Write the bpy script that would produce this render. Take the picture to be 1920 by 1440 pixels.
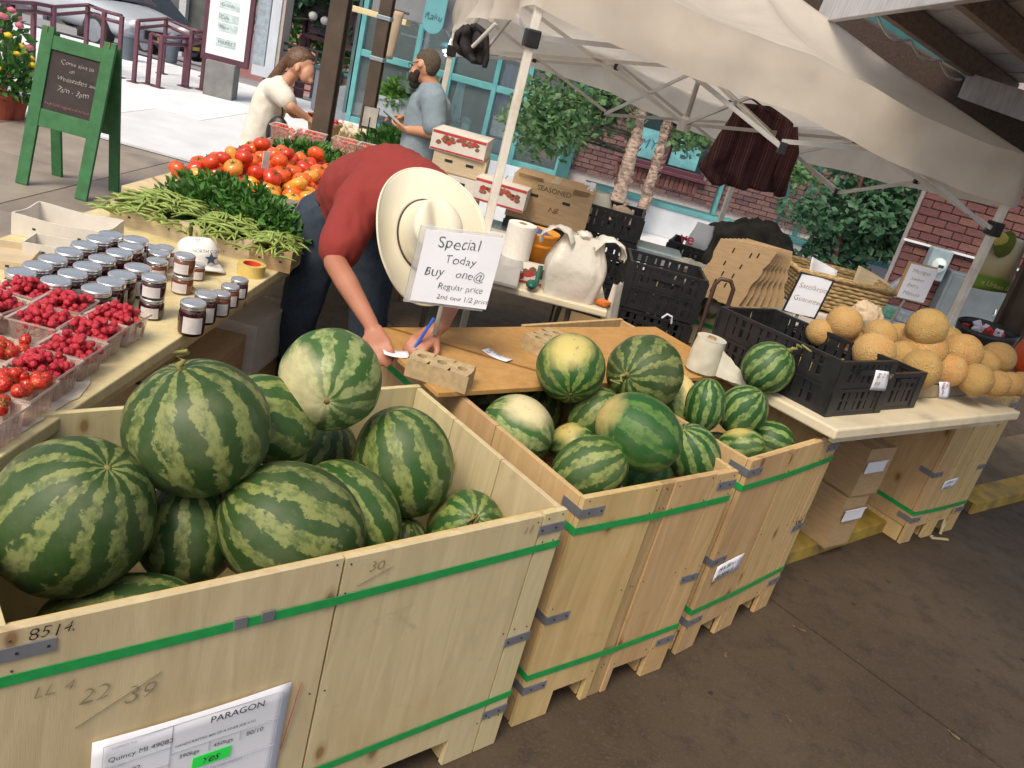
import bpy, bmesh, math, random
from mathutils import Vector, Matrix, Euler, noise
random.seed(7)
SC = bpy.context.scene
COL = SC.collection
for _o in list(bpy.data.objects): bpy.data.objects.remove(_o)
R = math.radians
# ------------------------------------------------------------------ camera
F_PX, PITCH, ROLL, CAM_H = 1580.0, R(21.9), R(15.1), 2.0
_fw = Vector((0, math.cos(PITCH), -math.sin(PITCH)))
_up = Vector((0, math.sin(PITCH), math.cos(PITCH)))
_rt = Vector((1, 0, 0))
CX = math.cos(ROLL)*_rt + math.sin(ROLL)*_up
CY = -math.sin(ROLL)*_rt + math.cos(ROLL)*_up
CAM = Vector((0, 0, CAM_H))
cam_d = bpy.data.cameras.new('camera')
cam_d.sensor_width = 36; cam_d.lens = F_PX/1920*36
cam_d.clip_start = .05; cam_d.clip_end = 500
cam = bpy.data.objects.new('camera', cam_d); COL.objects.link(cam)
cam.matrix_world = Matrix(((CX.x, CY.x, -_fw.x, 0), (CX.y, CY.y, -_fw.y, 0), (CX.z, CY.z, -_fw.z, CAM_H), (0, 0, 0, 1)))
SC.camera = cam
SC.render.resolution_x, SC.render.resolution_y = 1024, 768
# ------------------------------------------------------------------ light
SUN_ELEV, SUN_AZ = 52, 204      # azimuth: compass angle measured from +Y clockwise, where the light comes from
w = bpy.data.worlds.new('World'); SC.world = w; w.use_nodes = True
nt = w.node_tree; nt.nodes.clear()
sky = nt.nodes.new('ShaderNodeTexSky'); sky.sky_type = 'NISHITA'; sky.sun_disc = False
sky.sun_elevation = R(SUN_ELEV); sky.sun_rotation = R(SUN_AZ); sky.air_density = 1.0; sky.dust_density = 4.0; sky.ozone_density = 1.0
hsv = nt.nodes.new('ShaderNodeHueSaturation'); hsv.inputs['Saturation'].default_value = .55
bg = nt.nodes.new('ShaderNodeBackground'); bg.inputs['Strength'].default_value = .125
wo = nt.nodes.new('ShaderNodeOutputWorld')
nt.links.new(sky.outputs[0], hsv.inputs['Color']); nt.links.new(hsv.outputs[0], bg.inputs[0]); nt.links.new(bg.outputs[0], wo.inputs[0])
sl = bpy.data.lights.new('sun', 'SUN'); sl.energy = 1.9; sl.angle = R(22); sl.color = (1.0, .85, .62)
sun = bpy.data.objects.new('sun', sl); COL.objects.link(sun)
_sd = Vector((math.sin(R(SUN_AZ))*math.cos(R(SUN_ELEV)), math.cos(R(SUN_AZ))*math.cos(R(SUN_ELEV)), math.sin(R(SUN_ELEV))))
sun.rotation_euler = _sd.to_track_quat('Z', 'Y').to_euler(); sun.location = _sd*30
SC.view_settings.view_transform = 'Standard'; SC.view_settings.look = 'None'
SC.view_settings.exposure = 0.42; SC.view_settings.gamma = 1; SC.view_settings.use_curve_mapping = False
# ------------------------------------------------------------------ placing helpers (points measured on the photograph, turned into world metres)
def ray(x, y): return (x-960)*CX - (y-720)*CY + F_PX*_fw
def Zp(x, y, z):
    d = ray(x, y); return CAM + d*((z-CAM_H)/d.z)
def Yp(x, y, Y):
    d = ray(x, y); return CAM + d*(Y/d.y)
def MPP(p): return (Vector(p)-CAM).dot(_fw)/F_PX
def IMG(dx, dy, dz=0):            # direction seen in the picture: right, down, toward the camera
    return (dx*CX - dy*CY - dz*_fw).normalized()
# ------------------------------------------------------------------ mesh builder
def rotm(rx=0, ry=0, rz=0): return Euler((R(rx), R(ry), R(rz))).to_matrix()
_ico = {}
def ico(sub):
    if sub not in _ico:
        b = bmesh.new(); bmesh.ops.create_icosphere(b, subdivisions=sub, radius=1)
        b.verts.ensure_lookup_table(); _ico[sub] = ([v.co.copy() for v in b.verts], [[v.index for v in f.verts] for f in b.faces]); b.free()
    return _ico[sub]
class MB:
    def __init__(s): s.v = []; s.f = []; s.m = []; s.mi = 0; s.M = None
    def add(s, vs, fs):
        o = len(s.v)
        if s.M is not None: vs = [s.M @ Vector(v) for v in vs]
        s.v += [tuple(v) for v in vs]; s.f += [tuple(i+o for i in f) for f in fs]; s.m += [s.mi]*len(fs); return s
    def hexa(s, p):
        return s.add(p, [(0,3,2,1),(4,5,6,7),(0,1,5,4),(1,2,6,5),(2,3,7,6),(3,0,4,7)])
    def box(s, c, d, rot=None):
        c = Vector(c); x, y, z = d[0]/2, d[1]/2, d[2]/2
        p = [Vector(q) for q in ((-x,-y,-z),(x,-y,-z),(x,y,-z),(-x,y,-z),(-x,-y,z),(x,-y,z),(x,y,z),(-x,y,z))]
        if rot is not None: p = [rot @ q for q in p]
        return s.hexa([c+q for q in p])
    def bar(s, a, b, wd, th=None, up=(0,0,1)):
        a = Vector(a); b = Vector(b); th = th or wd; t = (b-a).normalized(); u = Vector(up)
        if abs(t.dot(u)) > .98: u = Vector((1,0,0))
        r = t.cross(u).normalized()*wd/2; u = r.cross(t).normalized()*th/2
        return s.hexa([a-r-u, a+r-u, b+r-u, b-r-u, a-r+u, a+r+u, b+r+u, b-r+u])
    def tube(s, path, r, n=8, cap=True, closed=False):
        path = [Vector(p) for p in path]; N = len(path); rs = r if isinstance(r, (list, tuple)) else [r]*N
        vs = []; pu = None
        for i, p in enumerate(path):
            t = (path[(i+1) % N if closed else min(i+1, N-1)] - path[(i-1) % N if closed else max(i-1, 0)])
            t = t.normalized() if t.length > 1e-9 else Vector((0,0,1))
            if pu is None:
                pu = Vector((0,0,1)) if abs(t.z) < .9 else Vector((1,0,0))
            u = (pu - t*pu.dot(t)); u = u.normalized() if u.length > 1e-6 else t.orthogonal().normalized(); pu = u; w_ = t.cross(u)
            for k in range(n):
                a = 2*math.pi*k/n; vs.append(p + (u*math.cos(a)+w_*math.sin(a))*rs[i])
        fs = []
        for i in range(N if closed else N-1):
            j = (i+1) % N
            for k in range(n): fs.append((i*n+k, i*n+(k+1) % n, j*n+(k+1) % n, j*n+k))
        if cap and not closed: fs.append(tuple(range(n-1, -1, -1))); fs.append(tuple((N-1)*n+k for k in range(n)))
        return s.add(vs, fs)
    def lathe(s, prof, n=20, o=(0,0,0), capb=True, capt=True):
        o = Vector(o); vs = []; m = len(prof)
        for (r, z) in prof:
            for k in range(n): a = 2*math.pi*k/n; vs.append(o+Vector((r*math.cos(a), r*math.sin(a), z)))
        fs = [(i*n+k, i*n+(k+1) % n, (i+1)*n+(k+1) % n, (i+1)*n+k) for i in range(m-1) for k in range(n)]
        if capb: fs.append(tuple(range(n-1, -1, -1)))
        if capt: fs.append(tuple((m-1)*n+k for k in range(n)))
        return s.add(vs, fs)
    def ball(s, c, r, sub=2, rot=None, fn=None):
        V, Fc = ico(sub); c = Vector(c); r = r if isinstance(r, (tuple, list, Vector)) else (r, r, r); out = []
        for v in V:
            q = Vector((v.x*r[0], v.y*r[1], v.z*r[2]))
            if fn: q = q*fn(v)
            if rot is not None: q = rot @ q
            out.append(c+q)
        return s.add(out, Fc)
    def grid(s, fn, nu, nv, closed_u=False):
        vs = [fn(i/(nu if closed_u else nu-1), j/(nv-1)) for j in range(nv) for i in range(nu)]
        fs = [(j*nu+i, j*nu+(i+1) % nu, (j+1)*nu+(i+1) % nu, (j+1)*nu+i) for j in range(nv-1) for i in range(nu if closed_u else nu-1)]
        return s.add(vs, fs)
    def prism(s, poly, a, b, M=None):     # 2-D polygon in local xz, from y=a to y=b
        n = len(poly); vs = [Vector((x, a, z)) for x, z in poly] + [Vector((x, b, z)) for x, z in poly]
        if M is not None: vs = [M @ v for v in vs]
        fs = [tuple(range(n)), tuple(range(2*n-1, n-1, -1))] + [(i, n+i, n+(i+1) % n, (i+1) % n) for i in range(n)]
        return s.add(vs, fs)
    def build(s, name, mats, parent=None, smooth=False, bevel=0, solid=0, sub=0, loc=None, rot=None):
        me = bpy.data.meshes.new(name); me.from_pydata(s.v, [], s.f)
        mats = mats if isinstance(mats, (list, tuple)) else [mats]
        for m in mats: me.materials.append(m)
        if len(mats) > 1: me.polygons.foreach_set('material_index', s.m)
        if smooth: me.polygons.foreach_set('use_smooth', [True]*len(me.polygons))
        me.update()
        return mobj(name, me, parent, bevel, solid, sub, loc, rot)
def mobj(name, me, parent=None, bevel=0, solid=0, sub=0, loc=None, rot=None):
    o = bpy.data.objects.new(name, me); COL.objects.link(o)
    if parent is not None: o.parent = parent
    if loc is not None: o.location = loc
    if rot is not None: o.rotation_euler = rot
    if solid: m = o.modifiers.new('solid', 'SOLIDIFY'); m.thickness = solid; m.offset = 0
    if sub: m = o.modifiers.new('sub', 'SUBSURF'); m.levels = m.render_levels = sub
    if bevel: m = o.modifiers.new('bevel', 'BEVEL'); m.width = bevel; m.segments = 2; m.limit_method = 'ANGLE'
    return o
def tag(o, label=None, cat=None, group=None, kind=None):
    if label: o['label'] = label
    if cat: o['category'] = cat
    if group: o['group'] = group
    if kind: o['kind'] = kind
    return o
def thing(name, label, cat, loc=(0,0,0), rz=0, group=None, rot=None):
    o = bpy.data.objects.new(name, None); COL.objects.link(o); o.empty_display_size = .1
    o.location = loc; o.rotation_euler = rot if rot is not None else (0, 0, rz)
    return tag(o, label, cat, group)
def clone(root, loc=None, rot=None, label=None, group=None, scale=None):
    r = root.copy(); COL.objects.link(r)
    if loc is not None: r.location = loc
    if rot is not None: r.rotation_euler = rot
    if scale is not None: r.scale = scale
    if label: r['label'] = label
    if group: r['group'] = group
    for ch in root.children:
        c = ch.copy(); COL.objects.link(c); c.parent = r
        for g in ch.children: d = g.copy(); COL.objects.link(d); d.parent = c
    return r
def aim(axis, side):              # rotation whose Z is axis and X is near side
    z = Vector(axis).normalized(); x = Vector(side); x = x - z*x.dot(z)
    x = x.normalized() if x.length > 1e-4 else z.orthogonal().normalized(); y = z.cross(x)
    return Matrix((x, y, z)).transposed()
# ------------------------------------------------------------------ materials
def new_mat(name):
    m = bpy.data.materials.new(name); m.use_nodes = True; t = m.node_tree; return m, t, t.nodes['Principled BSDF']
def nd(t, typ, **kw):
    n = t.nodes.new(typ)
    for k, v in kw.items():
        if k in n.inputs: n.inputs[k].default_value = v
        else: setattr(n, k, v)
    return n
def c4(c): return (c[0], c[1], c[2], 1)
def mix(t, fac, a, b, blend='MIX'):
    n = t.nodes.new('ShaderNodeMix'); n.data_type = 'RGBA'; n.blend_type = blend
    for sock, val in ((n.inputs[0], fac), (n.inputs[6], a), (n.inputs[7], b)):
        if isinstance(val, bpy.types.NodeSocket): t.links.new(val, sock)
        elif isinstance(val, (int, float)): sock.default_value = val
        else: sock.default_value = c4(val)
    return n.outputs[2]
def mth(t, op, a, b=None, c=None, clamp=False):
    n = t.nodes.new('ShaderNodeMath'); n.operation = op; n.use_clamp = clamp
    for i, val in enumerate((a, b, c)):
        if val is None: continue
        if isinstance(val, bpy.types.NodeSocket): t.links.new(val, n.inputs[i])
        else: n.inputs[i].default_value = val
    return n.outputs[0]
def ramp(t, fac, stops):
    n = t.nodes.new('ShaderNodeValToRGB'); e = n.color_ramp.elements
    while len(e) < len(stops): e.new(.5)
    for i, (p, c) in enumerate(stops): e[i].position = p; e[i].color = c4(c) if isinstance(c, (tuple, list)) else (c, c, c, 1)
    t.links.new(fac, n.inputs[0]); return n.outputs[0]
def tex(t, scale=5, detail=4, stretch=None, rough=.55, dist=0, coord='Object'):
    tc = t.nodes.new('ShaderNodeTexCoord'); src = tc.outputs[coord]
    if stretch:
        mp = t.nodes.new('ShaderNodeMapping'); mp.inputs['Scale'].default_value = stretch; t.links.new(src, mp.inputs[0]); src = mp.outputs[0]
    n = nd(t, 'ShaderNodeTexNoise'); n.inputs['Scale'].default_value = scale; n.inputs['Detail'].default_value = detail
    n.inputs['Roughness'].default_value = rough; n.inputs['Distortion'].default_value = dist; t.links.new(src, n.inputs[0]); return n.outputs[0]
def bump(t, b, h, strength=.3, dist=.01):
    n = t.nodes.new('ShaderNodeBump'); n.inputs['Strength'].default_value = strength; n.inputs['Distance'].default_value = dist
    t.links.new(h, n.inputs['Height']); t.links.new(n.outputs[0], b.inputs['Normal'])
_mats = {}
def M(name, col, rough=.6, var=.25, scale=12, stretch=None, bmp=.15, bd=.004, col2=None, metal=0, spec=.5, detail=5, rand=0, sheen=0, dirt=None, dirt_scale=3, trans=0):
    if name in _mats: return _mats[name]
    m, t, b = new_mat(name); b.inputs['Roughness'].default_value = rough; b.inputs['Metallic'].default_value = metal
    b.inputs['Specular IOR Level'].default_value = spec
    n = tex(t, scale, detail, stretch)
    lo = tuple(c*(1-var) for c in col); hi = tuple(min(1, c*(1+var)) for c in (col2 or col))
    c = ramp(t, n, [(.3, lo), (.7, hi)])
    if dirt:
        c = mix(t, ramp(t, tex(t, dirt_scale, 6), [(.52, 0.0), (.72, .75)]), c, dirt)
    if rand:
        oi = t.nodes.new('ShaderNodeObjectInfo'); h = t.nodes.new('ShaderNodeHueSaturation')
        t.links.new(c, h.inputs['Color']); t.links.new(mth(t, 'MULTIPLY_ADD', oi.outputs['Random'], 2*rand, 1-rand), h.inputs['Value'])
        t.links.new(mth(t, 'MULTIPLY_ADD', oi.outputs['Random'], rand*.12, .5-rand*.06), h.inputs['Hue']); c = h.outputs[0]
    t.links.new(c, b.inputs['Base Color'])
    if bmp: bump(t, b, n, bmp, bd)
    if trans:
        tr = nd(t, 'ShaderNodeBsdfTranslucent'); t.links.new(c, tr.inputs[0]); ms = t.nodes.new('ShaderNodeMixShader'); ms.inputs[0].default_value = trans
        t.links.new(b.outputs[0], ms.inputs[1]); t.links.new(tr.outputs[0], ms.inputs[2]); t.links.new(ms.outputs[0], t.nodes['Material Output'].inputs[0])
    _mats[name] = m; return m
def clear_mat(name, col=(.9,.9,.9), alpha=.25, rough=.12):
    if name in _mats: return _mats[name]
    m, t, b = new_mat(name); b.inputs['Base Color'].default_value = c4(col); b.inputs['Roughness'].default_value = rough
    tr = nd(t, 'ShaderNodeBsdfTransparent'); fr = nd(t, 'ShaderNodeFresnel'); fr.inputs[0].default_value = 1.45
    f = mth(t, 'ADD', fr.outputs[0], alpha, clamp=True); ms = t.nodes.new('ShaderNodeMixShader'); t.links.new(f, ms.inputs[0])
    t.links.new(tr.outputs[0], ms.inputs[1]); t.links.new(b.outputs[0], ms.inputs[2]); t.links.new(ms.outputs[0], t.nodes['Material Output'].inputs[0])
    _mats[name] = m; return m
# ------------------------------------------------------------------ lettering (flat writing as thin meshes)
def text_mesh(body, size, hand=0, seed=0, thin=0, align='LEFT', spacing=1.0):
    cu = bpy.data.curves.new('lettering', 'FONT'); cu.body = body; cu.size = size; cu.align_x = align; cu.offset = -thin*size; cu.space_character = spacing
    cu.resolution_u = 3
    ob = bpy.data.objects.new('lettering', cu); me = bpy.data.meshes.new_from_object(ob)
    bpy.data.objects.remove(ob); bpy.data.curves.remove(cu)
    if hand:
        for v in me.vertices:
            x, y = v.co.x, v.co.y
            q = Vector((x/size*1.1+seed*7, y/size*1.3, seed))
            q2 = Vector((x/size*2.6+seed*3, y/size*2.2, seed+4)); v.co.x = x + .25*y + (noise.noise(q)*.16+noise.noise(q2)*.09)*size*hand; v.co.y = y + (noise.noise(q+Vector((9,3,1)))*.22+noise.noise(q2+Vector((2,7,1)))*.10)*size*hand
    return me
def write(parent, body, size, pos, rot, mat, hand=0, seed=0, thin=0, align='LEFT', name='lettering', spacing=1.0):
    me = text_mesh(body, size, hand, seed, thin, align, spacing); me.materials.append(mat)
    o = mobj(name, me, parent, loc=pos); o.rotation_euler = rot if not isinstance(rot, Matrix) else rot.to_euler(); return o
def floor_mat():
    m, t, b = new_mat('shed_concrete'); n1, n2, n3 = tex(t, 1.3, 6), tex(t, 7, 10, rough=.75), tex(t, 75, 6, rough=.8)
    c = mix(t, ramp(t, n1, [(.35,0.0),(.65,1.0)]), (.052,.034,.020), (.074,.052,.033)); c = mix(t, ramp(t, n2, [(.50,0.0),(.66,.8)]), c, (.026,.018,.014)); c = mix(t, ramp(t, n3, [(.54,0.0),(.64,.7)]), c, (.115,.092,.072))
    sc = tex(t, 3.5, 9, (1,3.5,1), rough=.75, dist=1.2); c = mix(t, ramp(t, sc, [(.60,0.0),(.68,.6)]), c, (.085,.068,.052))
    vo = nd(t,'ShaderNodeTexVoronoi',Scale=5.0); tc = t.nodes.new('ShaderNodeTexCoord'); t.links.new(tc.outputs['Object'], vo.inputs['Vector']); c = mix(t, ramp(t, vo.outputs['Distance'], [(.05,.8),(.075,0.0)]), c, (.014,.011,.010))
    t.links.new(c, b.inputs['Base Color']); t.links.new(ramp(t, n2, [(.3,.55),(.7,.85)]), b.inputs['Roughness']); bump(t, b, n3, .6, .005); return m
# ================================================================== SETTING
YF = 13.7
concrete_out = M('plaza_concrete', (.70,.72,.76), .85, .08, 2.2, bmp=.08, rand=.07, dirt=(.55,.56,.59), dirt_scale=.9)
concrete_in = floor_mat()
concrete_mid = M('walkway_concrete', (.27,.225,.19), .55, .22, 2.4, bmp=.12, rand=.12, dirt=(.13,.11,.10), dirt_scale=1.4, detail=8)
dark_joint = M('joint_dirt', (.03,.027,.025), .95, .3, 8)
g = MB(); g.add([(-120,-60,-.03),(120,-60,-.03),(120,15.6,-.03),(-120,15.6,-.03)], [(0,1,2,3)])
tag(g.build('ground', dark_joint), kind='structure')
def slab_mesh(poly, h=.05):
    m = MB(); n = len(poly)
    m.add([(x,y,-h) for x,y in poly]+[(x,y,0) for x,y in poly], [tuple(range(n-1,-1,-1)), tuple(range(n,2*n))]+[(i,(i+1)%n,n+(i+1)%n,n+i) for i in range(n)]); return m
def clip(poly, p, nrm, off):
    out = []
    f = lambda q: (q[0]-p[0])*nrm[0]+(q[1]-p[1])*nrm[1]-off
    for i in range(len(poly)):
        a, b = poly[i], poly[(i+1)%len(poly)]; fa, fb = f(a), f(b)
        if fa >= 0: out.append(a)
        if fa*fb < 0: t = fa/(fa-fb); out.append((a[0]+(b[0]-a[0])*t, a[1]+(b[1]-a[1])*t))
    return out
# plaza: pale slabs beyond the drain line
pl = MB(); pl.add([(-60,8.62,-.022),(40,8.62,-.022),(40,15.72,-.022),(-60,15.72,-.022)], [(0,1,2,3)])
plaza = tag(pl.build('plaza', dark_joint), kind='structure')
SX, SY = 1.95, 2.35
sme = slab_mesh([(0,0),(SX-.012,0),(SX-.012,SY-.012),(0,SY-.012)])
s0 = sme.build('paving_slab', concrete_out, plaza, loc=(-13.2,8.68,0)); s0.hide_render = False
first = True
for j in range(3):
    for i in range(11):
        if first: first = False; continue
        c = s0.copy(); COL.objects.link(c); c.location = (-13.2+i*SX+(.6 if j%2 else 0), 8.68+j*SY, 0)
st_ = MB(); st_.add([(-90,15.72,-.03),(-3.0,15.72,-.03),(-3.0,60,-4.77),(-90,60,-4.77)], [(0,1,2,3)]); tag(st_.build('street', M('street_asphalt',(.30,.30,.33),.9,.15,1.2,bmp=.2)), kind='structure')
sr = MB(); sr.add([(-3.0,15.72,-.03),(40,15.72,-.03),(40,60,-.03),(-3.0,60,-.03)], [(0,1,2,3)]); tag(sr.build('yard', concrete_out), kind='structure')
big2 = slab_mesh([(9,8.68),(40,8.68),(40,15.7),(9,15.7)]); big2.build('paving_field', concrete_out, plaza)
big3 = slab_mesh([(-60,8.68),(-13.3,8.68),(-13.3,15.7),(-60,15.7)]); big3.build('paving_field', concrete_out, plaza)
# covered market floor
fl = MB(); fl.add([(-60,-40,-.024),(60,-40,-.024),(60,8.6,-.024),(-60,8.6,-.024)], [(0,1,2,3)])
floor = tag(fl.build('market_floor', dark_joint), kind='structure')
jp, jn = (1.365,3.29), (.69,.72)
right_poly = [(-2.3,-12),(30,-12),(30,8.56),(-2.3,8.56)]
offs = [-9,-4.6,0,3.6,8,13]
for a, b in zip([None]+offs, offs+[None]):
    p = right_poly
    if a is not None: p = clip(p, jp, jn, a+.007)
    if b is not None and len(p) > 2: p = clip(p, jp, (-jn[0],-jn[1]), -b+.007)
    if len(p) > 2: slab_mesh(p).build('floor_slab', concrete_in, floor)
WX, WY = 1.6, 1.45
wm = slab_mesh([(0,0),(WX-.012,0),(WX-.012,WY-.012),(0,WY-.012)])
w0 = wm.build('floor_slab', concrete_mid, floor, loc=(-2.312-WX, 8.56-WY, 0))
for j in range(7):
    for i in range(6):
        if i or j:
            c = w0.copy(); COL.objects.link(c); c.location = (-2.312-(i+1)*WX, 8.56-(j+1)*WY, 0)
# yellow-edged kerbs
yel = M('kerb_yellow', (.34,.23,.04), .7, .35, 9, bmp=.2, dirt=(.17,.13,.08), dirt_scale=6)
kc = M('kerb_concrete', (.13,.095,.055), .8, .3, 6, bmp=.2)
def kerb(a, b, wd, label):
    a = Vector((*a,0)); b = Vector((*b,0)); d = (b-a).normalized(); n = Vector((-d.y,d.x,0)); o = thing('kerb', label, 'kerb', a)
    L = (b-a).length; rz = math.atan2(d.y,d.x); o.rotation_euler = (0,0,rz)
    MB().box((L/2, wd/2, .035), (L, wd, .07)).build('kerb_top', kc, o, bevel=.006)
    m = MB(); m.box((L/2,-.012,.036),(L,.02,.072)); m.box((L/2,.06,.073),(L,.16,.004)); m.build('painted_edge', yel, o, bevel=.003)
    return o
kerb((1.30,3.45),(2.22,4.31), .55, 'yellow edged concrete kerb under the stacked cardboard boxes')
kerb((2.96,4.88),(4.7,6.35), .6, 'yellow edged concrete kerb at the far right end')
# ---------------------------------------------------------------- brick shop building behind the tent
mortar = M('mortar', (.38,.34,.33), .95, .15, 30)
brick_a = M('brick_dark_red', (.125,.068,.070), .85, .3, 25, bmp=.3, rand=.30)
brick_b = M('brick_red', (.13,.052,.048), .85, .25, 25, bmp=.3, rand=.22)
teal = M('teal_paint', (.11,.34,.36), .45, .12, 8, bmp=.05, dirt=(.06,.26,.28))
teal_dk = M('dark_teal_paint', (.03,.12,.13), .5, .15, 8, bmp=.05)
glass_sh = M('window_glass', (.028,.05,.058), .06, .3, 1.5, bmp=0, spec=.8)
shop_in = M('shop_interior', (.06,.11,.12), .8, .5, 2)
maroon = M('maroon_paint', (.10,.035,.055), .45, .15, 10, bmp=.05)
white_wall = M('white_plaster', (.62,.66,.72), .85, .08, 3, bmp=.1, dirt=(.5,.53,.57), dirt_scale=2)
def in_view(p, x0, x1, y0, y1):
    q = Vector(p)-CAM; d = q.dot(_fw)
    if d < .2: return False
    x = 960+F_PX*q.dot(CX)/d; y = 720-F_PX*q.dot(CY)/d
    return x0 < x < x1 and y0 < y < y1
def brick_wall(root, face, x0, x1, z0, z1, mat, bl=.205, bh=.065, gap=.011, dep=.05, holes=(), view=None, cap=300, axis='x'):
    # root-local bricks: x along wall, y = face (front side), z up
    bm = MB(); bm.box((bl/2, dep/2, bh/2), (bl, dep, bh)); proto = None; cells = []
    row = 0; z = z0
    while z < z1:
        x = x0 - (bl+gap)/2*(row % 2)
        while x < x1:
            a, b = max(x, x0), min(x+bl, x1)
            cx, cz = (a+b)/2, z+bh/2
            if b-a > .03 and not any(h0-.02 < cx < h1+.02 and g0-.03 < cz < g1+.01 for h0,h1,g0,g1 in holes): cells.append((a, b, z))
            x += bl+gap
        z += bh+gap; row += 1
    W = root.matrix_basis if root.parent is None else Matrix()
    W = Matrix.LocRotScale(root.location, root.rotation_euler, None)
    full = [c for c in cells if c[1]-c[0] > bl-.001]
    vis = [c for c in full if view and in_view(W @ Vector(((c[0]+c[1])/2, face, c[2]+bh/2)), *view)]
    random.shuffle(vis); vis.sort(key=lambda c: -in_view(W @ Vector(((c[0]+c[1])/2, face, c[2])), *view[:4])); vis = vis[:cap]
    vs = set(vis)
    for c in vis:
        p = (c[0], face+random.uniform(-.003,.003), c[2])
        if proto is None: proto = bm.build('brick', mat, root, bevel=.004, loc=p)
        else: q = proto.copy(); COL.objects.link(q); q.parent = root; q.location = p
    r = MB()
    for c in cells:
        if c not in vs: r.box(((c[0]+c[1])/2, face+dep/2+random.uniform(-.003,.003), c[2]+bh/2), (c[1]-c[0], dep, bh))
    if r.v: tag(r.build('bricks', mat, root), kind='stuff')
bb = thing('brick_shop_building', 'dark red brick building with small maroon window behind the tent', 'building', (0, YF, 0))
hole = (.74, 2.05, .66, 2.1)
wl = MB()
for (x0,x1,z0,z1) in ((-.16,.74,0,5),(2.05,6.5,0,5),(.74,2.05,0,.66),(.74,2.05,2.1,5)):
    wl.box(((x0+x1)/2,.19,(z0+z1)/2),(x1-x0,.30,z1-z0))
wl.build('wall', mortar, bb)
brick_wall(bb, -.008, -.16, 6.5, .3, 2.9, brick_a, holes=[hole], view=(1050,1760,170,440), cap=300)
wn = MB()
for (x0,x1,z0,z1) in ((.74,.80,.66,2.1),(1.99,2.05,.66,2.1),(.80,1.99,.66,.72),(.80,1.99,2.04,2.1),(1.36,1.42,.72,2.04)): wn.box(((x0+x1)/2,.02,(z0+z1)/2),(x1-x0,.09,z1-z0))
wo_ = wn.build('window', maroon, bb, bevel=.006)
MB().box((1.395,.05,1.38),(1.19,.02,1.34)).build('pane', glass_sh, wo_)
MB().box((1.395,-.05,.635),(1.42,.12,.05)).build('sill', maroon, wo_, bevel=.006)
sign_teal = M('teal_poster', (.14,.38,.43), .6, .3, 6, bmp=0)
for k, (xa, xb, tx) in enumerate(((.86,1.30,'MY!'),(1.46,1.90,'S'))):
    p_ = MB().box(((xa+xb)/2,.034,.97),(xb-xa,.006,.44)).build('poster', sign_teal, wo_)
ink = M('black_ink', (.015,.015,.02), .6, .1, 5, bmp=0)
blue_ink = M('blue_ink', (.03,.10,.20), .6, .1, 5, bmp=0)
write(bb, 'MY!', .2, (.93,.028,.9), (R(90),0,0), blue_ink, hand=.6, seed=3)
write(bb, 'S', .3, (1.58,.028,.88), (R(90),0,0), blue_ink, hand=.6, seed=5)
for x_ in (2.35, 3.7):
    MB().box((x_,-.04,2.0),(.07,.07,4)).build('downpipe', teal_dk, bb, bevel=.01)
# soldier course below the window: upright bricks
sold = MB().box((0,0,0),(.062,.05,.19)); p0 = None
for i in range(18):
    lx = .70+i*.075
    if p0 is None: p0 = sold.build('brick', brick_b, bb, bevel=.004, loc=(lx,-.006,.5))
    else: c = p0.copy(); COL.objects.link(c); c.parent = bb; c.location = (lx,-.006,.5)
# low white wall with teal coping
lw = thing('low_white_wall', 'low white plaster wall with teal coping rail behind the crates', 'wall', (0, 11.6, 0))
MB().box((2.6,.10,.19),(4.6,.2,.38)).build('wall', white_wall, lw, bevel=.01)
MB().box((2.6,.10,.415),(4.7,.26,.065)).build('coping', teal, lw, bevel=.01)
for x_ in (2.02, 3.55):
    MB().box((x_,.06,.85),(.05,.05,.8)).build('post', teal, lw, bevel=.006)
# wire fence panel at its right end
wf = thing('wire_fence', 'thin dark wire mesh fence on the white wall', 'fence', (2.9, 11.75, .45))
m = MB()
for i in range(19): m.bar((i*.07,0,0),(i*.07,0,.62),.005)
for i in range(10): m.bar((0,0,i*.07),(1.26,0,i*.07),.005)
m.build('wire_mesh', teal_dk, wf)
for x_ in (0,1.26): MB().box((x_,0,.33),(.035,.035,.68)).build('post', teal_dk, wf)
# ---------------------------------------------------------------- teal shop front
sf = thing('shop_facade', 'teal framed shop front with hats and clothes in its windows', 'shop front', (0, YF-.05, 0))
XL, XR = -3.6, -.20
cols = [-3.6,-2.72,-2.16,-1.45,-.95,-.20]
fr = MB()
for x_ in cols: fr.box((x_,0,1.75),(.075,.10,3.5))
for z_, h_ in ((.17,.09),(1.18,.10),(2.35,.08),(3.45,.12)): fr.box(((XL+XR)/2,.005,z_),(XR-XL-.0,.085,h_))
fr.build('window_frame', teal, sf, bevel=.008)
MB().box(((XL+XR)/2,-.02,.06),(XR-XL+.1,.12,.13)).build('plinth', white_wall, sf, bevel=.01)
MB().box(((XL+XR)/2,.15,4.3),(XR-XL+.3,.4,1.6)).build('fascia', teal_dk, sf)
MB().box((-.10,-.02,1.75),(.20,.22,3.5)).build('corner_post', teal_dk, sf, bevel=.01)
gl = clear_mat('shop_glass', (.75,.9,.92), .06, .03)
for a, b in zip(cols[:-1], cols[1:]):
    for z0, z1 in ((.215,1.13),(1.23,2.31),(2.39,3.39)):
        MB().box(((a+b)/2,.03,(z0+z1)/2),(b-a-.076,.008,z1-z0)).build('pane', gl, sf)
m = MB(); m.box((-1.9,2.1,1.75),(3.6,.05,3.5)); m.box((-3.72,1.1,1.75),(.05,2.0,3.5)); m.box((-.05,1.2,1.75),(.05,1.8,3.5)); m.box((-1.9,1.1,3.6),(3.6,2.0,.05)); m.box((-1.9,1.1,.10),(3.6,2.0,.1))
m.build('interior', shop_in, sf)
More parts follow.
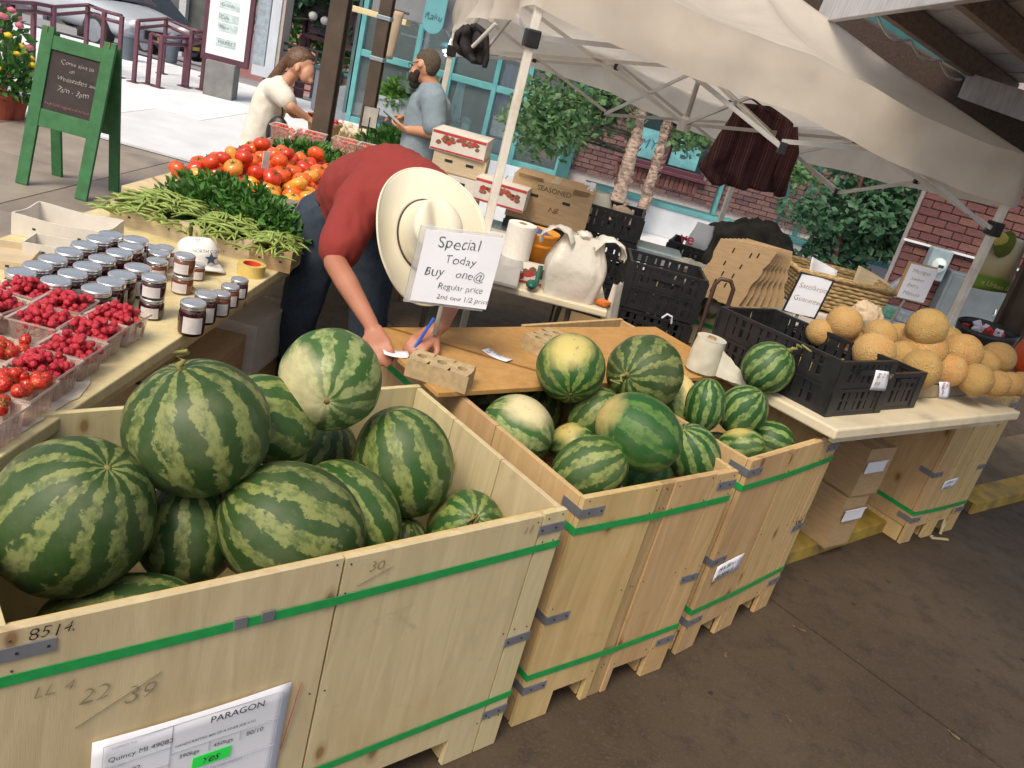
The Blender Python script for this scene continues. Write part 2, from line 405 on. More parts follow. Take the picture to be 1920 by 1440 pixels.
# goods in the window
skinm = M('mannequin_teal', (.20,.42,.44), .5, .1, 5)
def mannequin(x, z, y, lab):
    t = thing('mannequin_head', lab, 'mannequin', (x, YF+y, z))
    m = MB(); m.lathe([(.07,0),(.055,.03),(.05,.07),(.062,.10),(.075,.16),(.08,.21),(.065,.27),(.02,.30)],14); m.build('head', skinm, t, smooth=True)
    h = MB(); h.lathe([(.12,.235),(.085,.245),(.08,.29),(.05,.32),(.01,.325)],16); h.build('cap', M('cap_green',(.10,.36,.36),.7), t, smooth=True)
mannequin(-1.80,.30,.3,'teal mannequin head in a cap beside the shop window post')
mannequin(-1.02,1.35,.5,'mannequin head on the upper shelf behind the tent pole')
goods = [((.42,.16,.22),(.06,.36,.38)),((.30,.18,.30),(.5,.55,.58)),((.28,.2,.26),(.48,.52,.56)),((.5,.14,.18),(.10,.30,.42)),((.25,.12,.2),(.30,.05,.05))]
labels = ['folded teal cloth bundle at the left of the shop window','white shoe box left of its twin in the shop window','white shoe box right of its twin in the shop window','folded blue clothes under the shoe boxes in the shop','small dark red bag in the shop window corner']
pos = [(-2.05,.22),(-1.25,.45),(-.95,.44),(-1.15,.22),(-.52,.3)]
for (d, c), lb, (x, z) in zip(goods, labels, pos):
    t = thing('window_goods', lb, 'goods', (x, YF+.35, z)); mt = M('goods_%.2f_%.2f' % c[:2], c, .7, .2, 9)
    MB().box((0,0,d[2]*.42),(d[0],d[1],d[2]*.84)).build('box', mt, t, bevel=.02); MB().box((0,0,d[2]*.93),(d[0]*1.03,d[1]*1.05,d[2]*.16)).build('lid', mt, t, bevel=.02)
def garment(x, z, y, wd, h, col, lab):
    t = thing('hanging_garment', lab, 'clothing', (x, YF+y, z)); ph = random.random()*6
    m = MB(); m.grid(lambda u, v: Vector(((u-.5)*wd*(.75+.5*v), .05*math.sin(u*14+ph)*v+.02, -v*h)), 18, 8)
    m.build('cloth', M('garment_%.2f_%.2f_%.2f' % col, col, .9, .2, 6, trans=.1), t, smooth=True, solid=.01)
    MB().tube([(-wd*.3,.02,0),(0,.02,.06),(wd*.3,.02,0)], .008).build('hanger', ink, t)
garment(-2.02,1.12,.35,.16,.62,(.25,.55,.62),'pale blue hanging dress left in the shop window')
garment(-1.30,1.55,.6,.30,1.1,(.16,.20,.34),'long dark blue scarf hanging in the shop window')
garment(-2.45,1.5,.6,.35,1.0,(.10,.05,.05),'dark brown coat hanging in the shop window')
garment(-.62,2.0,.5,.30,.55,(.42,.03,.06),'red garment hanging high in the shop window')
lt = thing('shop_light', 'bright bluish lamp strip inside the teal shop window', 'lamp', (-2.38, YF+.5, 1.48))
em, t_, b_ = new_mat('lamp_glow'); b_.inputs['Emission Color'].default_value = (.55,.8,1,1); b_.inputs['Emission Strength'].default_value = 14
MB().tube([(-.05,0,0),(.22,0,.10)], .022, 8).build('tube', em, lt); MB().tube([(0,0,-.06),(.05,0,.22)], .018, 8).build('tube', em, lt)
MB().box((.08,.06,.1),(.4,.03,.06)).build('holder', teal_dk, lt)
gn = thing('neon_sign', 'small green neon sign in the shop door', 'sign', (-2.62, YF+.2, 1.15))
em2, t_, b_ = new_mat('neon_green'); b_.inputs['Emission Color'].default_value = (.05,1,.25,1); b_.inputs['Emission Strength'].default_value = 2.5
MB().tube([(0,0,0),(.1,0,.12),(.2,0,0),(0,0,0)], .014, 6).build('neon_tube', em2, gn); MB().box((.1,.03,.04),(.28,.02,.26)).build('backing', teal_dk, gn)
# shop awning board and oval sign above
aw = thing('awning_board', 'grey awning board over the shop with a cream lower trim', 'awning', (-3.6, 11.6, 0))
gry = M('grey_board', (.19,.20,.22), .7, .12, 4)
cream = M('cream_paint', (.62,.52,.30), .7, .1, 5)
a0 = Yp(722,26,11.6); a1 = Yp(826,56,11.6)
aw.location = (a0.x, 11.6, a0.z); L = (a1-a0).length
MB().box((L/2+.1,0,.55),(L+.5,.25,1.1)).build('board', gry, aw, bevel=.01)
MB().box((-.15,-.02,-.035),(.95,.30,.07)).build('trim', cream, aw, bevel=.01)
os_ = thing('oval_sign', 'rounded teal hanging shop sign with dark script lettering', 'sign', Yp(812,42,11.3))
m = MB(); k = [(math.cos(a)*.135, math.sin(a)*.135 - .0) for a in [math.pi+math.pi*i/14 for i in range(15)]]; m.prism(k+[(.135,.5),(-.135,.5)], -.015, .015)
m.build('panel', M('sign_teal',(.12,.34,.38),.5,.1,5), os_, bevel=.006)
write(os_, 'Raku', .11, (-.12,-.02,.03), (R(90),0,0), M('sign_script',(.03,.09,.11),.6), hand=.8, seed=2, thin=.005)
# ---------------------------------------------------------------- brick pillar at right with meter
bp = thing('brick_pillar', 'red brick pier with utility boxes at the right', 'pier', (4.02, 10.2, 0))
MB().box((1.5,.115,2.5),(2.99,.13,5)).build('core', mortar, bp)
brick_wall(bp, -.008+.05-.05, 0, 3.0, .0, 2.6, brick_b, bl=.225, bh=.078, gap=.013, dep=.06, view=(1640,1930,330,640), cap=220)
MB().box((1.45,-.03,.955),(3.0,.05,.022)).build('trim_strip', white_wall, bp)
mb = thing('electric_meter', 'small grey electric meter box on the brick pier', 'meter', (4.40, 10.15, .62))
galv = M('galvanised', (.30,.38,.42), .45, .12, 9, metal=.3)
MB().box((0,-.06,.17),(.24,.14,.36)).build('box', galv, mb, bevel=.012)
d_ = MB(); d_.M = Matrix.Rotation(R(90),4,'X'); d_.lathe([(.085,.13),(.085,.17),(.07,.19),(.06,.215)],18); d_.build('dial', M('meter_dial',(.55,.62,.64),.3), mb, smooth=True, loc=(0,0,.17))
MB().box((0,-.222,.17),(.06,.006,.03)).build('display', ink, mb)
ub = thing('utility_cabinet', 'large grey utility cabinet on the brick pier', 'cabinet', (4.93, 10.15, .12))
cab = M('cabinet_grey', (.12,.145,.165), .5, .2, 3, metal=.2)
MB().box((0,-.09,.32),(.74,.18,.66)).build('body', cab, ub, bevel=.012); MB().box((0,-.185,.32),(.66,.012,.58)).build('door', cab, ub, bevel=.006)
MB().tube([(.28,-.2,.28),(.28,-.225,.31),(.28,-.2,.36)], .01).build('handle', galv, ub)
cp = thing('conduit_pipe', 'grey curved conduit pipe left of the brick pier', 'pipe', (3.95,9.95,0))
MB().tube([(0,0,0),(0,0,.28),(.03,0,.42),(.12,0,.53),(.26,.02,.58),(.42,.1,.58)], .05, 12).build('pipe', M('conduit_grey',(.13,.15,.16),.5), cp, smooth=True)
# ---------------------------------------------------------------- shed posts and roof
dk = M('brown_steel', (.075,.052,.038), .5, .25, 7, bmp=.08, dirt=(.11,.08,.06))
def ipost(name, label, p, wd, h, bands=()):
    o = thing(name, label, 'post', (p[0], p[1], 0))
    m = MB(); m.box((0,0,h/2),(wd*.30,wd*.9,h)); m.box((0,-wd*.45,h/2),(wd,wd*.16,h)); m.box((0,wd*.45,h/2),(wd,wd*.16,h)); m.build('column', dk, o, bevel=.004)
    MB().box((0,0,.012),(wd*1.9,wd*1.9,.024)).build('base_plate', dk, o, bevel=.004)
    for z in bands: MB().box((0,0,z),(wd*1.12,wd*1.2,.035)).build('clamp_band', galv, o, bevel=.004)
    return o
pa = Zp(600,285,.86); ipost('shed_post', 'thick dark brown shed post behind the tomato table', Yp(597,285,6.3), .125, 5.2)
ipost('shed_post', 'thinner brown post with two pale clamp bands', Yp(686,240,7.6), .105, 5.2, (Yp(700,108,7.6).z, Yp(715,32,7.6).z))
# right dark post, turned to the stall
rp = thing('shed_post', 'wide dark brown post at the right edge of the picture', 'post', (3.33, 6.0, 0), R(40))
m = MB(); m.box((0,0,2.0),(.07,.2,4)); m.box((0,-.10,2.0),(.24,.03,4)); m.box((0,.10,2.0),(.24,.03,4)); m.build('column', dk, rp, bevel=.004); MB().box((0,0,.012),(.34,.34,.024)).build('base_plate', dk, rp)
# roof
roofw = M('roof_white_boards', (.46,.45,.47), .8, .2, 6, stretch=(1,8,1), bmp=.1, dirt=(.30,.28,.28), dirt_scale=4, rand=.1)
timb = M('roof_timber', (.20,.15,.12), .8, .3, 5, stretch=(1,9,9), bmp=.2)
dkb = M('roof_dark_beam', (.045,.028,.02), .75, .4, 6, stretch=(1,12,12), bmp=.25)
rf = thing('market_roof', 'open market shed roof with pale boards and timber rafters', 'roof', (0,0,0))
rA, rB, r2A = Yp(1655,27,5.3), Yp(1830,150,6.1), Yp(1795,7,4.55)
e = (r2A-rA); step = e.length; e.normalize(); rd = (rB-rA); rlen = rd.length; rd.normalize(); un = e.cross(rd).normalized(); un = -un if un.z < 0 else un
P1 = rA-e*step*.78
MB().bar(P1-e*.3+un*.20-rd*.03, P1+e*5.5+un*.20-rd*.03, .04, .42, un).build('fascia', roofw, rf, bevel=.004)
for k in range(6):
    a = rA+e*step*k; MB().bar(a+un*.06, a+rd*(rlen+.5)+un*.06, .065, .13, un).build('rafter', timb, rf, bevel=.004)
nb = 9
for i in range(nb):
    a = rA-e*.05+rd*((i+.5)*(rlen+.5)/nb); MB().bar(a+un*(.14+.006*(i%2)), a+e*5.2+un*(.14+.006*(i%2)), .018, (rlen+.5)/nb-.006, rd).build('roof_board', roofw, rf)
w0_, w1_ = Yp(1800,150,6.15), Yp(1960,205,5.6); MB().bar(w0_-un*.02, w1_+(w1_-w0_)*3-un*.02, .12, .16).build('beam', roofw, rf, bevel=.005)
da, db = Yp(1585,66,6.9), Yp(1930,272,5.7); dd = (db-da).normalized()
rb = thing('roof_beam', 'dark brown heavy roof beam slanting above the tent', 'beam', da)
MB().bar(-dd*.8+Vector((0,0,.06)), (db-da)+dd*2+Vector((0,0,.06)), .16, .20).build('beam', dkb, rb, bevel=.008)
gp = thing('gable_plate', 'dull teal gable plate under the market roof', 'panel', Yp(1600,42,7.0)); tri = [Yp(1596,40,7.0), Yp(1662,20,6.9), Yp(1830,140,6.6), Yp(1700,110,6.9)]
m = MB(); o_ = gp.location; m.add([p-o_ for p in tri]+[p-o_+Vector((.02,.04,0)) for p in tri], [(0,1,2,3),(7,6,5,4),(0,4,5,1),(1,5,6,2),(2,6,7,3),(3,7,4,0)]); m.build('plate', teal_dk, gp)
wc = thing('hanging_cable', 'thin pale cable looped under the rafter', 'cable', rA); pts = []
for i in range(25):
    u = i/24; pts.append(rd*(u*rlen*.95) - e*.05 + Vector((0,0,-.01-.05*abs(math.sin(u*3*math.pi)))))
MB().tube(pts, .008, 5).build('cable', M('cable_white',(.5,.5,.5),.6), wc)
# ================================================================== BINS AND MELONS
def wood_mat(name, col, col2, var=.12, rand=.12):
    if name in _mats: return _mats[name]
    m, t, b = new_mat(name); b.inputs['Roughness'].default_value = .62; b.inputs['Specular IOR Level'].default_value = .3
    grain = tex(t, 4, 5, (5,5,.6), dist=1.2); fine = tex(t, 60, 4, (6,6,.35)); blot = tex(t, 2.2, 5)
    c = ramp(t, grain, [(.25, tuple(x*(1-var) for x in col)), (.75, col2)])
    c = mix(t, ramp(t, fine, [(.5,0.0),(.8,.22)]), c, tuple(x*.75 for x in col))
    c = mix(t, ramp(t, blot, [(.5,0.0),(.75,.45)]), c, (col[0]*.86, col[1]*.72, col[2]*.52))
    tc = t.nodes.new('ShaderNodeTexCoord'); sp = t.nodes.new('ShaderNodeSeparateXYZ'); t.links.new(tc.outputs['Object'], sp.inputs[0]); oi = t.nodes.new('ShaderNodeObjectInfo')
    cb_ = t.nodes.new('ShaderNodeCombineXYZ'); t.links.new(mth(t,'ADD',mth(t,'ADD',sp.outputs[0],sp.outputs[1]),mth(t,'MULTIPLY',oi.outputs['Random'],3.0)), cb_.inputs[0]); t.links.new(mth(t,'MULTIPLY',sp.outputs[2],.55), cb_.inputs[1])
    vo = nd(t, 'ShaderNodeTexVoronoi', Scale=6.5); vo.voronoi_dimensions = '2D'; t.links.new(cb_.outputs[0], vo.inputs['Vector'])
    kd = mth(t,'MULTIPLY_ADD',mth(t,'SUBTRACT',grain,.5),.05,vo.outputs['Distance']); wh = nd(t,'ShaderNodeSeparateColor'); t.links.new(vo.outputs['Color'], wh.inputs[0]); sel = ramp(t, wh.outputs[0], [(.62,0.0),(.64,1.0)])
    c = mix(t, mth(t,'MULTIPLY',ramp(t, kd, [(.05,.85),(.085,.35),(.16,0.0)]), sel), c, (col[0]*.42, col[1]*.27, col[2]*.16))
    smu = tex(t, 5, 7, (1,1,1.8), rough=.72, dist=.8); c = mix(t, ramp(t, smu, [(.60,0.0),(.74,.38)]), c, (col[0]*.42, col[1]*.40, col[2]*.42))
    h = t.nodes.new('ShaderNodeHueSaturation'); t.links.new(c, h.inputs['Color'])
    t.links.new(mth(t,'MULTIPLY_ADD',oi.outputs['Random'],2*rand,1-rand), h.inputs['Value']); t.links.new(mth(t,'MULTIPLY_ADD',oi.outputs['Random'],.02,.49), h.inputs['Hue'])
    t.links.new(h.outputs[0], b.inputs['Base Color']); bump(t, b, fine, .25, .002); _mats[name] = m; return m
pine1 = wood_mat('pale_plywood', (.55,.45,.26), (.63,.53,.32), rand=.05)
pine2 = wood_mat('warm_plywood', (.50,.33,.155), (.60,.42,.215), rand=.07)
pine3 = wood_mat('orange_plywood', (.60,.34,.12), (.66,.42,.17), rand=.05)
edgew = wood_mat('ply_edge', (.52,.34,.15), (.62,.44,.22), rand=.10)
strapg = M('green_strap', (.015,.30,.075), .32, .15, 30, bmp=.05, spec=.6)
steel = M('clip_steel', (.34,.36,.42), .42, .15, 15, metal=.7)
paper = M('white_paper', (.74,.75,.82), .8, .05, 6, bmp=.05)
pencil = M('pencil_grey', (.27,.215,.13), .9, .2, 20, bmp=0)
_nl = []
def nail(parent, p):
    if not _nl: _nl.append(MB().lathe([(.0026,-.001),(.0026,.001),(.001,.0016)],6).build('nail', M('nail_rust',(.06,.045,.04),.6), parent, loc=p, rot=(R(90),0,0)))
    else: c = _nl[0].copy(); COL.objects.link(c); c.parent = parent; c.location = p
stain = wood_mat('stained_board', (.34,.22,.11), (.50,.34,.17), rand=0)
def bin_box(label, o, ang, W, D, H, planks, mat, legs, strap_z=(.76,.21), rec=()):
    root = thing('wooden_bin', label, 'wooden bin', (o[0], o[1], 0), R(ang), 'wooden bins of the melon stall')
    T = .018; LEG = .105
    # vertical boards of the front, stopping at leg or opening
    xs = [0]+list(planks)+[W]
    def boards(face):
        for i, (a, b) in enumerate(zip(xs[:-1], xs[1:])):
            a2, b2 = a+(.0035 if i else 0), b-.0035*(i < len(xs)-2)
            segs = []; x = a2                     # split so that feet reach the ground
            cuts = sorted({a2, b2} | {c for L in legs for c in L if a2 < c < b2})
            m = MB(); off = rec[i] if i < len(rec) else 0
            tops = H + (-.004 if i % 2 else .0)
            for c0, c1 in zip(cuts[:-1], cuts[1:]):
                mid = (c0+c1)/2; foot = any(L[0] <= mid <= L[1] for L in legs)
                y0 = (0 if face == 'f' else D-T) + (off if face == 'f' else 0); zb = .004 if foot else LEG
                m.box(((c0+c1)/2, y0+T/2, (zb+tops)/2), (c1-c0, T, tops-zb))
            fb_ = m.build('front_board' if face == 'f' else 'back_board', stain if (off and stain) else mat, root)
            for zz in (H-.02, H-.10, LEG+.03, H*.55):
                for xx in (a2+.018, b2-.018): nail(fb_, (xx+random.uniform(-.006,.006), y0-.0006, zz+random.uniform(-.01,.01)))
    boards('f')
    MB().box((W/2, D-T/2, (H+LEG)/2), (W, T, H-LEG)).build('back_panel', mat, root, bevel=.0015)
    for sx, nm in ((T/2, 'side_panel'), (W-T/2, 'side_panel')):
        nS = 3; ys = [T+.001]+[T+(D-2*T)*f for f in (.36,.70)]+[D-T-.001]
        for a, b in zip(ys[:-1], ys[1:]):
            MB().box((sx, (a+b)/2, (H+LEG)/2-.002), (T, b-a-.004, H-LEG-.004)).build(nm, mat, root, bevel=.0015)
    # rim laths
    m = MB(); m.box((W/2, -.000+T+.012, H-.05), (W-2*T, .022, .07)); 
    m.build('rim_lath', edgew, root, bevel=.002)
    # pallet: three runners and floor
    for L in legs:
        MB().box(((L[0]+L[1])/2, D/2, .052), (L[1]-L[0]-.012, D-2*T-.02, .10)).build('pallet_runner', edgew, root, bevel=.003)
    MB().box((W/2, D/2, LEG+.012), (W-2*T-.004, D-2*T-.004, .02)).build('bin_floor', mat, root)
    for z in strap_z:
        e_ = .0025; y_ = -.0015
        pts = [(-e_,y_),(W*.5,y_-.003),(W+e_,y_),(W+e_,D+e_),(-e_,D+e_)]
        m = MB(); n = len(pts); hh = .012
        dz = [0, -.004, 0, 0, 0]
        vs = []
        for (x, y), q in zip(pts, dz):
            for oy, zz in ((0,-hh),(0,hh)): vs.append((x,y,z+zz+q))
        cx_, cy_ = W/2, D/2
        for (x, y), q in zip(pts, dz):
            for zz in (-hh, hh): vs.append((x+(-.0015 if x < cx_ else .0015)*(abs(x-cx_) > .1), y+(-.0015 if y < cy_ else .0015), z+zz+q))
        fs = []
        for i in range(n):
            j = (i+1)%n; fs += [(2*n+2*i, 2*n+2*j, 2*n+2*j+1, 2*n+2*i+1), (2*i, 2*i+1, 2*j+1, 2*j), (2*i+1,2*n+2*i+1,2*n+2*j+1,2*j+1), (2*i,2*j,2*n+2*j,2*n+2*i)]
        m.add(vs, fs); m.build('strap', strapg, root)
    for zc in (H-.05, H*.50, .155):
        for x0, sg in ((0,1),(W,-1)):
            m = MB(); m.box((x0+sg*.045, -.0025, zc), (.095, .003, .03)); m.box((x0-sg*.0012, .04, zc), (.003, .08, .03))
            c = m.build('corner_clip', steel, root)
            n_ = MB()
            for xx in (.03,.08): n_.box((x0+sg*xx, -.0045, zc), (.005,.002,.005))
            n_.build('nail', ink, c)
    return root
HB = .87
A1 = 43.8; B1o = Vector((.237,2.029,0)) - Vector((math.cos(R(A1)), math.sin(R(A1)), 0))*1.35
bin1 = bin_box('nearest wide pale wooden bin of big melons at the front left', B1o, A1, 1.35, .78, HB, [.668,1.265], pine1, [(0,.2),(.57,.80),(1.15,1.35)])
bin2 = bin_box('second wooden bin of melons, right of the widest one', (.285,2.113), 42.5, .715, 1.22, HB, [.335,.395,.60], pine2, [(0,.145),(.30,.425),(.60,.715)], rec=(0,.004,0,0))
bin3 = bin_box('third wooden bin with small melons under the white table corner', (.878,2.70), 48, .69, 1.22, HB, [.30,.555,.63], pine2, [(0,.12),(.27,.40),(.58,.69)])
bin4 = bin_box('farthest wooden bin standing under the cantaloupe table', (2.28,4.18), 40, .58, .98, .885, [.20,.36,.50], pine2, [(0,.10),(.23,.34),(.48,.58)], strap_z=(.78,.20))
b5 = Zp(1212,608,.5); 
bin5 = bin_box('rear wooden bin with a taped invoice behind the plywood board', (.69,5.10), -17, .64, .6, .86, [.22,.42], pine1, [(0,.1),(.26,.38),(.52,.62)], strap_z=(.70,.20))
# writing and papers on the bins
def on_front(root, x, z, y=-.0035): return (x, y, z)
FR = (R(90),0,0)
write(bin1, '8514.', .036, (.045,-.003,.841), FR, ink, hand=.7, seed=1, thin=.012)
write(bin1, 'LL 4', .04, (.055,-.003,.70), FR, pencil, hand=.7, seed=4, thin=.02)
write(bin1, '22', .055, (.135,-.003,.655), FR, pencil, hand=.8, seed=6, thin=.02)
write(bin1, '39', .060, (.215,-.003,.628), FR, pencil, hand=.8, seed=7, thin=.02)
MB().bar((.13,-.003,.60),(.285,-.003,.685),.002,.001).build('pencil_stroke', pencil, bin1)
write(bin1, '30', .04, (.735,-.003,.815), FR, pencil, hand=.8, seed=8, thin=.01)
MB().bar((.71,-.003,.785),(.80,-.003,.82),.002,.001).build('pencil_stroke', pencil, bin1)
write(bin1, '11', .035, (1.20,-.003,.82), FR, pencil, hand=.6, seed=9)
for x_ in (.44,.50):
    MB().box((x_,-.0055,.762),(.028,.004,.027)).build('strap_seal', steel, bin1)
# shipping sheet
sh = thing('shipping_sheet', 'white printed shipping sheet with a green sticker on the nearest bin', 'paper', bin1.matrix_basis @ Vector((0,0,0)), R(A1))
sh.location = B1o + Matrix.Rotation(R(A1),3,'Z') @ Vector((.165,-.006,.235))
m = MB(); m.grid(lambda u, v: Vector((u*.42, -.002-.006*math.sin(u*3.1)*v, v*.315)), 14, 8); m.build('sheet', paper, sh, smooth=True, solid=.0012)
pr = M('print_black', (.05,.05,.07), .7, .1, 5, bmp=0); grl = M('print_grey', (.40,.41,.47), .7, .1, 5, bmp=0)
for tx, sz, x_, z_, mt in (('PARAGON',.026,.235,.272,pr),('HANDCRAFTED BIN OF A FINER JOB 4 I/D',.0095,.165,.232,pr),('Quincy MI 49082',.0185,.03,.252,pr),('2016102',.019,.03,.205,pr),('390kgs',.016,.175,.195,pr),('450kgs',.016,.25,.195,pr),('80/10',.018,.325,.195,pr),('16010700',.02,.035,.145,pr),('SHIPPED TO',.009,.035,.285,grl),('LOT NO.',.009,.03,.232,grl),('BIN TARE WEIGHT',.009,.25,.125,grl)):
    write(sh, tx, sz, (x_,-.0085,z_), FR, mt)
gs = M('fluoro_sticker', (.03,.80,.10), .5, .05, 5, bmp=0)
MB().box((.25,-.0085,.165),(.085,.001,.034)).build('sticker', gs, sh); write(sh, 'Yes', .028, (.225,-.0098,.155), FR, ink, hand=.8, seed=3)
m = MB()
for (a, b) in (((.02,.30),(.40,.30)),((.02,.24),(.155,.24)),((.02,.19),(.155,.19)),((.155,.30),(.155,.02)),((.155,.218),(.40,.218)),((.02,.30),(.02,.02)),((.40,.30),(.40,.02)),((.155,.135),(.40,.135)),((.24,.218),(.24,.19)),((.31,.218),(.31,.19))):
    m.bar((a[0],-.0082,a[1]),(b[0],-.0082,b[1]),.0012,.0008)
m.build('ruled_lines', grl, sh)
MB().bar((.447,-.001,.30),(.425,-.001,.10),.003,.001).build('red_crease', M('red_ink',(.4,.08,.07),.7,bmp=0), sh)
def sticker_note(root, x, z, w_, h_, lines, lab, tilt=0):
    Wm = Matrix.LocRotScale(root.location, root.rotation_euler, None); t = thing('paper_note', lab, 'paper', Wm @ Vector((x,-.004,z)), root.rotation_euler.z)
    m = MB(); m.grid(lambda u, v: Vector((u*w_, -.001-.006*u*u, v*h_+u*tilt)), 6, 4); m.build('sheet', paper, t, solid=.001, smooth=True)
    for i, l in enumerate(lines): write(t, l, h_*.36, (w_*.06,-.005,h_*(.60-.46*i)), (R(90),R(-math.degrees(math.atan2(tilt,w_))),0), ink, hand=.6, seed=i+3)
    return t
sticker_note(bin3, .05, .335, .165, .075, ['24 x 20 x 30', '08 2016 10'], 'small white label low on the third bin', .02)
sticker_note(bin4, .16, .33, .13, .06, ['1 ct 0816', '2016 10'], 'small white label on the farthest bin', .015)
sticker_note(bin5, .06, .30, .17, .34, ['0816', '~~~'], 'white invoice taped on the rear wooden bin', -.02)
write(bin3, 'SM', .05, (.60,-.003,.44), FR, ink, hand=.6)
# ---------------------------------------------------------------- watermelons
def melon_mat(name, dark, light, n, width, jag=.35, spot=0, spotcol=(.62,.52,.22), mott=.5, sdir=(1,0,0)):
    m, t, b = new_mat(name); b.inputs['Roughness'].default_value = .36; b.inputs['Specular IOR Level'].default_value = .38
    tc = t.nodes.new('ShaderNodeTexCoord'); sp = t.nodes.new('ShaderNodeSeparateXYZ'); t.links.new(tc.outputs['Object'], sp.inputs[0])
    oi = t.nodes.new('ShaderNodeObjectInfo')
    ang = mth(t, 'ARCTAN2', sp.outputs[1], sp.outputs[0])
    def nz(scale, det, off, stretch=None):
        mp = t.nodes.new('ShaderNodeMapping'); t.links.new(tc.outputs['Object'], mp.inputs[0])
        if stretch: mp.inputs['Scale'].default_value = stretch
        cb = t.nodes.new('ShaderNodeCombineXYZ'); t.links.new(mth(t,'MULTIPLY_ADD',oi.outputs['Random'],7.3,off), cb.inputs[0]); t.links.new(mth(t,'MULTIPLY',oi.outputs['Random'],11.0), cb.inputs[1])
        t.links.new(cb.outputs[0], mp.inputs['Location'])
        k = nd(t, 'ShaderNodeTexNoise', Scale=scale, Detail=det, Roughness=.62); t.links.new(mp.outputs[0], k.inputs[0]); return k.outputs[0]
    coarse, fine, vfine = nz(6, 3, 0), nz(26, 7, 3), nz(85, 5, 5)
    vein = nz(55, 6, 8, (1,1,.6))
    ph = mth(t, 'MULTIPLY_ADD', mth(t,'SUBTRACT',coarse,.5), .62, ang)
    ph = mth(t, 'MULTIPLY_ADD', mth(t,'SUBTRACT',fine,.5), jag*1.4, ph)
    w_ = mth(t, 'SINE', mth(t, 'MULTIPLY_ADD', ph, float(n), mth(t,'MULTIPLY',oi.outputs['Random'],6.0)))
    w_ = mth(t, 'MULTIPLY_ADD', mth(t,'SUBTRACT',fine,.5), 4.0*jag, w_)
    w_ = mth(t, 'MULTIPLY_ADD', mth(t,'SUBTRACT',vein,.5), 3.2, w_)
    f = ramp(t, mth(t,'MULTIPLY_ADD',w_,.5,.5), [(width-.07,0.0),(width+.07,1.0)])
    ret = ramp(t, mth(t,'MULTIPLY_ADD',mth(t,'SUBTRACT',fine,.5),.7,vein), [(.40,0.0),(.58,1.0)])
    mid_ = tuple(c*.32+d*.68 for c, d in zip(light, dark))
    lt_ = mix(t, ret, mid_, light)
    lt_ = mix(t, ramp(t, vfine, [(.52,0.0),(.72,mott)]), lt_, tuple(min(1,c*1.3) for c in light))
    dk_ = mix(t, ramp(t, vein, [(.60,0.0),(.74,.55)]), dark, mid_)
    c = mix(t, f, dk_, lt_)
    if spot:
        nrm = t.nodes.new('ShaderNodeVectorMath'); nrm.operation = 'NORMALIZE'; t.links.new(tc.outputs['Object'], nrm.inputs[0])
        dt = t.nodes.new('ShaderNodeVectorMath'); dt.operation = 'DOT_PRODUCT'; t.links.new(nrm.outputs[0], dt.inputs[0]); dt.inputs[1].default_value = Vector(sdir).normalized()
        s_ = mth(t,'MULTIPLY_ADD',mth(t,'SUBTRACT',coarse,.5),.45,dt.outputs['Value']); s_ = mth(t,'MULTIPLY_ADD',mth(t,'SUBTRACT',fine,.5),.22,s_)
        sm = ramp(t, s_, [(spot-.13,0.0),(spot+.16,1.0)])
        c = mix(t, sm, c, spotcol)
        vo = nz(45, 4, 9); core = ramp(t, s_, [(spot+.1,0.0),(spot+.3,1.0)])
        c = mix(t, mth(t,'MULTIPLY',ramp(t, vo, [(.60,0.0),(.66,1.0)]), core), c, (.20,.12,.04))
    c = mix(t, ramp(t, nz(9,6,14), [(.45,0.0),(.75,.22)]), c, (.26,.25,.17))
    # scars
    c = mix(t, ramp(t, nz(30,2,20,(1,1,.5)), [(.765,0.0),(.79,.8)]), c, (.40,.36,.20))
    t.links.new(c, b.inputs['Base Color'])
    t.links.new(ramp(t, coarse, [(.3,.40),(.7,.60)]), b.inputs['Roughness'])
    bump(t, b, fine, .06, .004)
    return m
DK, LT = (.026,.062,.013), (.185,.215,.065)
mm = {'a': melon_mat('melon_dark_striped', DK, LT, 11, .58, .30),
      'b': melon_mat('melon_mid_striped', (.028,.078,.015), (.205,.245,.07), 10, .50, .30),
      'd': melon_mat('melon_cream_spot', (.040,.105,.022), (.27,.32,.12), 10, .44, .30, .80, (.58,.52,.30), sdir=(.66,0,-.75)),
      'l': melon_mat('melon_light', (.035,.105,.022), (.27,.32,.12), 9, .46, .34, .78, (.60,.52,.30)),
      's': melon_mat('melon_spotted', (.022,.085,.016), (.20,.26,.065), 10, .52, .32, .80, (.50,.42,.14)),
      'g': melon_mat('melon_green_plain', (.016,.080,.015), (.080,.165,.035), 9, .58, .40, .86, (.44,.35,.13), mott=.3, sdir=(.15,0,-1)),
      'f': melon_mat('melon_fine_striped', (.014,.070,.014), (.19,.27,.08), 11, .55, .20),
      'p': melon_mat('melon_pale_belly', (.02,.085,.016), (.24,.31,.09), 9, .5, .3, .35, (.68,.56,.24))}
stemm = M('melon_stem', (.22,.20,.06), .8, .4, 40, bmp=.3)
scar = M('melon_scar', (.12,.09,.03), .9, .4, 40)
_mm = {}
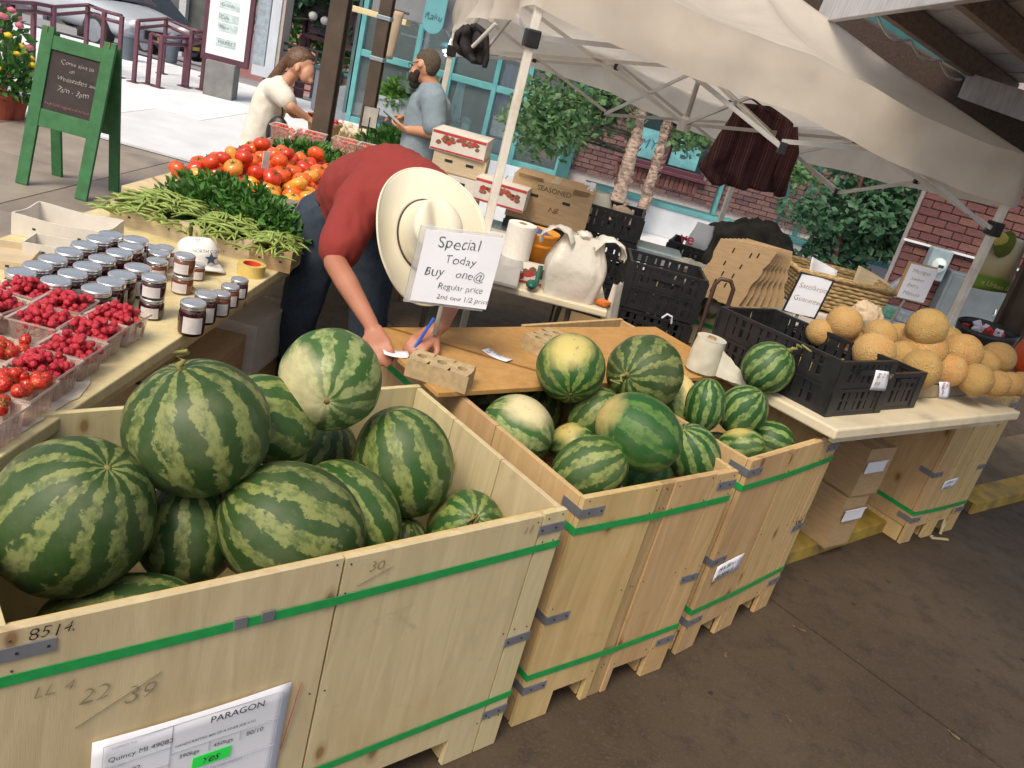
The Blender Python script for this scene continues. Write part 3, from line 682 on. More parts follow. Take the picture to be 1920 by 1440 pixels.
def melon(px, py, rpx, ry, zc, axis, side, kind, label, stem=None, wob=1):
    c = Zp(px, py, zc); k = MPP(c); rx = rpx*k; rl = ry*k
    o = thing('watermelon', label, 'watermelon', c, group='watermelons of the stall'); o.rotation_euler = aim(axis, side).to_euler()
    sd = random.random()*50; mb_ = MB(); n1, n2 = 48, 30; vs = []
    for j in range(n2+1):
        th = math.pi*j/n2
        for i in range(n1):
            a = 2*math.pi*i/n1; d = Vector((math.sin(th)*math.cos(a), math.sin(th)*math.sin(a), math.cos(th)))
            w_ = 1+.018*wob*noise.noise(d*1.7+Vector((sd,0,0)))+.006*math.cos(9*a)*math.sin(th)
            dim = 1-.05*math.exp(-(th/.16)**2)-.035*math.exp(-((math.pi-th)/.12)**2)
            vs.append((d.x*rx*w_, d.y*rx*w_, d.z*rl*w_*dim))
    fs = [(j*n1+i, (j+1)*n1+i, (j+1)*n1+(i+1)%n1, j*n1+(i+1)%n1) for j in range(n2) for i in range(n1)]
    mb_.add(vs, fs); mb_.build('rind', mm[kind], o, smooth=True)
    if stem:
        L, bend = stem; t0 = rl*.94; pts = [(bend*(i/7)**2*L+.01*math.sin(i), .005*i*(i%2), t0+L*(i/7)*(1-.25*abs(bend)*(i/7))) for i in range(8)]
        MB().tube(pts, [.012,.010,.0075,.006,.0055,.005,.0048,.004], 8).build('stem', stemm, o, smooth=True)
    else: MB().ball((0,0,rl*.945), (.009,.009,.004), 1).build('stem_stub', stemm, o, smooth=True)
    MB().ball((0,0,-rl*.962), (.010,.010,.004), 1).build('blossom_scar', scar, o, smooth=True)
    return o
T_ = IMG   # picture-based directions: right, down, toward viewer
# bin 1
melon(135,968,146,160,.84,T_(.62,-.62,.40),T_(.4,.3,1),'a','big dark striped watermelon in the near left corner of the widest bin')
melon(372,803,134,128,1.0,T_(-.10,-.85,.38),T_(0,.4,1),'a','large round dark watermelon with an upright dry stem on top of the widest bin',(.055,.28))
melon(505,787,82,100,.94,T_(-.45,-.35,.55),T_(.5,.2,.8),'b','bright green watermelon half hidden behind the one with the upright stem')
melon(620,711,96,99,1.05,T_(-.12,-.42,-.9),T_(-1,-.35,.2),'d','pale watermelon with a big cream field spot at the back of the widest bin')
melon(758,866,91,108,.83,T_(-.22,-.80,.22),T_(-.2,-.9,.5),'b','upright oval striped watermelon by the right wall of the widest bin')
melon(548,991,122,142,.80,T_(-.75,-.50,.35),T_(.3,-.3,1),'a','very dark striped watermelon lying against the front board of the widest bin')
melon(652,965,92,112,.76,T_(-.62,-.70,-.1),T_(.3,-.9,.2),'b','watermelon wedged behind the very dark one, right side showing')
melon(872,992,72,98,.655,T_(.20,-.30,.70),T_(-.5,-.7,.3),'s','smaller green watermelon low in the right corner of the widest bin',(.02,.2))
melon(352,1000,92,104,.72,T_(.1,-.9,.2),T_(.3,.1,1),'a','shaded watermelon deep under the one with the upright stem')
melon(222,1160,84,165,.62,T_(.93,-.15,.1),T_(0,-.6,.7),'a','watermelon lying at the bottom behind the front board, mostly in shade')
melon(606,848,66,66,.72,T_(.3,-.8,.2),T_(.3,.1,1),'a','small dark watermelon seen through the gap below the pale spotted one')
melon(745,1035,60,70,.58,T_(.3,-.8,.2),T_(.3,.1,1),'a','dark watermelon at the bottom between two striped ones in the widest bin')
melon(480,1010,70,80,.52,T_(.3,-.3,.6),T_(.3,.1,1),'a','bottom watermelon hidden in the shade of the widest bin')
# bin 2
melon(1070,690,65,66,.99,T_(.05,-.75,-.62),T_(-.05,-.95,.25),'s','yellow topped green watermelon showing its blossom end in the second bin')
melon(1209,698,71,77,1.0,T_(-.55,.10,.80),T_(.3,-.9,.2),'a','dark green watermelon with a pale curled stem, topmost in the second bin',(.06,-.5))
melon(970,806,66,70,.81,T_(.8,.45,.15),T_(.05,-.8,.45),'l','pale watermelon with speckled yellow spot by the left wall of the second bin')
melon(1117,777,50,56,.84,T_(.6,-.6,.3),T_(.2,-.4,.9),'b','striped watermelon behind the large smooth one in the second bin')
melon(1198,811,71,86,.97,T_(.80,.55,.02),T_(-.85,-.35,.35),'g','large smooth green watermelon with a tan end lying on top of the second bin')
melon(1106,880,62,76,.84,T_(.70,-.35,.2),T_(-.3,-.6,.7),'b','yellow streaked watermelon at the front board of the second bin')
melon(1298,852,52,64,.83,T_(-.35,-.75,.5),T_(.5,.1,.8),'f','fine striped watermelon at the right wall of the second bin')
melon(1270,752,42,56,.87,T_(-.3,-.9,.1),T_(.85,.0,.25),'p','watermelon with a pale cream flank behind the topmost dark one')
melon(1074,832,40,46,.74,T_(.9,-.3,.1),T_(-.2,-.7,.6),'s','yellowish watermelon peeping between two others in the second bin')
melon(1215,905,46,52,.73,T_(.4,-.8,.2),T_(.1,-.4,.9),'g','dark watermelon low behind the front board of the second bin')
melon(1000,770,55,60,.68,T_(.4,-.8,.2),T_(.1,-.4,.9),'a','shaded watermelon under the plywood edge in the second bin')
melon(905,752,60,75,.66,T_(.9,-.1,.2),T_(.1,-.4,.9),'a','dark watermelon in the shade at the left back of the second bin')
melon(1085,930,50,55,.55,T_(.9,-.1,.2),T_(.1,-.4,.9),'a','watermelon at the bottom of the second bin')
# bin 3
melon(1322,760,38,52,.91,T_(.15,-.95,.2),T_(.3,.1,1),'f','upright striped melon at the left of the third bin')
melon(1392,769,45,50,.90,T_(.55,-.60,.35),T_(.3,.1,1),'f','round fine striped melon on top of the third bin')
melon(1388,838,36,46,.79,T_(.85,-.1,.3),T_(-.2,-.9,.3),'s','dull green melon low at the left of the third bin')
melon(1446,826,38,44,.78,T_(.8,.3,.1),T_(.6,-.6,.4),'f','pale edged melon at the right corner of the third bin')
melon(1345,850,40,44,.66,T_(.8,.3,.1),T_(.6,-.6,.4),'a','shaded melon deep in the third bin')
melon(1440,689,48,50,1.03,T_(.62,-.62,.35),T_(.3,.1,1),'f','small round striped melon with a curled green stem on the white table',(.085,.75))
# ---------------------------------------------------------------- plywood board over the bins
ply = wood_mat('plywood_top', (.44,.235,.075), (.52,.30,.105), rand=0)
dA = R(41.5)
pf = Zp(822,736,HB+.022); pb = thing('plywood_board', 'bare brown plywood board laid across the back of the bins', 'board', (pf.x,pf.y,HB+.003), dA)
MB().box((.79,.27,.009),(1.58,.54,.018)).build('board', ply, pb, bevel=.002)
brk = M('clay_brick', (.42,.31,.17), .9, .2, 40, bmp=.35, bd=.003)
def core_brick(p, rz, label, s=1):
    o = thing('core_hole_brick', label, 'brick', p, R(rz)); L, W_, H_ = .205*s, .10*s, .062*s
    m = MB(); hs = [(-.055*s,0),(0,0),(.055*s,0)]; r = .017*s; n = 12; 
    # top face with three holes: ring quads between hole and its cell
    cell = L/3
    for (hx, hy) in hs:
        for zz, flip in ((H_,0),(0,1)):
            ring = [(hx*1.24+r*math.cos(2*math.pi*i/n), r*math.sin(2*math.pi*i/n), zz) for i in range(n)]
            sq = []
            for i in range(n):
                a = 2*math.pi*i/n; cx, cy = math.cos(a), math.sin(a); k = min(cell/2/max(abs(cx),1e-6), W_/2/max(abs(cy),1e-6)); sq.append((hx*1.24+cx*k, cy*k, zz))
            f = [(i,(i+1)%n,n+(i+1)%n,n+i) for i in range(n)]
            m.add(ring+sq, [tuple(reversed(q)) for q in f] if not flip else f)
        top = [(hx*1.24+r*math.cos(2*math.pi*i/n), r*math.sin(2*math.pi*i/n), H_) for i in range(n)]; bot = [(x,y,.0) for x,y,_ in top]
        m.add(top+bot, [(i,(i+1)%n,n+(i+1)%n,n+i) for i in range(n)])
    x, y = L/2, W_/2
    m.add([(-x,-y,0),(x,-y,0),(x,y,0),(-x,y,0),(-x,-y,H_),(x,-y,H_),(x,y,H_),(-x,y,H_)], [(0,1,5,4),(1,2,6,5),(2,3,7,6),(3,0,4,7)])
    m.build('body', brk, o); return o
ZT = HB+.0215
core_brick(Zp(822,712,ZT), -6, 'pale three hole brick near the front edge of the plywood', 1.05)
core_brick(Zp(1020,655,ZT), 62, 'darker three hole brick beside the yellow topped melon', 1.0)
def flat_note(p, w_, h_, rz, lines, lab, curl=.006):
    o = thing('price_slip', lab, 'paper', p, R(rz)); m = MB(); m.grid(lambda u, v: Vector(((u-.5)*w_, (v-.5)*h_, .001+curl*(2*u-1)**2)), 7, 4); m.build('sheet', paper, o, smooth=True, solid=.0006)
    for i, l in enumerate(lines): write(o, l, h_*.42, (-w_*.4, h_*(.05-.42*i), .0035+curl*.3), (0,0,0), ink, hand=.7, seed=i+2)
flat_note(Zp(932,668,ZT), .115, .05, -28, ['$ 5.00', 'ea'], 'small white price slip lying on the plywood')
flat_note(Zp(742,664,ZT), .09, .06, 20, [], 'white slip under the writing hand')
# ---------------------------------------------------------------- white table at right over the bins
tabw = M('white_table_paint', (.66,.58,.42), .55, .12, 5, bmp=.1, dirt=(.42,.34,.22), dirt_scale=5)
rt0 = Zp(1570,806,.945); rt1 = Zp(1273,652,.90); rt2 = Zp(1915,772,.945)
ex = (rt2-rt0).normalized(); ey = (rt1-rt0); ey = (ey-ex*ey.dot(ex)).normalized(); ez = ex.cross(ey)
RTM = Matrix((ex,ey,ez)).transposed(); LX = (rt2-rt0).length; LY = .80
rtab = thing('white_table', 'worn white table top carrying the cantaloupe crates', 'table', rt0); rtab.rotation_euler = RTM.to_euler()
MB().box((LX/2,LY/2,-.0225),(LX,LY,.045)).build('table_top', tabw, rtab, bevel=.008)
m = MB(); m.box((LX/2,.045,-.062),(LX-.12,.02,.03)); m.box((LX/2,LY-.045,-.062),(LX-.12,.02,.03)); m.build('apron', tabw, rtab)
for x_, y_ in ((.75,LY-.08),(LX-.1,LY-.08)):
    MB().box((x_,y_,-.465),(.035,.035,.85)).build('leg', dk, rtab)
def RT(x, y, z=0): return rt0 + RTM @ Vector((x,y,z))
# ================================================================== LEFT TABLES AND PRODUCE
ZL = .86
tabl = wood_mat('cream_table_ply', (.62,.50,.28), (.72,.60,.36), rand=.04)
def table(label, x0, x1, y0, y1, ztop=ZL, mat=tabl, legs=((.08,.1),)):
    t = thing('market_table', label, 'table', ((x0+x1)/2,(y0+y1)/2,0), group='long produce tables'); W_, D_ = x1-x0, y1-y0
    MB().box((0,0,ztop-.020),(W_,D_,.040)).build('table_top', mat, t, bevel=.005)
    m = MB(); m.box((W_/2-.06,0,ztop-.075),(.025,D_-.1,.07)); m.box((-W_/2+.06,0,ztop-.075),(.025,D_-.1,.07)); m.build('apron', mat, t, bevel=.003)
    for sx in (-1,1):
        for sy in (-1,1): MB().box((sx*(W_/2-.07),sy*(D_/2-.12),(ztop-.11)/2),(.045,.045,ztop-.11)).build('leg', mat, t, bevel=.003)
    return t
table('long cream plywood table of jam jars and berries', -1.98, -1.075, .6, 3.97)
table('second table in the row, carrying the tomatoes', -2.12, -1.16, 4.03, 6.16, ZL)
table('far table in the row under the cherry tomato punnets', -2.14, -1.30, 6.22, 7.75, ZL)
# butcher paper hanging over the edge
bpap = M('butcher_paper', (.70,.62,.50), .85, .08, 8, bmp=.2, trans=.12)
pp = thing('butcher_paper', 'cream butcher paper under the berries, torn along its edge', 'paper', (-1.1,1.9,ZL))
def pfn(u, v):
    y = -1.2+v*1.78; tear = .022*noise.noise(Vector((y*6,1,0)))+.012*noise.noise(Vector((y*19,4,0)))
    w_ = .70+tear - max(0, (v-.70))*.55
    x = -.70+u*w_ ; z = .003+.004*abs(noise.noise(Vector((x*5,y*5,2))))
    over = x-.018
    if over > 0: x = .018+over*.55; z -= over*.75
    return Vector((x,y,z))
m = MB(); m.grid(pfn, 40, 60); m.build('sheet', bpap, pp, smooth=True)
# ---- raspberry punnets
rasp = M('raspberry', (.42,.012,.03), .42, .5, 30, bmp=0, rand=.10, col2=(.5,.02,.045))
def _rb():
    m, t, b = new_mat('raspberry_drupes'); vo = nd(t,'ShaderNodeTexVoronoi',Scale=300.0); tc = t.nodes.new('ShaderNodeTexCoord'); t.links.new(tc.outputs['Object'], vo.inputs['Vector'])
    big_ = tex(t, 38, 2)
    c = mix(t, ramp(t, big_, [(.35,0.0),(.65,1.0)]), (.48,.014,.035), (.66,.040,.065))
    c = mix(t, ramp(t, vo.outputs['Distance'], [(.3,0.0),(.8,.6)]), c, (.22,.004,.012))
    t.links.new(c, b.inputs['Base Color']); b.inputs['Roughness'].default_value = .38; b.inputs['Subsurface Weight'].default_value = .15; b.inputs['Subsurface Radius'].default_value = (.01,.002,.002)
    inv = mth(t,'SUBTRACT',1.0,vo.outputs['Distance']); bump(t, b, inv, .8, .003); return m
raspm = _rb()
clearp = clear_mat('punnet_plastic', (.66,.52,.46), .30, .18)
def punnet_mesh(L=.132, W_=.118, H_=.075):
    m = MB(); ts = .86
    def ring(s, z, out=0): return [(-L/2*s-out,-W_/2*s-out,z),(L/2*s+out,-W_/2*s-out,z),(L/2*s+out,W_/2*s+out,z),(-L/2*s-out,W_/2*s+out,z)]
    # ribbed walls
    n = 10; r0 = []; r1 = []
    for k in range(4):
        for i in range(n):
            u = i/n; rib = .003 if i % 2 else 0
            def P_(s, z):
                c = ring(s, z); a, b = Vector(c[k]), Vector(c[(k+1)%4]); q = a+(b-a)*u; nrm = Vector(((b-a).y, -(b-a).x, 0)).normalized(); return q+nrm*rib*(1 if i else 0)
            r0.append(P_(ts, 0)); r1.append(P_(1, H_-.004))
    N = len(r0); m.add(r0+r1, [(i,(i+1)%N,N+(i+1)%N,N+i) for i in range(N)]+[tuple(range(N-1,-1,-1))])
    a, b, c = ring(1,H_-.004,.001), ring(1,H_,.006), ring(1,H_-.006,.0075)
    m.add(a+b+c, [(i,(i+1)%4,4+(i+1)%4,4+i) for i in range(4)]+[(4+i,4+(i+1)%4,8+(i+1)%4,8+i) for i in range(4)])
    return m
pun_me = None
def berries(kind, seed, L=.132, W_=.118, H_=.075):
    random.seed(seed); m = MB()
    if kind == 'r':
        for layer, (nn, z) in enumerate(((26,.035),(34,.058),(26,.074),(9,.088))):
            for i in range(nn):
                f = (.80,.92,.84,.45)[layer]; x = random.uniform(-.5,.5)*L*f; y = random.uniform(-.5,.5)*W_*f; r = random.uniform(.0088,.0112)
                ro = rotm(random.uniform(0,360),random.uniform(0,360),0)
                m.ball((x,y,z+random.uniform(-.004,.006)), (r,r,r*1.18), 2, ro, lambda v: (.86 if v.z > .93 else 1))
    return m
def straw(seed, L, W_):
    random.seed(seed); a, b = MB(), MB()
    for i in range(17):
        x = random.uniform(-.44,.44)*L; y = random.uniform(-.44,.44)*W_; z = random.uniform(.045,.088); ro = rotm(random.uniform(-100,100),random.uniform(-100,100),random.uniform(0,360)); r = random.uniform(.014,.019)
        a.ball((x,y,z), (r,r,r*1.45), 3, ro, lambda v: (1-.42*max(0,-v.z)**1.5))
        for k in range(6):
            an = k*1.05; d = Vector((math.cos(an),math.sin(an),.15)); q = Vector((x,y,z))+ro@Vector((0,0,r*1.2))
            s_ = ro@Vector((-math.sin(an),math.cos(an),0))*.004
            b.add([q-s_, q+s_, q+ro@(d*.015)+Vector((0,0,.002))], [(0,1,2)])
    return a, b
def _sb():
    m, t, b = new_mat('strawberry'); vo = nd(t,'ShaderNodeTexVoronoi',Scale=190.0); tc = t.nodes.new('ShaderNodeTexCoord'); t.links.new(tc.outputs['Object'], vo.inputs['Vector'])
    c = mix(t, ramp(t, tex(t,30,2), [(.35,0.0),(.65,1.0)]), (.42,.012,.010), (.55,.035,.015)); c = mix(t, ramp(t, vo.outputs['Distance'], [(.16,1.0),(.26,0.0)]), c, (.55,.32,.06)); t.links.new(c, b.inputs['Base Color']); b.inputs['Roughness'].default_value = .3; bump(t, b, vo.outputs['Distance'], .6, .002); return m
strawm = _sb()
leafg = M('leaf_green', (.05,.16,.03), .55, .35, 12, bmp=.1, trans=.2)
PUN = [(-1.215,2.345,'r','nearest the loose jars'),(-1.215,2.205,'r','second along the table edge'),(-1.195,2.065,'r','third along the table edge'),(-1.185,1.925,'r','fourth along the table edge, beside the strawberries'),
       (-1.375,2.335,'r','beside the front jam jars'),(-1.355,2.19,'r','in the middle of the inner row'),(-1.52,2.36,'r','behind, next to the dark jars'),(-1.51,2.21,'r','at the far left of the berries'),
       (-1.165,1.785,'s','at the table edge'),(-1.15,1.645,'s','lowest in the left corner'),(-1.315,1.945,'s','in the inner row'),(-1.50,2.06,'r','cut by the left edge of the picture'),(-1.31,1.80,'s','behind the one at the table edge')]
for i, (x, y, kd, lb) in enumerate(PUN):
    rz = R(random.uniform(-6,6)); nm = 'raspberries' if kd == 'r' else 'strawberries'
    o = thing('berry_punnet', 'clear plastic punnet of %s %s' % (nm, lb), 'punnet', (x,y,ZL+.009), rz, 'clear berry punnets')
    if pun_me is None: po = punnet_mesh().build('basket', clearp, o); pun_me = po.data
    else: mobj('basket', pun_me, o)
    if kd == 'r': h = berries('r', 40+i).build('raspberry_heap', raspm, None, smooth=True)
    else:
        a, b = straw(60+i, .125, .11); h = a.build('strawberry_heap', strawm, None, smooth=True); b.build('calyx', leafg, h)
    h.location = o.location+Vector((0,0,.004)); h.rotation_euler = (0,0,rz); tag(h, 'heap of %s in the punnet %s' % (nm, lb), nm, kind='stuff')
random.seed(11)
# ---- jars
glassj = M('jam_glass_dark', (.035,.006,.008), .06, .4, 10, bmp=0, spec=.9)
glassr = M('jam_glass_brown', (.16,.045,.02), .06, .4, 10, bmp=0, spec=.9)
lidm = M('jar_lid_steel', (.80,.79,.77), .24, .05, 30, metal=.9, bmp=.04)
_jar = {}
def jar_parts(h, r):
    if (h, r) in _jar: return _jar[(h, r)]
    b = MB(); b.lathe([(r*.82,0),(r*.93,.004),(r*.97,.012),(r*1.0,h*.45),(r*.985,h*.70),(r*.90,h*.79),(r*.84,h*.82),(r*.84,h*.86)], 24)
    l = MB(); l.lathe([(r*.90,h*.82),(r*.955,h*.825),(r*.965,h*.85),(r*.95,h*.86),(r*.965,h*.90),(r*.96,h*.965),(r*.90,h*.995),(r*.80,h*1.0),(r*.76,h*.985),(r*.70,h*.985),(r*.60,h*.992),(r*.02,h*.992)], 28, capb=True)
    lb = MB(); lb.grid(lambda u, v: Vector(((r*1.006)*math.cos((u-.5)*1.5), (r*1.006)*math.sin((u-.5)*1.5), h*(.12+.50*v))), 10, 3)
    _jar[(h, r)] = [b, l, lb, None]; return _jar[(h, r)]
_jm = {}
labm = M('jar_label', (.66,.62,.62), .7, .12, 40, bmp=0)
def jar(zx, zy, h, r, label, mat=None, base=None, rz=None, top_px=None):
    mat = mat or glassj; zb = ZL if base is None else base
    c = Zp(zx/3.3103, 330+zy/3.3103, zb+h); key = (h, r, mat.name)
    o = thing('jam_jar', label, 'jar', (c.x, c.y, zb), R(rz if rz is not None else random.uniform(-150,-20)), 'jam jars on the left table')
    b, l, lb, _ = jar_parts(h, r)
    if key not in _jm:
        _jm[key] = (b.build('glass', mat, o, smooth=True).data, l.build('lid', lidm, o, smooth=True).data, lb.build('paper_label', labm, o, smooth=True).data)
    else:
        for nm, me in zip(('glass','lid','paper_label'), _jm[key]): mobj(nm, me, o)
    return o
ordw = ['first','second','third','fourth','fifth','sixth','seventh','eighth','ninth','tenth']
for i, (x, y) in enumerate(((130,590),(235,548),(330,506),(430,462),(525,420),(618,383),(690,357))):
    jar(x, y, .105, .0465, 'dark jam jar, %s from the front in the leftmost row' % ordw[i])
for i, (x, y) in enumerate(((348,642),(452,597),(545,552),(637,506),(742,468),(815,430),(845,388))):
    jar(x, y, .105, .0465, 'dark jam jar, %s from the front in the second row from the left' % ordw[i])
for i, (x, y) in enumerate(((600,692),(692,648),(760,606),(858,560))):
    jar(x, y, .105, .0465, 'dark jam jar, %s from the front in the third row' % ordw[i], rz=-80)
for i, (x, y) in enumerate(((975,520),(990,472),(1025,440),(938,438))):
    jar(x, y, .075, .040, 'brown jam jar, %s in the back right cluster' % ordw[i], glassr, base=ZL+.012 if False else ZL)
j = jar(958,620,.072,.040,'short dark jar on top of its twin by the raspberries', base=ZL+.073, rz=-75); jb = clone(j, (j.location.x,j.location.y,ZL), label='short dark jar under its twin by the raspberries')
j = jar(1150,487,.072,.038,'short brown jar on top of its twin by the white cap', glassr, base=ZL+.073, rz=-85); jb = clone(j, (j.location.x,j.location.y,ZL), label='short brown jar under its twin by the white cap')
jar(1228,545,.062,.030,'small brown jar behind the two stacked brown ones', glassr)
jar(1203,778,.112,.043,'tall dark red jam jar with a white label, nearest the table edge', glassj, rz=-62)
jar(1283,727,.105,.040,'dark jam jar right behind the tall labelled one', glassj, rz=-62)
jar(1376,722,.085,.034,'small grey lidded jar third along the table edge', glassr, rz=-62); jar(1432,678,.080,.034,'small jar fourth along the table edge', glassr, rz=-62); jar(1490,637,.075,.033,'small jar farthest along the table edge by the tape', glassj, rz=-62)
# ---- tape roll, cap, crumpled paper
tp = thing('tape_roll', 'amber packing tape roll with a red core', 'tape', Zp(470,515,ZL)); tp.location.z = ZL
amber = M('tape_amber', (.62,.46,.14), .25, .1, 20, bmp=.05)
a = MB(); a.lathe([(.036,0),(.0555,0),(.0555,.048),(.036,.048),(.036,0)], 28, capb=False, capt=False); a.build('tape', amber, tp, smooth=False)
a = MB(); a.lathe([(.0335,.001),(.0358,.001),(.0358,.047),(.0335,.047),(.0335,.001)], 28, capb=False, capt=False); a.build('core', M('core_red',(.65,.06,.03),.6), tp)
capm = M('cap_white_mesh', (.74,.72,.68), .8, .08, 40, bmp=.3, bd=.002)
cpo = thing('baseball_hat', 'white cap with a dark star print beside the jars', 'cap', Zp(368,495,ZL), R(-48)); cpo.location.z = ZL
m = MB(); m.grid(lambda u, v: Vector((math.cos(2*math.pi*u)*.085*(1-.97*max(0,(v-.45)/.55)**1.9)*(1+.10*math.cos(2*math.pi*u)), math.sin(2*math.pi*u)*.078*(1-.97*max(0,(v-.45)/.55)**1.9), .006+.105*min(1,v*1.25)*(1-.10*abs(math.cos(2*math.pi*u))))), 28, 12, closed_u=True)
m.build('crown', capm, cpo, smooth=True)
m = MB(); m.grid(lambda u, v: Vector((.06+ v*.085*math.cos((u-.5)*2.0) , (.072+v*.012)*math.sin((u-.5)*2.7), .018-.022*v*(math.sin((u-.5)*2.6)**2)+.006)), 16, 7); m.build('brim', capm, cpo, smooth=True, solid=.004)
st = []
for i in range(10):
    r_ = .026 if i % 2 == 0 else .011; an = math.pi/2+i*math.pi/5; st.append((r_*math.cos(an), r_*math.sin(an)))
m = MB(); m.prism(st, -.001, .001); m.build('star', M('star_navy',(.03,.05,.09),.7), cpo, loc=(.103,0.02,.058), rot=(R(-12),0,R(90)))
write(cpo, 'NORTH COAST', .018, (.101,-.055,.082), (R(78),0,R(90)), M('star_navy',(.03,.05,.09),.7))
def crumple(name, p, s, label, cat, mat, seed, flat=.5, stretch=(1,1)):
    o = thing(name, label, cat, p); m = MB(); V, Fc = ico(3)
    out = []
    for v in V:
        n_ = noise.noise(v*2.3+Vector((seed,0,0)))*.45+abs(noise.noise(v*5+Vector((0,seed,0))))*.35; q = v*(.75+n_)*s; q.z = max(0, q.z*flat+s*flat*.6); q.x *= stretch[0]; q.y *= stretch[1]; out.append(q)
    m.add(out, Fc); m.build('crumpled_sheet', mat, o); return o
p_ = Zp(350,547,ZL); p_.z = ZL; crumple('crumpled_paper', p_, .032, 'scrap of crumpled brown paper among the jars', 'paper', M('kraft_scrap',(.50,.36,.20),.9), 3)
# ---- shallow cardboard trays
card = M('cardboard', (.40,.27,.145), .9, .12, 14, stretch=(1,1,6), bmp=.12, bd=.002)
card_l = M('cardboard_light', (.52,.42,.28), .9, .1, 14, stretch=(1,1,6), bmp=.1, bd=.002)
card_w = M('cardboard_white', (.62,.58,.52), .85, .08, 14, bmp=.08, bd=.002)
def tray(label, p, rz, W_, D_, H_, mat, scallop=0, name='cardboard_tray', t_=.005, group=None, holes=True):
    o = thing(name, label, 'cardboard tray', p, R(rz), group)
    MB().box((0,0,t_/2),(W_,D_,t_)).build('bottom', mat, o)
    def wall(L, nm):
        n = 15; m = MB(); prof = []
        for i in range(n):
            u = i/(n-1); prof.append(((u-.5)*L, H_*(1-scallop*math.sin(math.pi*u)**2)))
        pts = [(-L/2,t_),(L/2,t_)]+[(x,z) for x,z in reversed(prof)]
        m.prism(pts, -t_/2, t_/2); return m
    a = wall(W_, 'f'); a.build('wall', mat, o, loc=(0,-D_/2+t_/2,0)); a.build('wall', mat, o, loc=(0,D_/2-t_/2,0))
    b = wall(D_-2*t_-.001, 's'); b.build('wall', mat, o, loc=(-W_/2+t_/2,0,0), rot=(0,0,R(90))); b.build('wall', mat, o, loc=(W_/2-t_/2,0,0), rot=(0,0,R(90)))
    if holes:
        for sx in (-.25,.25): MB().box((sx*W_,-D_/2-.0003,H_*.45),(.012,.001,.008)).build('vent_hole', ink, o)
    return o
tray('plain bean tray at the left end of the bean trays', (-1.655,3.62,ZL), -4, .36, .40, .095, card_l, .25, group='bean trays')
tray('middle bean tray with a dipped front wall', (-1.345,3.57,ZL), 3, .25, .36, .095, card_l, .30, group='bean trays')
tray('small bean tray at the right end by the tape roll', (-1.135,3.50,ZL), 8, .175, .26, .095, card, .22, group='bean trays')
beanm = M('green_bean', (.20,.27,.055), .45, .3, 25, bmp=.05, col2=(.26,.34,.08))
def bean_heap(label, cx, cy, W_, D_, z, n, seed, peak=.07, dirx=None):
    random.seed(seed); m = MB()
    for i in range(n):
        x = random.gauss(0,.28)*W_; y = random.gauss(0,.28)*D_; x = max(-W_*.52,min(W_*.52,x)); y = max(-D_*.52,min(D_*.52,y))
        h = peak*(1-(2*x/W_)**2*.7)*(1-(2*y/D_)**2*.6); zz = max(.0, h)*random.uniform(.55,1.0)+.012
        a = (dirx if dirx is not None else 0)+random.gauss(0,.75); L = random.uniform(.10,.15); c = random.uniform(-.35,.35); tl = random.uniform(-.35,.22)
        d = Vector((math.cos(a),math.sin(a),tl)).normalized(); s_ = Vector((-math.sin(a),math.cos(a),0)); pts = []
        for k in range(6):
            u = k/5-.5; pts.append(Vector((x,y,zz))+d*u*L+s_*c*L*(u*u)-Vector((0,0,.10*L*(2*u)**2)))
        m.tube(pts, [.0015,.0046,.0052,.0050,.0042,.0012], 6)
    o = m.build('green_beans', beanm, None, smooth=True, loc=(cx,cy,z)); return tag(o, label, 'green beans', kind='stuff')
bean_heap('heap of pale green beans filling the left bean tray', -1.66,3.56,.38,.36,ZL+.055,230,1,.085,.3)
bean_heap('heap of green beans in the middle tray', -1.36,3.52,.26,.34,ZL+.055,170,2,.075,-.6)
bean_heap('bundle of long green beans in the right tray', -1.13,3.47,.17,.24,ZL+.055,110,3,.07,1.4)
def leaf_heap(label, cat, c, R3, n, seed, size=(.03,.055), mat=None, name='leafy_greens'):
    random.seed(seed); m = MB()
    for i in range(n):
        d = Vector((random.gauss(0,1),random.gauss(0,1),abs(random.gauss(0,1)))).normalized(); r = random.uniform(.55,1.05)
        p = Vector((d.x*R3[0]*r,d.y*R3[1]*r,d.z*R3[2]*r)); L = random.uniform(*size); wd = L*random.uniform(.35,.55)
        a = (d+Vector((random.gauss(0,.6),random.gauss(0,.6),random.gauss(0,.5)))).normalized(); s_ = a.cross(Vector((random.gauss(0,1),random.gauss(0,1),random.gauss(0,1)))).normalized(); nn = a.cross(s_)
        m.add([p, p+a*L*.35+s_*wd*.5+nn*L*.06, p+a*L*.75+s_*wd*.38, p+a*L-nn*L*.18, p+a*L*.75-s_*wd*.38, p+a*L*.35-s_*wd*.5+nn*L*.06, p+a*L*.5-nn*L*.04], [(0,1,6),(1,2,6),(2,3,6),(3,4,6),(4,5,6),(5,0,6)])
    o = m.build(name, mat or leafg, None, loc=c); return tag(o, label, cat, kind='stuff')
herb = M('herb_green', (.035,.12,.02), .5, .5, 14, bmp=.1, trans=.18, col2=(.07,.19,.03))
leaf_heap('pile of dark green leafy herbs behind the beans', 'herbs', (-1.48,3.80,ZL+.03), (.34,.20,.19), 2200, 5, (.03,.055), herb)
leaf_heap('spray of loose greens over the right bean trays', 'herbs', (-1.26,3.72,ZL+.05), (.20,.16,.13), 600, 6, (.03,.06), herb)
random.seed(21)
cau = thing('garlic_head', 'pale cauliflower head beside the scale', 'vegetable', Zp(512,425,ZL+.02)); cau.location.z = ZL+.035
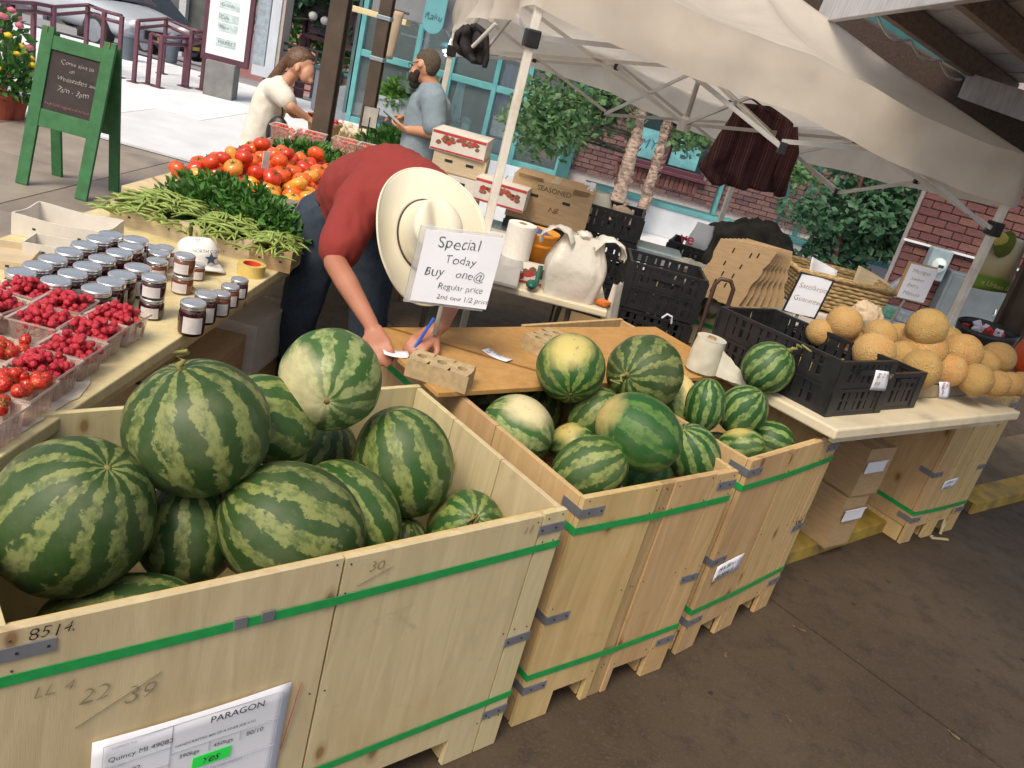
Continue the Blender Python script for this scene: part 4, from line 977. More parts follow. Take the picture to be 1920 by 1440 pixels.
m = MB(); m.ball((0,0,0),(.045,.045,.035),3,None,lambda v: 1+.12*noise.noise(v*6)); m.build('curd', M('curd_white',(.66,.60,.45),.8,.1,40,bmp=.5), cau, smooth=True); MB().tube([(0,0,-.02),(.03,.01,-.03)],.01).build('stalk', leafg, cau)
# ---- empty trays left
tray('open empty white tray at the far left of the table', (-1.83,3.11,ZL+.001), 8, .33, .22, .085, card_w, .1)
tray('empty clear lidded tray beside the jars at the left', (-1.70,2.90,ZL+.001), 14, .28, .13, .05, card_w, .0)
tray('flat empty tray at the left edge of the picture', (-1.86,2.72,ZL+.001), 20, .25, .22, .03, card_l, 0)
# ---- scale
scg = M('scale_grey', (.30,.29,.27), .45, .12, 10, bmp=.05)
def scale(label, p, rz, s=1.0):
    o = thing('market_scale', label, 'scale', p, R(rz))
    m = MB(); m.prism([(-.17*s,0),(.17*s,0),(.17*s,.055*s),(-.17*s,.055*s)], -.10*s, .19*s); m.build('body', M('scale_body',(.46,.44,.38),.5,.1,8), o, bevel=.01)
    m = MB(); m.hexa([Vector(q)*s for q in ((-.165,-.19,.003),(.165,-.19,.003),(.165,-.101,.003),(-.165,-.101,.003),(-.165,-.19,.022),(.165,-.19,.022),(.165,-.101,.088),(-.165,-.101,.088))]); pn = m.build('display_panel', scg, o, bevel=.004)
    m = MB(); m.hexa([Vector(q)*s for q in ((-.12,-.181,.029),(.03,-.181,.029),(.03,-.137,.0613),(-.12,-.137,.0613),(-.12,-.184,.031),(.03,-.184,.031),(.03,-.140,.0635),(-.12,-.140,.0635))]); m.build('screen', M('lcd',(.42,.43,.36),.25,.1,5,bmp=0), pn)
    MB().box((0,.05*s,.073*s),(.36*s,.28*s,.016*s)).build('platter', M('platter_steel',(.52,.52,.54),.25,.06,20,metal=.8), o, bevel=.004)
    for sx in (-.13,.13): MB().lathe([(.015,-.004),(.015,.004)],10,(sx*s,.1*s,0)).build('foot', ink, o)
    return o
scale('grey market scale with a steel platter behind the beans', (-1.27,4.12,ZL+.004), 12, 1.05)
# ---- tomatoes
tomr = M('tomato_red', (.62,.045,.015), .16, .25, 9, bmp=0, rand=.18, col2=(.68,.11,.02), spec=.6)
tomy = M('tomato_orange', (.70,.26,.03), .16, .25, 9, bmp=0, rand=.15, col2=(.72,.32,.05), spec=.6)
_tm = []
for k in range(4):
    m = MB(); sd = k*9
    m.ball((0,0,0),(1,1,.78),3,None,lambda v: (1-.16*math.exp(-((1-v.z)/.08)))*(1+.05*math.cos(5*math.atan2(v.y,v.x)+sd)*(1-abs(v.z)))*(1+.05*noise.noise(v*1.5+Vector((sd,0,0)))))
    _tm.append(m)
_tmd = {}
def tomato(p, r, k, mat, label, rot):
    o = thing('tomato', label, 'tomato', p, rot=rot, group='loose tomatoes'); o.scale = (r,r,r); key = (k, mat.name)
    if key not in _tmd: _tmd[key] = _tm[k].build('skin', mat, o, smooth=True).data
    else: mobj('skin', _tmd[key], o)
    if 'cal' not in _tmd:
        c = MB()
        for q in range(5): a = q*1.257; c.add([(0,0,.68),(.12*math.cos(a-.5),.12*math.sin(a-.5),.70),(.42*math.cos(a),.42*math.sin(a),.77),(.12*math.cos(a+.5),.12*math.sin(a+.5),.70)],[(0,1,2),(0,2,3)])
        c.tube([(0,0,.66),(.03,0,.9)], .05, 6); _tmd['cal'] = c.build('calyx', leafg, o).data
    else: mobj('calyx', _tmd['cal'], o)
tt = tray('wide brown tray of heirloom tomatoes', (-1.70,4.90,ZL), 0, .70, 1.0, .05, card, 0, holes=False)
tt2 = tray('shallow tray of red tomatoes next to the scale', (-1.36,4.72,ZL+.003), 0, .34, .55, .045, card, 0, holes=False)
n = 0; spots = []
for j in range(8):
    for i in range(8):
        x = -2.02+i*.105+random.uniform(-.012,.012)+(.05 if j%2 else 0); y = 4.42+j*.125+random.uniform(-.015,.015); spots.append((x,y,ZL+.055))
for j in range(6):
    for i in range(5):
        x = -1.90+i*.12+random.uniform(-.02,.02); y = 4.55+j*.15+random.uniform(-.02,.02); spots.append((x,y,ZL+.118))
for i in range(6): spots.append((-1.82+random.uniform(-.05,.35), 4.6+i*.13, ZL+.175))
for x, y, z in spots:
    if x > -1.19: continue
    isy = random.random() < .26; r = random.uniform(.047,.058); n += 1
    tomato((x,y,z), r, n%4, tomy if isy else tomr, '%s tomato in the %s layer of the tomato heap, %s %s' % ('orange' if isy else 'ripe red', 'lowest' if z < ZL+.08 else 'middle' if z < ZL+.15 else 'top', 'near' if y < 4.75 else 'far' if y > 5.05 else 'central', 'left' if x < -1.85 else 'right' if x > -1.5 else 'middle'), (random.uniform(-.7,.7),random.uniform(-.7,.7),random.uniform(0,6)))
cl = M('tag_card',(.66,.64,.58),.8)
pc = thing('price_card', 'upright white price card among the tomatoes', 'sign', (-1.63,4.62,ZL+.05), R(60)); MB().box((0,0,.10),(.045,.004,.17)).build('card', cl, pc); MB().tube([(0,.004,0),(0,.004,.05)],.003).build('stake', ink, pc)
leaf_heap('bunches of dark green leaves behind the tomatoes', 'greens', (-1.62,5.52,ZL+.01), (.33,.20,.15), 700, 8, (.05,.09), herb)
on = M('onion_tan',(.66,.42,.16),.35,.2,12,bmp=.03,rand=.15)
random.seed(31)
for i in range(9):
    o = thing('onion', 'small tan onion beside the leafy bunches, %s from the near end' % ordw[i], 'onion', (-1.36+random.uniform(-.1,.1),5.22+i*.05,ZL+.035), group='small onions by the greens'); o.rotation_euler = (random.uniform(-.5,.5),random.uniform(-.5,.5),0)
    MB().lathe([(.004,-.03),(.024,-.022),(.034,0),(.026,.02),(.008,.034),(.004,.045)],12).build('bulb', on, o, smooth=True); MB().ball((0,0,-.031),(.008,.008,.004),1).build('root', card, o)
# ---- cherry tomato punnets stacked
cherry = M('cherry_tomato', (.56,.03,.02), .2, .3, 20, bmp=0, col2=(.62,.08,.02))
def cherry_box(p, rz, label):
    o = thing('tomato_punnet', label, 'punnet', p, R(rz), 'stacked cherry tomato punnets'); o.scale = (1.32,1.2,1.25); mobj('basket', pun_me, o)
    random.seed(int(p[0]*1000+p[2]*100+p[1]*10)); m = MB()
    for k in range(46): m.ball((random.uniform(-.5,.5)*.112,random.uniform(-.5,.5)*.10,random.choice((.013,.035,.058))+random.uniform(-.004,.004)), .0115, 1)
    h = m.build('cherry_tomatoes', cherry, None, smooth=True, loc=o.location+Vector((0,0,.002)), rot=(0,0,R(rz))); h.scale = o.scale
    tag(h, 'cherry tomatoes inside the ' + label, 'cherry tomatoes', kind='stuff')
for gi, (bx, by) in enumerate(((-1.96,5.86),(-1.56,5.98))):
    for lv in range(2):
        for ii in range(2):
            side = ('left of the brown post' if gi == 0 else 'right of the brown post'); w_ = ('lower','upper')[lv]
            cherry_box((bx+ii*.175,by+ii*.03,ZL+.002+lv*.098), 5, '%s cherry tomato punnet %s, %s of two' % (w_, side, ('left','right')[ii]))
bk = thing('wooden_basket', 'small round basket of red radishes by the woman', 'basket', (-1.96,6.75,ZL))
m = MB(); m.lathe([(.10,0),(.13,.15),(.135,.16),(.125,.16),(.095,.012)],20,capt=False); m.build('basket', M('splint_wood',(.40,.27,.14),.8,.3,30,stretch=(1,1,8)), bk); MB().lathe([(.137,.145),(.142,.15),(.142,.168),(.137,.172)],20,capb=False,capt=False).build('rim', card, bk)
random.seed(5); m = MB()
for i in range(26): m.ball((random.uniform(-.09,.09),random.uniform(-.09,.09),random.uniform(.13,.18)),random.uniform(.018,.026),2)
h = m.build('radishes', M('radish_red',(.42,.02,.06),.35,.3,15,bmp=0), None, smooth=True, loc=bk.location); tag(h,'red radishes heaped in the small basket','radishes',kind='stuff')
m = MB()
for i in range(40): m.ball((random.uniform(-.22,.22),random.uniform(-.16,.16),random.uniform(.03,.10)),random.uniform(.025,.035),2)
tag(m.build('white_onions', M('onion_white',(.68,.58,.42),.4,.15,12,bmp=0), None, smooth=True, loc=(-1.85,7.25,ZL)), 'pile of pale onions on the far table', 'onions', kind='stuff')
leaf_heap('small green peppers and leaves heaped at the far table end', 'greens', (-1.50,7.0,ZL+.0), (.26,.28,.16), 520, 9, (.05,.09), leafg)
leaf_heap('spinach leaves on the far table beyond the peppers', 'greens', (-1.55,7.45,ZL+.0), (.22,.18,.14), 350, 10, (.05,.09), herb)
random.seed(77)
sgn = thing('sign_holder', 'small wire sign holder with a blank card on the far table', 'sign', (-1.62,6.78,ZL), R(20)); MB().tube([(0,0,0),(0,0,.28)],.005).build('rod', ink, sgn); m = MB(); m.tube([(-.06,0,.20),(.06,0,.20),(.06,0,.36),(-.06,0,.36)],.004,5,closed=True); m.build('frame', ink, sgn); MB().box((0,0,.28),(.11,.002,.15)).build('card', cl, sgn)
# ---- boxes stored under the tables
def carton(label, p, rz, W_, D_, H_, mat=None, flaps=True, name='cardboard_box', tape=True):
    mat = mat or card; o = thing(name, label, 'cardboard box', p, R(rz)); t_ = .006
    MB().box((0,0,t_/2),(W_,D_,t_)).build('bottom', mat, o)
    for y in (-D_/2+t_/2, D_/2-t_/2): MB().box((0,y,H_/2+.0005),(W_,t_,H_-.001)).build('side', mat, o)
    for x in (-W_/2+t_/2, W_/2-t_/2): MB().box((x,0,H_/2+.0005),(t_,D_-2*t_-.001,H_-.003)).build('side', mat, o)
    MB().box((0,0,H_-t_/2-.002),(W_-2*t_-.001,D_-2*t_-.001,t_)).build('lid', mat, o)
    for sx in (-.2,.2): MB().box((sx*W_,-D_/2-.0004,H_*.62),(.05,.0012,.018)).build('hand_slot', ink, o)
    if tape: MB().box((0,0,H_-.0015),(.05,D_-.02,.001)).build('tape', M('tape_clear',(.5,.4,.25),.3), o)
    return o
carton('brown cardboard box under the jam table', (-1.30,3.05,.30), 3, .34, .45, .28); carton('white topped box stacked under the jam table', (-1.30,3.05,.001), 3, .36, .48, .297, card_w)
carton('brown box on the floor under the bean trays', (-1.33,3.62,.001), -4, .36, .42, .33); carton('pale box above the floor box under the bean trays', (-1.32,3.60,.332), -2, .38, .40, .25, card_w)
carton('box in the shade under the jam table front', (-1.42,2.2,.001), 0, .4, .5, .4)
# ================================================================== TENT
canv = M('tent_canvas', (.80,.74,.66), .8, .08, 3, bmp=.12, trans=.55, dirt=(.66,.59,.50), dirt_scale=2)
polew = M('tent_pole_white', (.74,.70,.62), .35, .05, 8, bmp=0, dirt=(.5,.42,.32), dirt_scale=7)
alu = M('truss_aluminium', (.60,.58,.56), .4, .06, 8, metal=.2)
blk = M('black_plastic', (.016,.016,.018), .42, .3, 18, bmp=.08)
TA, TB, TR, TL = Vector((-.365,4.42,2.43)), Vector((2.567,5.263,2.08)), Vector((1.50,8.1,1.86)), Vector((-1.22,7.35,2.18))
TC = Vector((.70,6.3,2.86)); TO = (TA+TB+TR+TL)/4; TO.z = 0
tent = thing('canopy_tent', 'white pop-up canopy tent over the back of the stall', 'tent', TO)
corners = [TA,TB,TR,TL]
def tent_fn(s, r):
    k = int(s) % 4; f = s-int(s); a, b = corners[k], corners[(k+1)%4]; p = a.lerp(b, f)
    sag = math.sin(math.pi*((2*f) % 1.0)); spike = max(0, 1-abs(f-.5)/.5)
    p = p + Vector((0,0,.015*spike-.035*sag*(1-r)))
    q = p.lerp(TC, r)
    q.z -= .26*math.sin(math.pi*min(1,r))*.55*(.30+.70*sag) + .02*noise.noise(q*1.6)
    q.z += .012*noise.noise(Vector((s*9, r*3, 1)))*(1-r)
    return q
m = MB(); NS, NRr = 160, 26
m.grid(lambda u, v: tent_fn(u*4, v**1.0*.995)-TO, NS, NRr, closed_u=True); m.build('canopy', canv, tent, smooth=True)
def val_fn(u, v):
    s = u*4; k = int(s)%4; f = s-int(s); base = tent_fn(s, 0); c = (corners[0]+corners[1]+corners[2]+corners[3])/4
    out = (base-c); out.z = 0; out.normalize()
    w_ = .016*math.sin(s*26)+.022*noise.noise(Vector((s*5,v*1.5,3)))+.012*noise.noise(Vector((s*17,v*3,7)))
    amp = 1.0 + (1.6 if k in (3,) else 0)
    return base + out*(.012+w_*v*amp) + Vector((0,0,-v*(.285+.02*noise.noise(Vector((s*3,0,5)))))) - TO
m = MB(); m.grid(val_fn, 220, 9, closed_u=True); m.build('valance', canv, tent, smooth=True)
for i, c in enumerate(corners):
    ins = (TO-c); ins.z = 0; ins.normalize(); c2 = c+ins*.035-TO
    MB().box((c2.x,c2.y,(c.z-.02+.60)/2),(.042,.042,c.z-.02-.60),rotm(0,0,16)).build('leg', polew, tent, bevel=.004)
    MB().box((c2.x,c2.y,.31),(.034,.034,.62),rotm(0,0,16)).build('lower_leg', polew, tent, bevel=.004)
    MB().box((c2.x,c2.y,c.z-.43),(.075,.075,.085),rotm(0,0,16)).build('leg_bracket', blk, tent, bevel=.008)
    MB().box((c2.x,c2.y,.006),(.09,.09,.012),rotm(0,0,16)).build('foot', blk, tent)
hub = Vector((TC.x, TC.y, 1.72)); SP = []
ti = lambda p: p-TO
for k in range(4):
    a, b = corners[k], corners[(k+1)%4]; mid = a.lerp(b,.5); SP.append(mid)
    ins = (hub-mid); ins.z = 0; ins.normalize(); off = ins*.045
    lo = Vector((0,0,-.46)); hi = Vector((0,0,-.06))
    for p, q in ((a,mid),(mid,b)):
        MB().bar(ti(p+hi+off), ti(q+lo+off), .013, .024).build('truss_bar', alu, tent); MB().bar(ti(p+lo*.93+off*1.5), ti(q+hi*.6+off*1.5), .013, .024).build('truss_bar', alu, tent)
        MB().box(ti(p.lerp(q,.5)+(lo+hi)/2+off*1.2),(.03,.03,.03)).build('joint', blk, tent)
    MB().bar(ti(mid+lo+off), ti(hub+Vector((0,0,.38))), .013, .024).build('truss_bar', alu, tent); MB().bar(ti(mid+hi+off), ti(hub), .013, .024).build('truss_bar', alu, tent)
    MB().box(ti(mid+hi+off),(.045,.045,.06)).build('joint', blk, tent); MB().box(ti(mid+lo+off),(.04,.04,.06)).build('joint', blk, tent)
MB().tube([ti(hub-Vector((0,0,.03))), ti(TC-Vector((0,0,.03)))], .018, 10).build('centre_pole', alu, tent, smooth=True)
MB().lathe([(.05,-.05),(.05,.03),(.03,.05)],12,ti(hub)).build('centre_hub', alu, tent)
# clothes hung in the tent
def hang(name, label, cat, rows, Y, mat, seed, thick=.012, amp=.035, nu=30):
    # rows: list of (left px, right px) across the garment, top to bottom
    P_ = [[Yp(*a,Y), Yp(*b,Y)] for a, b in rows]; o = thing(name, label, cat, P_[0][0]); n = len(P_)
    def fn(u, v):
        t = v*(n-1); i = min(int(t), n-2); f = t-i; l = P_[i][0].lerp(P_[i+1][0], f); r = P_[i][1].lerp(P_[i+1][1], f); q = l.lerp(r, u)
        q.y += amp*math.sin(u*17+seed+1.5*v)*(.3+v)+amp*1.5*noise.noise(Vector((u*4,v*3,seed))); q.z += .02*noise.noise(Vector((u*7,v*2,seed+4)))*v; return q-o.location
    m = MB(); m.grid(fn, nu, 20); m.build('cloth', mat, o, smooth=True, solid=thick)
    return o
def plaid():
    m, t, b = new_mat('plaid_cloth'); tc = t.nodes.new('ShaderNodeTexCoord'); sp = t.nodes.new('ShaderNodeSeparateXYZ'); t.links.new(tc.outputs['Object'], sp.inputs[0])
    def st(o, f): return ramp(t, mth(t,'FRACT',mth(t,'MULTIPLY',o,f)), [(.42,0.0),(.5,1.0),(.58,0.0)])
    c = mix(t, st(sp.outputs[0],14.0), (.065,.022,.027), (.19,.085,.075)); c = mix(t, mth(t,'MULTIPLY',st(sp.outputs[2],13.0),.6), c, (.035,.014,.022)); c = mix(t, mth(t,'MULTIPLY',st(sp.outputs[0],28.0),.5), c, (.24,.14,.12))
    t.links.new(c, b.inputs['Base Color']); b.inputs['Roughness'].default_value = .95; bump(t, b, tex(t,60,3), .3, .002); return m
ps = hang('plaid_shirt', 'dark maroon plaid shirt hanging from the tent frame', 'shirt', [((1382,192),(1446,200)),((1372,215),(1488,232)),((1352,248),(1482,268)),((1328,290),(1470,310)),((1308,312),(1466,340)),((1336,345),(1452,362))], 6.5, plaid(), 2)
hg = Yp(1410,185,6.5)-ps.location; MB().tube([hg+Vector((-.16,.0,-.06)), hg, hg+Vector((.16,.0,-.06))], .008, 6).build('hanger', blk, ps)
slv = MB(); q0, q1 = Yp(1480,240,6.45)-ps.location, Yp(1462,366,6.45)-ps.location; slv.tube([q0, q0.lerp(q1,.35)+Vector((.02,-.03,0)), q0.lerp(q1,.7)+Vector((-.01,-.03,0)), q1], [.06,.07,.06,.045], 12); slv.build('sleeve', plaid(), ps, smooth=True)
bc = hang('black_jacket', 'crumpled black jacket hanging at the tent left corner', 'jacket', [((872,50),(892,46)),((858,62),(912,62)),((852,82),(915,85)),((862,100),(918,104)),((884,112),(912,126))], 5.4, M('black_cloth',(.018,.016,.016),.95,.4,12,bmp=.3), 5, .03, .05)
MB().tube([Yp(886,88,5.33)-bc.location, Yp(930,44,5.25)-bc.location], .012, 8).build('hanger', alu, bc)
# ================================================================== RIGHT TABLE: CRATES, CANTALOUPES
def crate(label, p, M3, W_, D_, H_, tiers=1, group='black plastic crates', lattice=None, mat=None):
    mat = mat or blk; o = thing('plastic_crate', label, 'crate', p, group=group); o.rotation_euler = M3.to_euler()
    MB().box((W_/2,D_/2,.006),(W_-.004,D_-.004,.012)).build('bottom', mat, o)
    def wall(L):
        m = MB(); hh = H_/tiers
        for k in range(tiers):
            z0 = k*hh
            m.box((L/2,0,z0+hh*.10),(L,.010,hh*.20)); m.box((L/2,0,z0+hh*.93),(L,.016,hh*.12)); m.box((L/2,0,z0+hh*.56),(L,.008,hh*.08))
            n = max(5, int(L/.045))
            for i in range(n+1):
                x = .012+(L-.024)*i/n; m.box((x,0,z0+hh*.53),(.026 if i%3 else .046,.009,hh*.72))
        for x in (.02,L-.02): m.box((x,0,H_/2),(.045,.018,H_-.002))
        return m
    w_ = wall(W_); w_.build('wall', mat, o, loc=(0,.009,0), bevel=0); w_.build('wall', mat, o, loc=(0,D_-.009,0))
    s_ = wall(D_-.04); s_.build('wall', mat, o, loc=(.009,.02,0), rot=(0,0,R(90))); s_.build('wall', mat, o, loc=(W_-.009,.02,0), rot=(0,0,R(90)))
    m = MB(); m.box((W_/2,-.004,H_*.80),(W_*.36,.006,H_*.10)); m.build('handle_bar', mat, o)
    return o
cF = Zp(1548,779,.949); lo_ = RTM.transposed() @ (cF-rt0); cx0, cy0 = lo_.x, lo_.y
crate('tall double black crate of cantaloupes beside the small round melon', RT(cx0,cy0,.001), RTM, .385, .66, .235, 2)
crate('lower black crate of cantaloupes with a pink price tag', RT(cx0+.392,cy0+.02,.001), RTM, .30, .60, .17, 1)
wcr = thing('wooden_crate', 'weathered wooden crate of cantaloupes at the right table end', 'crate', RT(cx0+.73,cy0+.10,.001)); wcr.rotation_euler = RTM.to_euler()
oldw = wood_mat('grey_old_wood', (.24,.18,.12), (.32,.25,.17), rand=.1)
for z in (.035,.105):
    MB().box((.35,.008,z),(.70,.014,.062)).build('slat', oldw, wcr, bevel=.002); MB().box((.35,.492,z),(.70,.014,.062)).build('slat', oldw, wcr, bevel=.002)
    MB().box((.008,.25,z),(.014,.466,.062)).build('slat', oldw, wcr, bevel=.002); MB().box((.692,.25,z),(.014,.466,.062)).build('slat', oldw, wcr, bevel=.002)
MB().box((.35,.25,.005),(.67,.46,.008)).build('bottom', oldw, wcr)
def cant_mat():
    m, t, b = new_mat('cantaloupe_rind'); tc = t.nodes.new('ShaderNodeTexCoord'); vo = nd(t,'ShaderNodeTexVoronoi',Scale=8.5); vo.feature = 'DISTANCE_TO_EDGE'
    n_ = nd(t,'ShaderNodeTexNoise',Scale=4.0,Detail=3.0); t.links.new(tc.outputs['Object'], n_.inputs[0]); va = t.nodes.new('ShaderNodeVectorMath'); va.operation = 'MULTIPLY_ADD'; t.links.new(n_.outputs['Color'], va.inputs[0]); va.inputs[1].default_value = (.16,.16,.16); t.links.new(tc.outputs['Object'], va.inputs[2]); t.links.new(va.outputs[0], vo.inputs['Vector'])
    net = ramp(t, vo.outputs['Distance'], [(.02,1.0),(.16,0.0)]); bl = tex(t, 1.4, 4)
    c = mix(t, ramp(t, bl, [(.3,0.0),(.7,1.0)]), (.50,.24,.055), (.54,.32,.10)); c = mix(t, mth(t,'MULTIPLY',net,.5), c, (.52,.42,.25))
    oi = t.nodes.new('ShaderNodeObjectInfo'); h = t.nodes.new('ShaderNodeHueSaturation'); t.links.new(c, h.inputs['Color']); t.links.new(mth(t,'MULTIPLY_ADD',oi.outputs['Random'],.014,.496), h.inputs['Hue']); t.links.new(mth(t,'MULTIPLY_ADD',oi.outputs['Random'],-.22,1.06), h.inputs['Value'])
    t.links.new(h.outputs[0], b.inputs['Base Color']); b.inputs['Roughness'].default_value = .75; bump(t, b, net, .5, .03); return m
cantm = cant_mat(); m = MB(); n1, n2 = 32, 20; vs = []
for j in range(n2+1):
    th = math.pi*j/n2
    for i in range(n1):
        a = 2*math.pi*i/n1; w_ = 1+.012*math.cos(10*a)*math.sin(th); d = 1-.06*math.exp(-(th/.2)**2)-.04*math.exp(-((math.pi-th)/.18)**2); vs.append((math.sin(th)*math.cos(a)*w_, math.sin(th)*math.sin(a)*w_, math.cos(th)*1.06*d))
m.add(vs, [(j*n1+i,(j+1)*n1+i,(j+1)*n1+(i+1)%n1,j*n1+(i+1)%n1) for j in range(n2) for i in range(n1)])
cme = None
CANT = [(1538,624,23,1.13,'yellow cantaloupe at the back left of the tall crate'),(1583,606,29,1.20,'topmost yellow cantaloupe behind the guarantee sign'),(1592,637,23,1.12,'dark orange cantaloupe below the topmost yellow one'),(1638,660,34,1.15,'bright orange cantaloupe bulging over the tall crate edge'),(1650,629,27,1.15,'cantaloupe in the back row right of the yellow ones'),(1686,632,24,1.14,'small orange cantaloupe in the back row'),(1738,615,33,1.24,'highest round tan cantaloupe against the tent pole'),(1730,653,37,1.14,'large netted cantaloupe under the highest one'),(1691,668,26,1.10,'orange cantaloupe squeezed behind the front row'),(1727,692,33,1.09,'peach cantaloupe in front, left of the navel one'),(1780,694,28,1.08,'cantaloupe with a stem navel facing front'),(1804,661,32,1.15,'oval tan cantaloupe on top of the lower crate'),(1845,682,24,1.11,'small pinkish cantaloupe near the dark post'),(1870,672,28,1.12,'greenish cantaloupe beside the dark post'),(1830,712,28,1.07,'peach cantaloupe in the left of the wooden crate'),(1868,719,22,1.06,'second cantaloupe along the wooden crate'),(1892,720,21,1.06,'third cantaloupe along the wooden crate'),(1914,720,21,1.06,'last cantaloupe along the wooden crate'),(1778,637,22,1.16,'shaded cantaloupe behind the oval one'),(1500,690,24,1.03,'cantaloupe glimpsed through the crate lattice'),(1600,690,30,1.04,'shaded cantaloupe low inside the tall crate'),(1560,655,27,1.06,'cantaloupe inside the tall crate below the rim')]
random.seed(4)
for x, y, r, z, lb in CANT:
    c = Zp(x,y,z); o = thing('cantaloupe', lb, 'cantaloupe', c, group='cantaloupes'); rr = r*MPP(c)*1.11; o.scale = (rr,rr,rr)
    ax = IMG(random.uniform(-1,1),random.uniform(-.6,.6),random.uniform(.2,.7) if 'navel' in lb else random.uniform(-.3,.3)); o.rotation_euler = aim(IMG(.1,-.1,1) if 'navel' in lb else ax, (0,0,1)).to_euler()
    if cme is None: cme = m.build('rind', cantm, o, smooth=True).data; nme = MB().ball((0,0,.985),(.13,.13,.05),2).build('stem_scar', M('cant_navel',(.34,.27,.12),.9), o, smooth=True).data
    else: mobj('rind', cme, o); mobj('stem_scar', nme, o)
pk = thing('pumpkin', 'red orange squash at the right edge behind the crate', 'squash', Zp(1938,668,1.1)); m = MB(); m.ball((0,0,0),(.10,.10,.12),3,None,lambda v: 1+.05*abs(math.cos(4*math.atan2(v.y,v.x)))); m.build('skin', M('squash_red',(.50,.07,.02),.4,.2,8), pk, smooth=True); MB().tube([(0,0,.11),(.01,0,.15)],.012).build('stem', stemm, pk)
def hang_tag(label, pts, lines, mat_ink, Yoff=0, z=None):
    p = [Zp(x,y,z0) for (x,y),z0 in zip(pts,z)]; o = thing('price_tag', label, 'price tag', p[0]); nrm = -_fw*.012
    m = MB(); q = [v-p[0]+nrm for v in p]; m.grid(lambda u, v: q[0].lerp(q[1],u).lerp(q[3].lerp(q[2],u), v)+nrm*.5*math.sin(v*3.1), 5, 7); m.build('card', paper, o, smooth=True, solid=.001)
    xx = (q[1]-q[0]).normalized(); zz = -(q[3]-q[0]).normalized(); yy = zz.cross(xx).normalized(); RM = Matrix((xx, zz, -yy)).transposed()
    wd = (q[1]-q[0]).length
    for i, l in enumerate(lines): write(o, l, wd*.45, q[0].lerp(q[3],.36+.38*i)+xx*wd*.08+nrm*1.1, RM, mat_ink, hand=.7, seed=i)
pinkink = M('pink_ink',(.45,.10,.25),.7,bmp=0)
hang_tag('white price tag on the tall black crate', [(1640,694),(1664,697),(1657,733),(1628,731)], ['$ 2.99','ea'], pencil, z=(1.205,1.205,1.125,1.125))
hang_tag('white price tag with pink figures on the lower black crate', [(1758,716),(1778,716),(1774,748),(1757,747)], ['$ 5','5'], pinkink, z=(1.14,1.14,1.07,1.07))
# framed signs
def frame_sign(label, px, Y, lines, cat='sign', frame=True, sizes=None, stake=None, ink_m=None, hand=.7, tilt=0, backer=None):
    bl, br_, tr, tl = [Yp(*p,Y) for p in px]; o = thing('handwritten_sign', label, cat, bl); ux = (br_-bl); W_ = ux.length; ux.normalize(); uz = (tl-bl); H_ = uz.length; uz.normalize(); uy = uz.cross(ux).normalized()*-1; RMs = Matrix((ux, uz, ux.cross(uz))).transposed()
    nrm = ux.cross(uz).normalized();
    if nrm.dot(_fw) > 0: nrm = -nrm
    P_ = lambda x, z, d=0: ux*x*W_+uz*z*H_+nrm*d
    m = MB(); m.hexa([P_(0,0,-.002),P_(1,0,-.002),P_(1,1,-.002),P_(0,1,-.002),P_(0,0,.002),P_(1,0,.002),P_(1,1,.002),P_(0,1,.002)]); m.build('card', paper, o)
    if frame: m = MB(); m.tube([P_(0,0),P_(1,0),P_(1,1),P_(0,1)], .0075, 6, closed=True); m.build('frame', blk, o)
    if backer: m = MB(); m.hexa([P_(-.09,-.04,-.02),P_(.96,-.04,-.02),P_(.96,1.04,-.02),P_(-.09,1.04,-.02),P_(-.09,-.04,-.004),P_(.96,-.04,-.004),P_(.96,1.04,-.004),P_(-.09,1.04,-.004)]); m.build('backing_board', backer, o)
    for i, (tx, x, z, sz) in enumerate(lines): write(o, tx, sz*H_, P_(x,z,.0035), RMs, ink_m or pencil, hand=hand, seed=i+1, thin=.012)
    if stake: a, b = stake; MB().tube([P_(*a,-.012), P_(*b,-.012)], .009, 8).build('stake', M('stake_grey',(.26,.24,.20),.5), o)
    return o
dkink = M('marker_ink', (.06,.09,.09), .7, .2, 10, bmp=0)
frame_sign('white handwritten special offer sign in front of the cowboy hat', [(769,562),(911,580),(943,452),(800,430)], 2.83, [('Special',.18,.79,.21),('Today',.32,.58,.165),('Buy',.09,.38,.18),('one@',.50,.39,.155),('Regular price',.31,.215,.115),('2nd one 1/2 price',.33,.07,.10)], frame=False, stake=((.42,.02),(.42,-.47)), ink_m=dkink, backer=clear_mat('acrylic',(.7,.7,.75),.3))
frame_sign('black framed Satisfaction Guaranteed sign above the cantaloupes', [(1468,582),(1527,597),(1562,527),(1503,511)], 4.25, [('Satisfaction',.10,.66,.17),('Guaranteed',.10,.34,.17)], stake=((.5,0),(.45,-.5)))
frame_sign('pinkish handwritten sign before the electric meter', [(1681,556),(1731,568),(1762,508),(1709,494)], 5.2, [('Michigan',.14,.78,.15),('Sweet',.2,.56,.15),('Extra',.16,.36,.15),('Melons',.12,.12,.17)], frame=False, stake=((.35,0),(.2,-1.05)), backer=card)
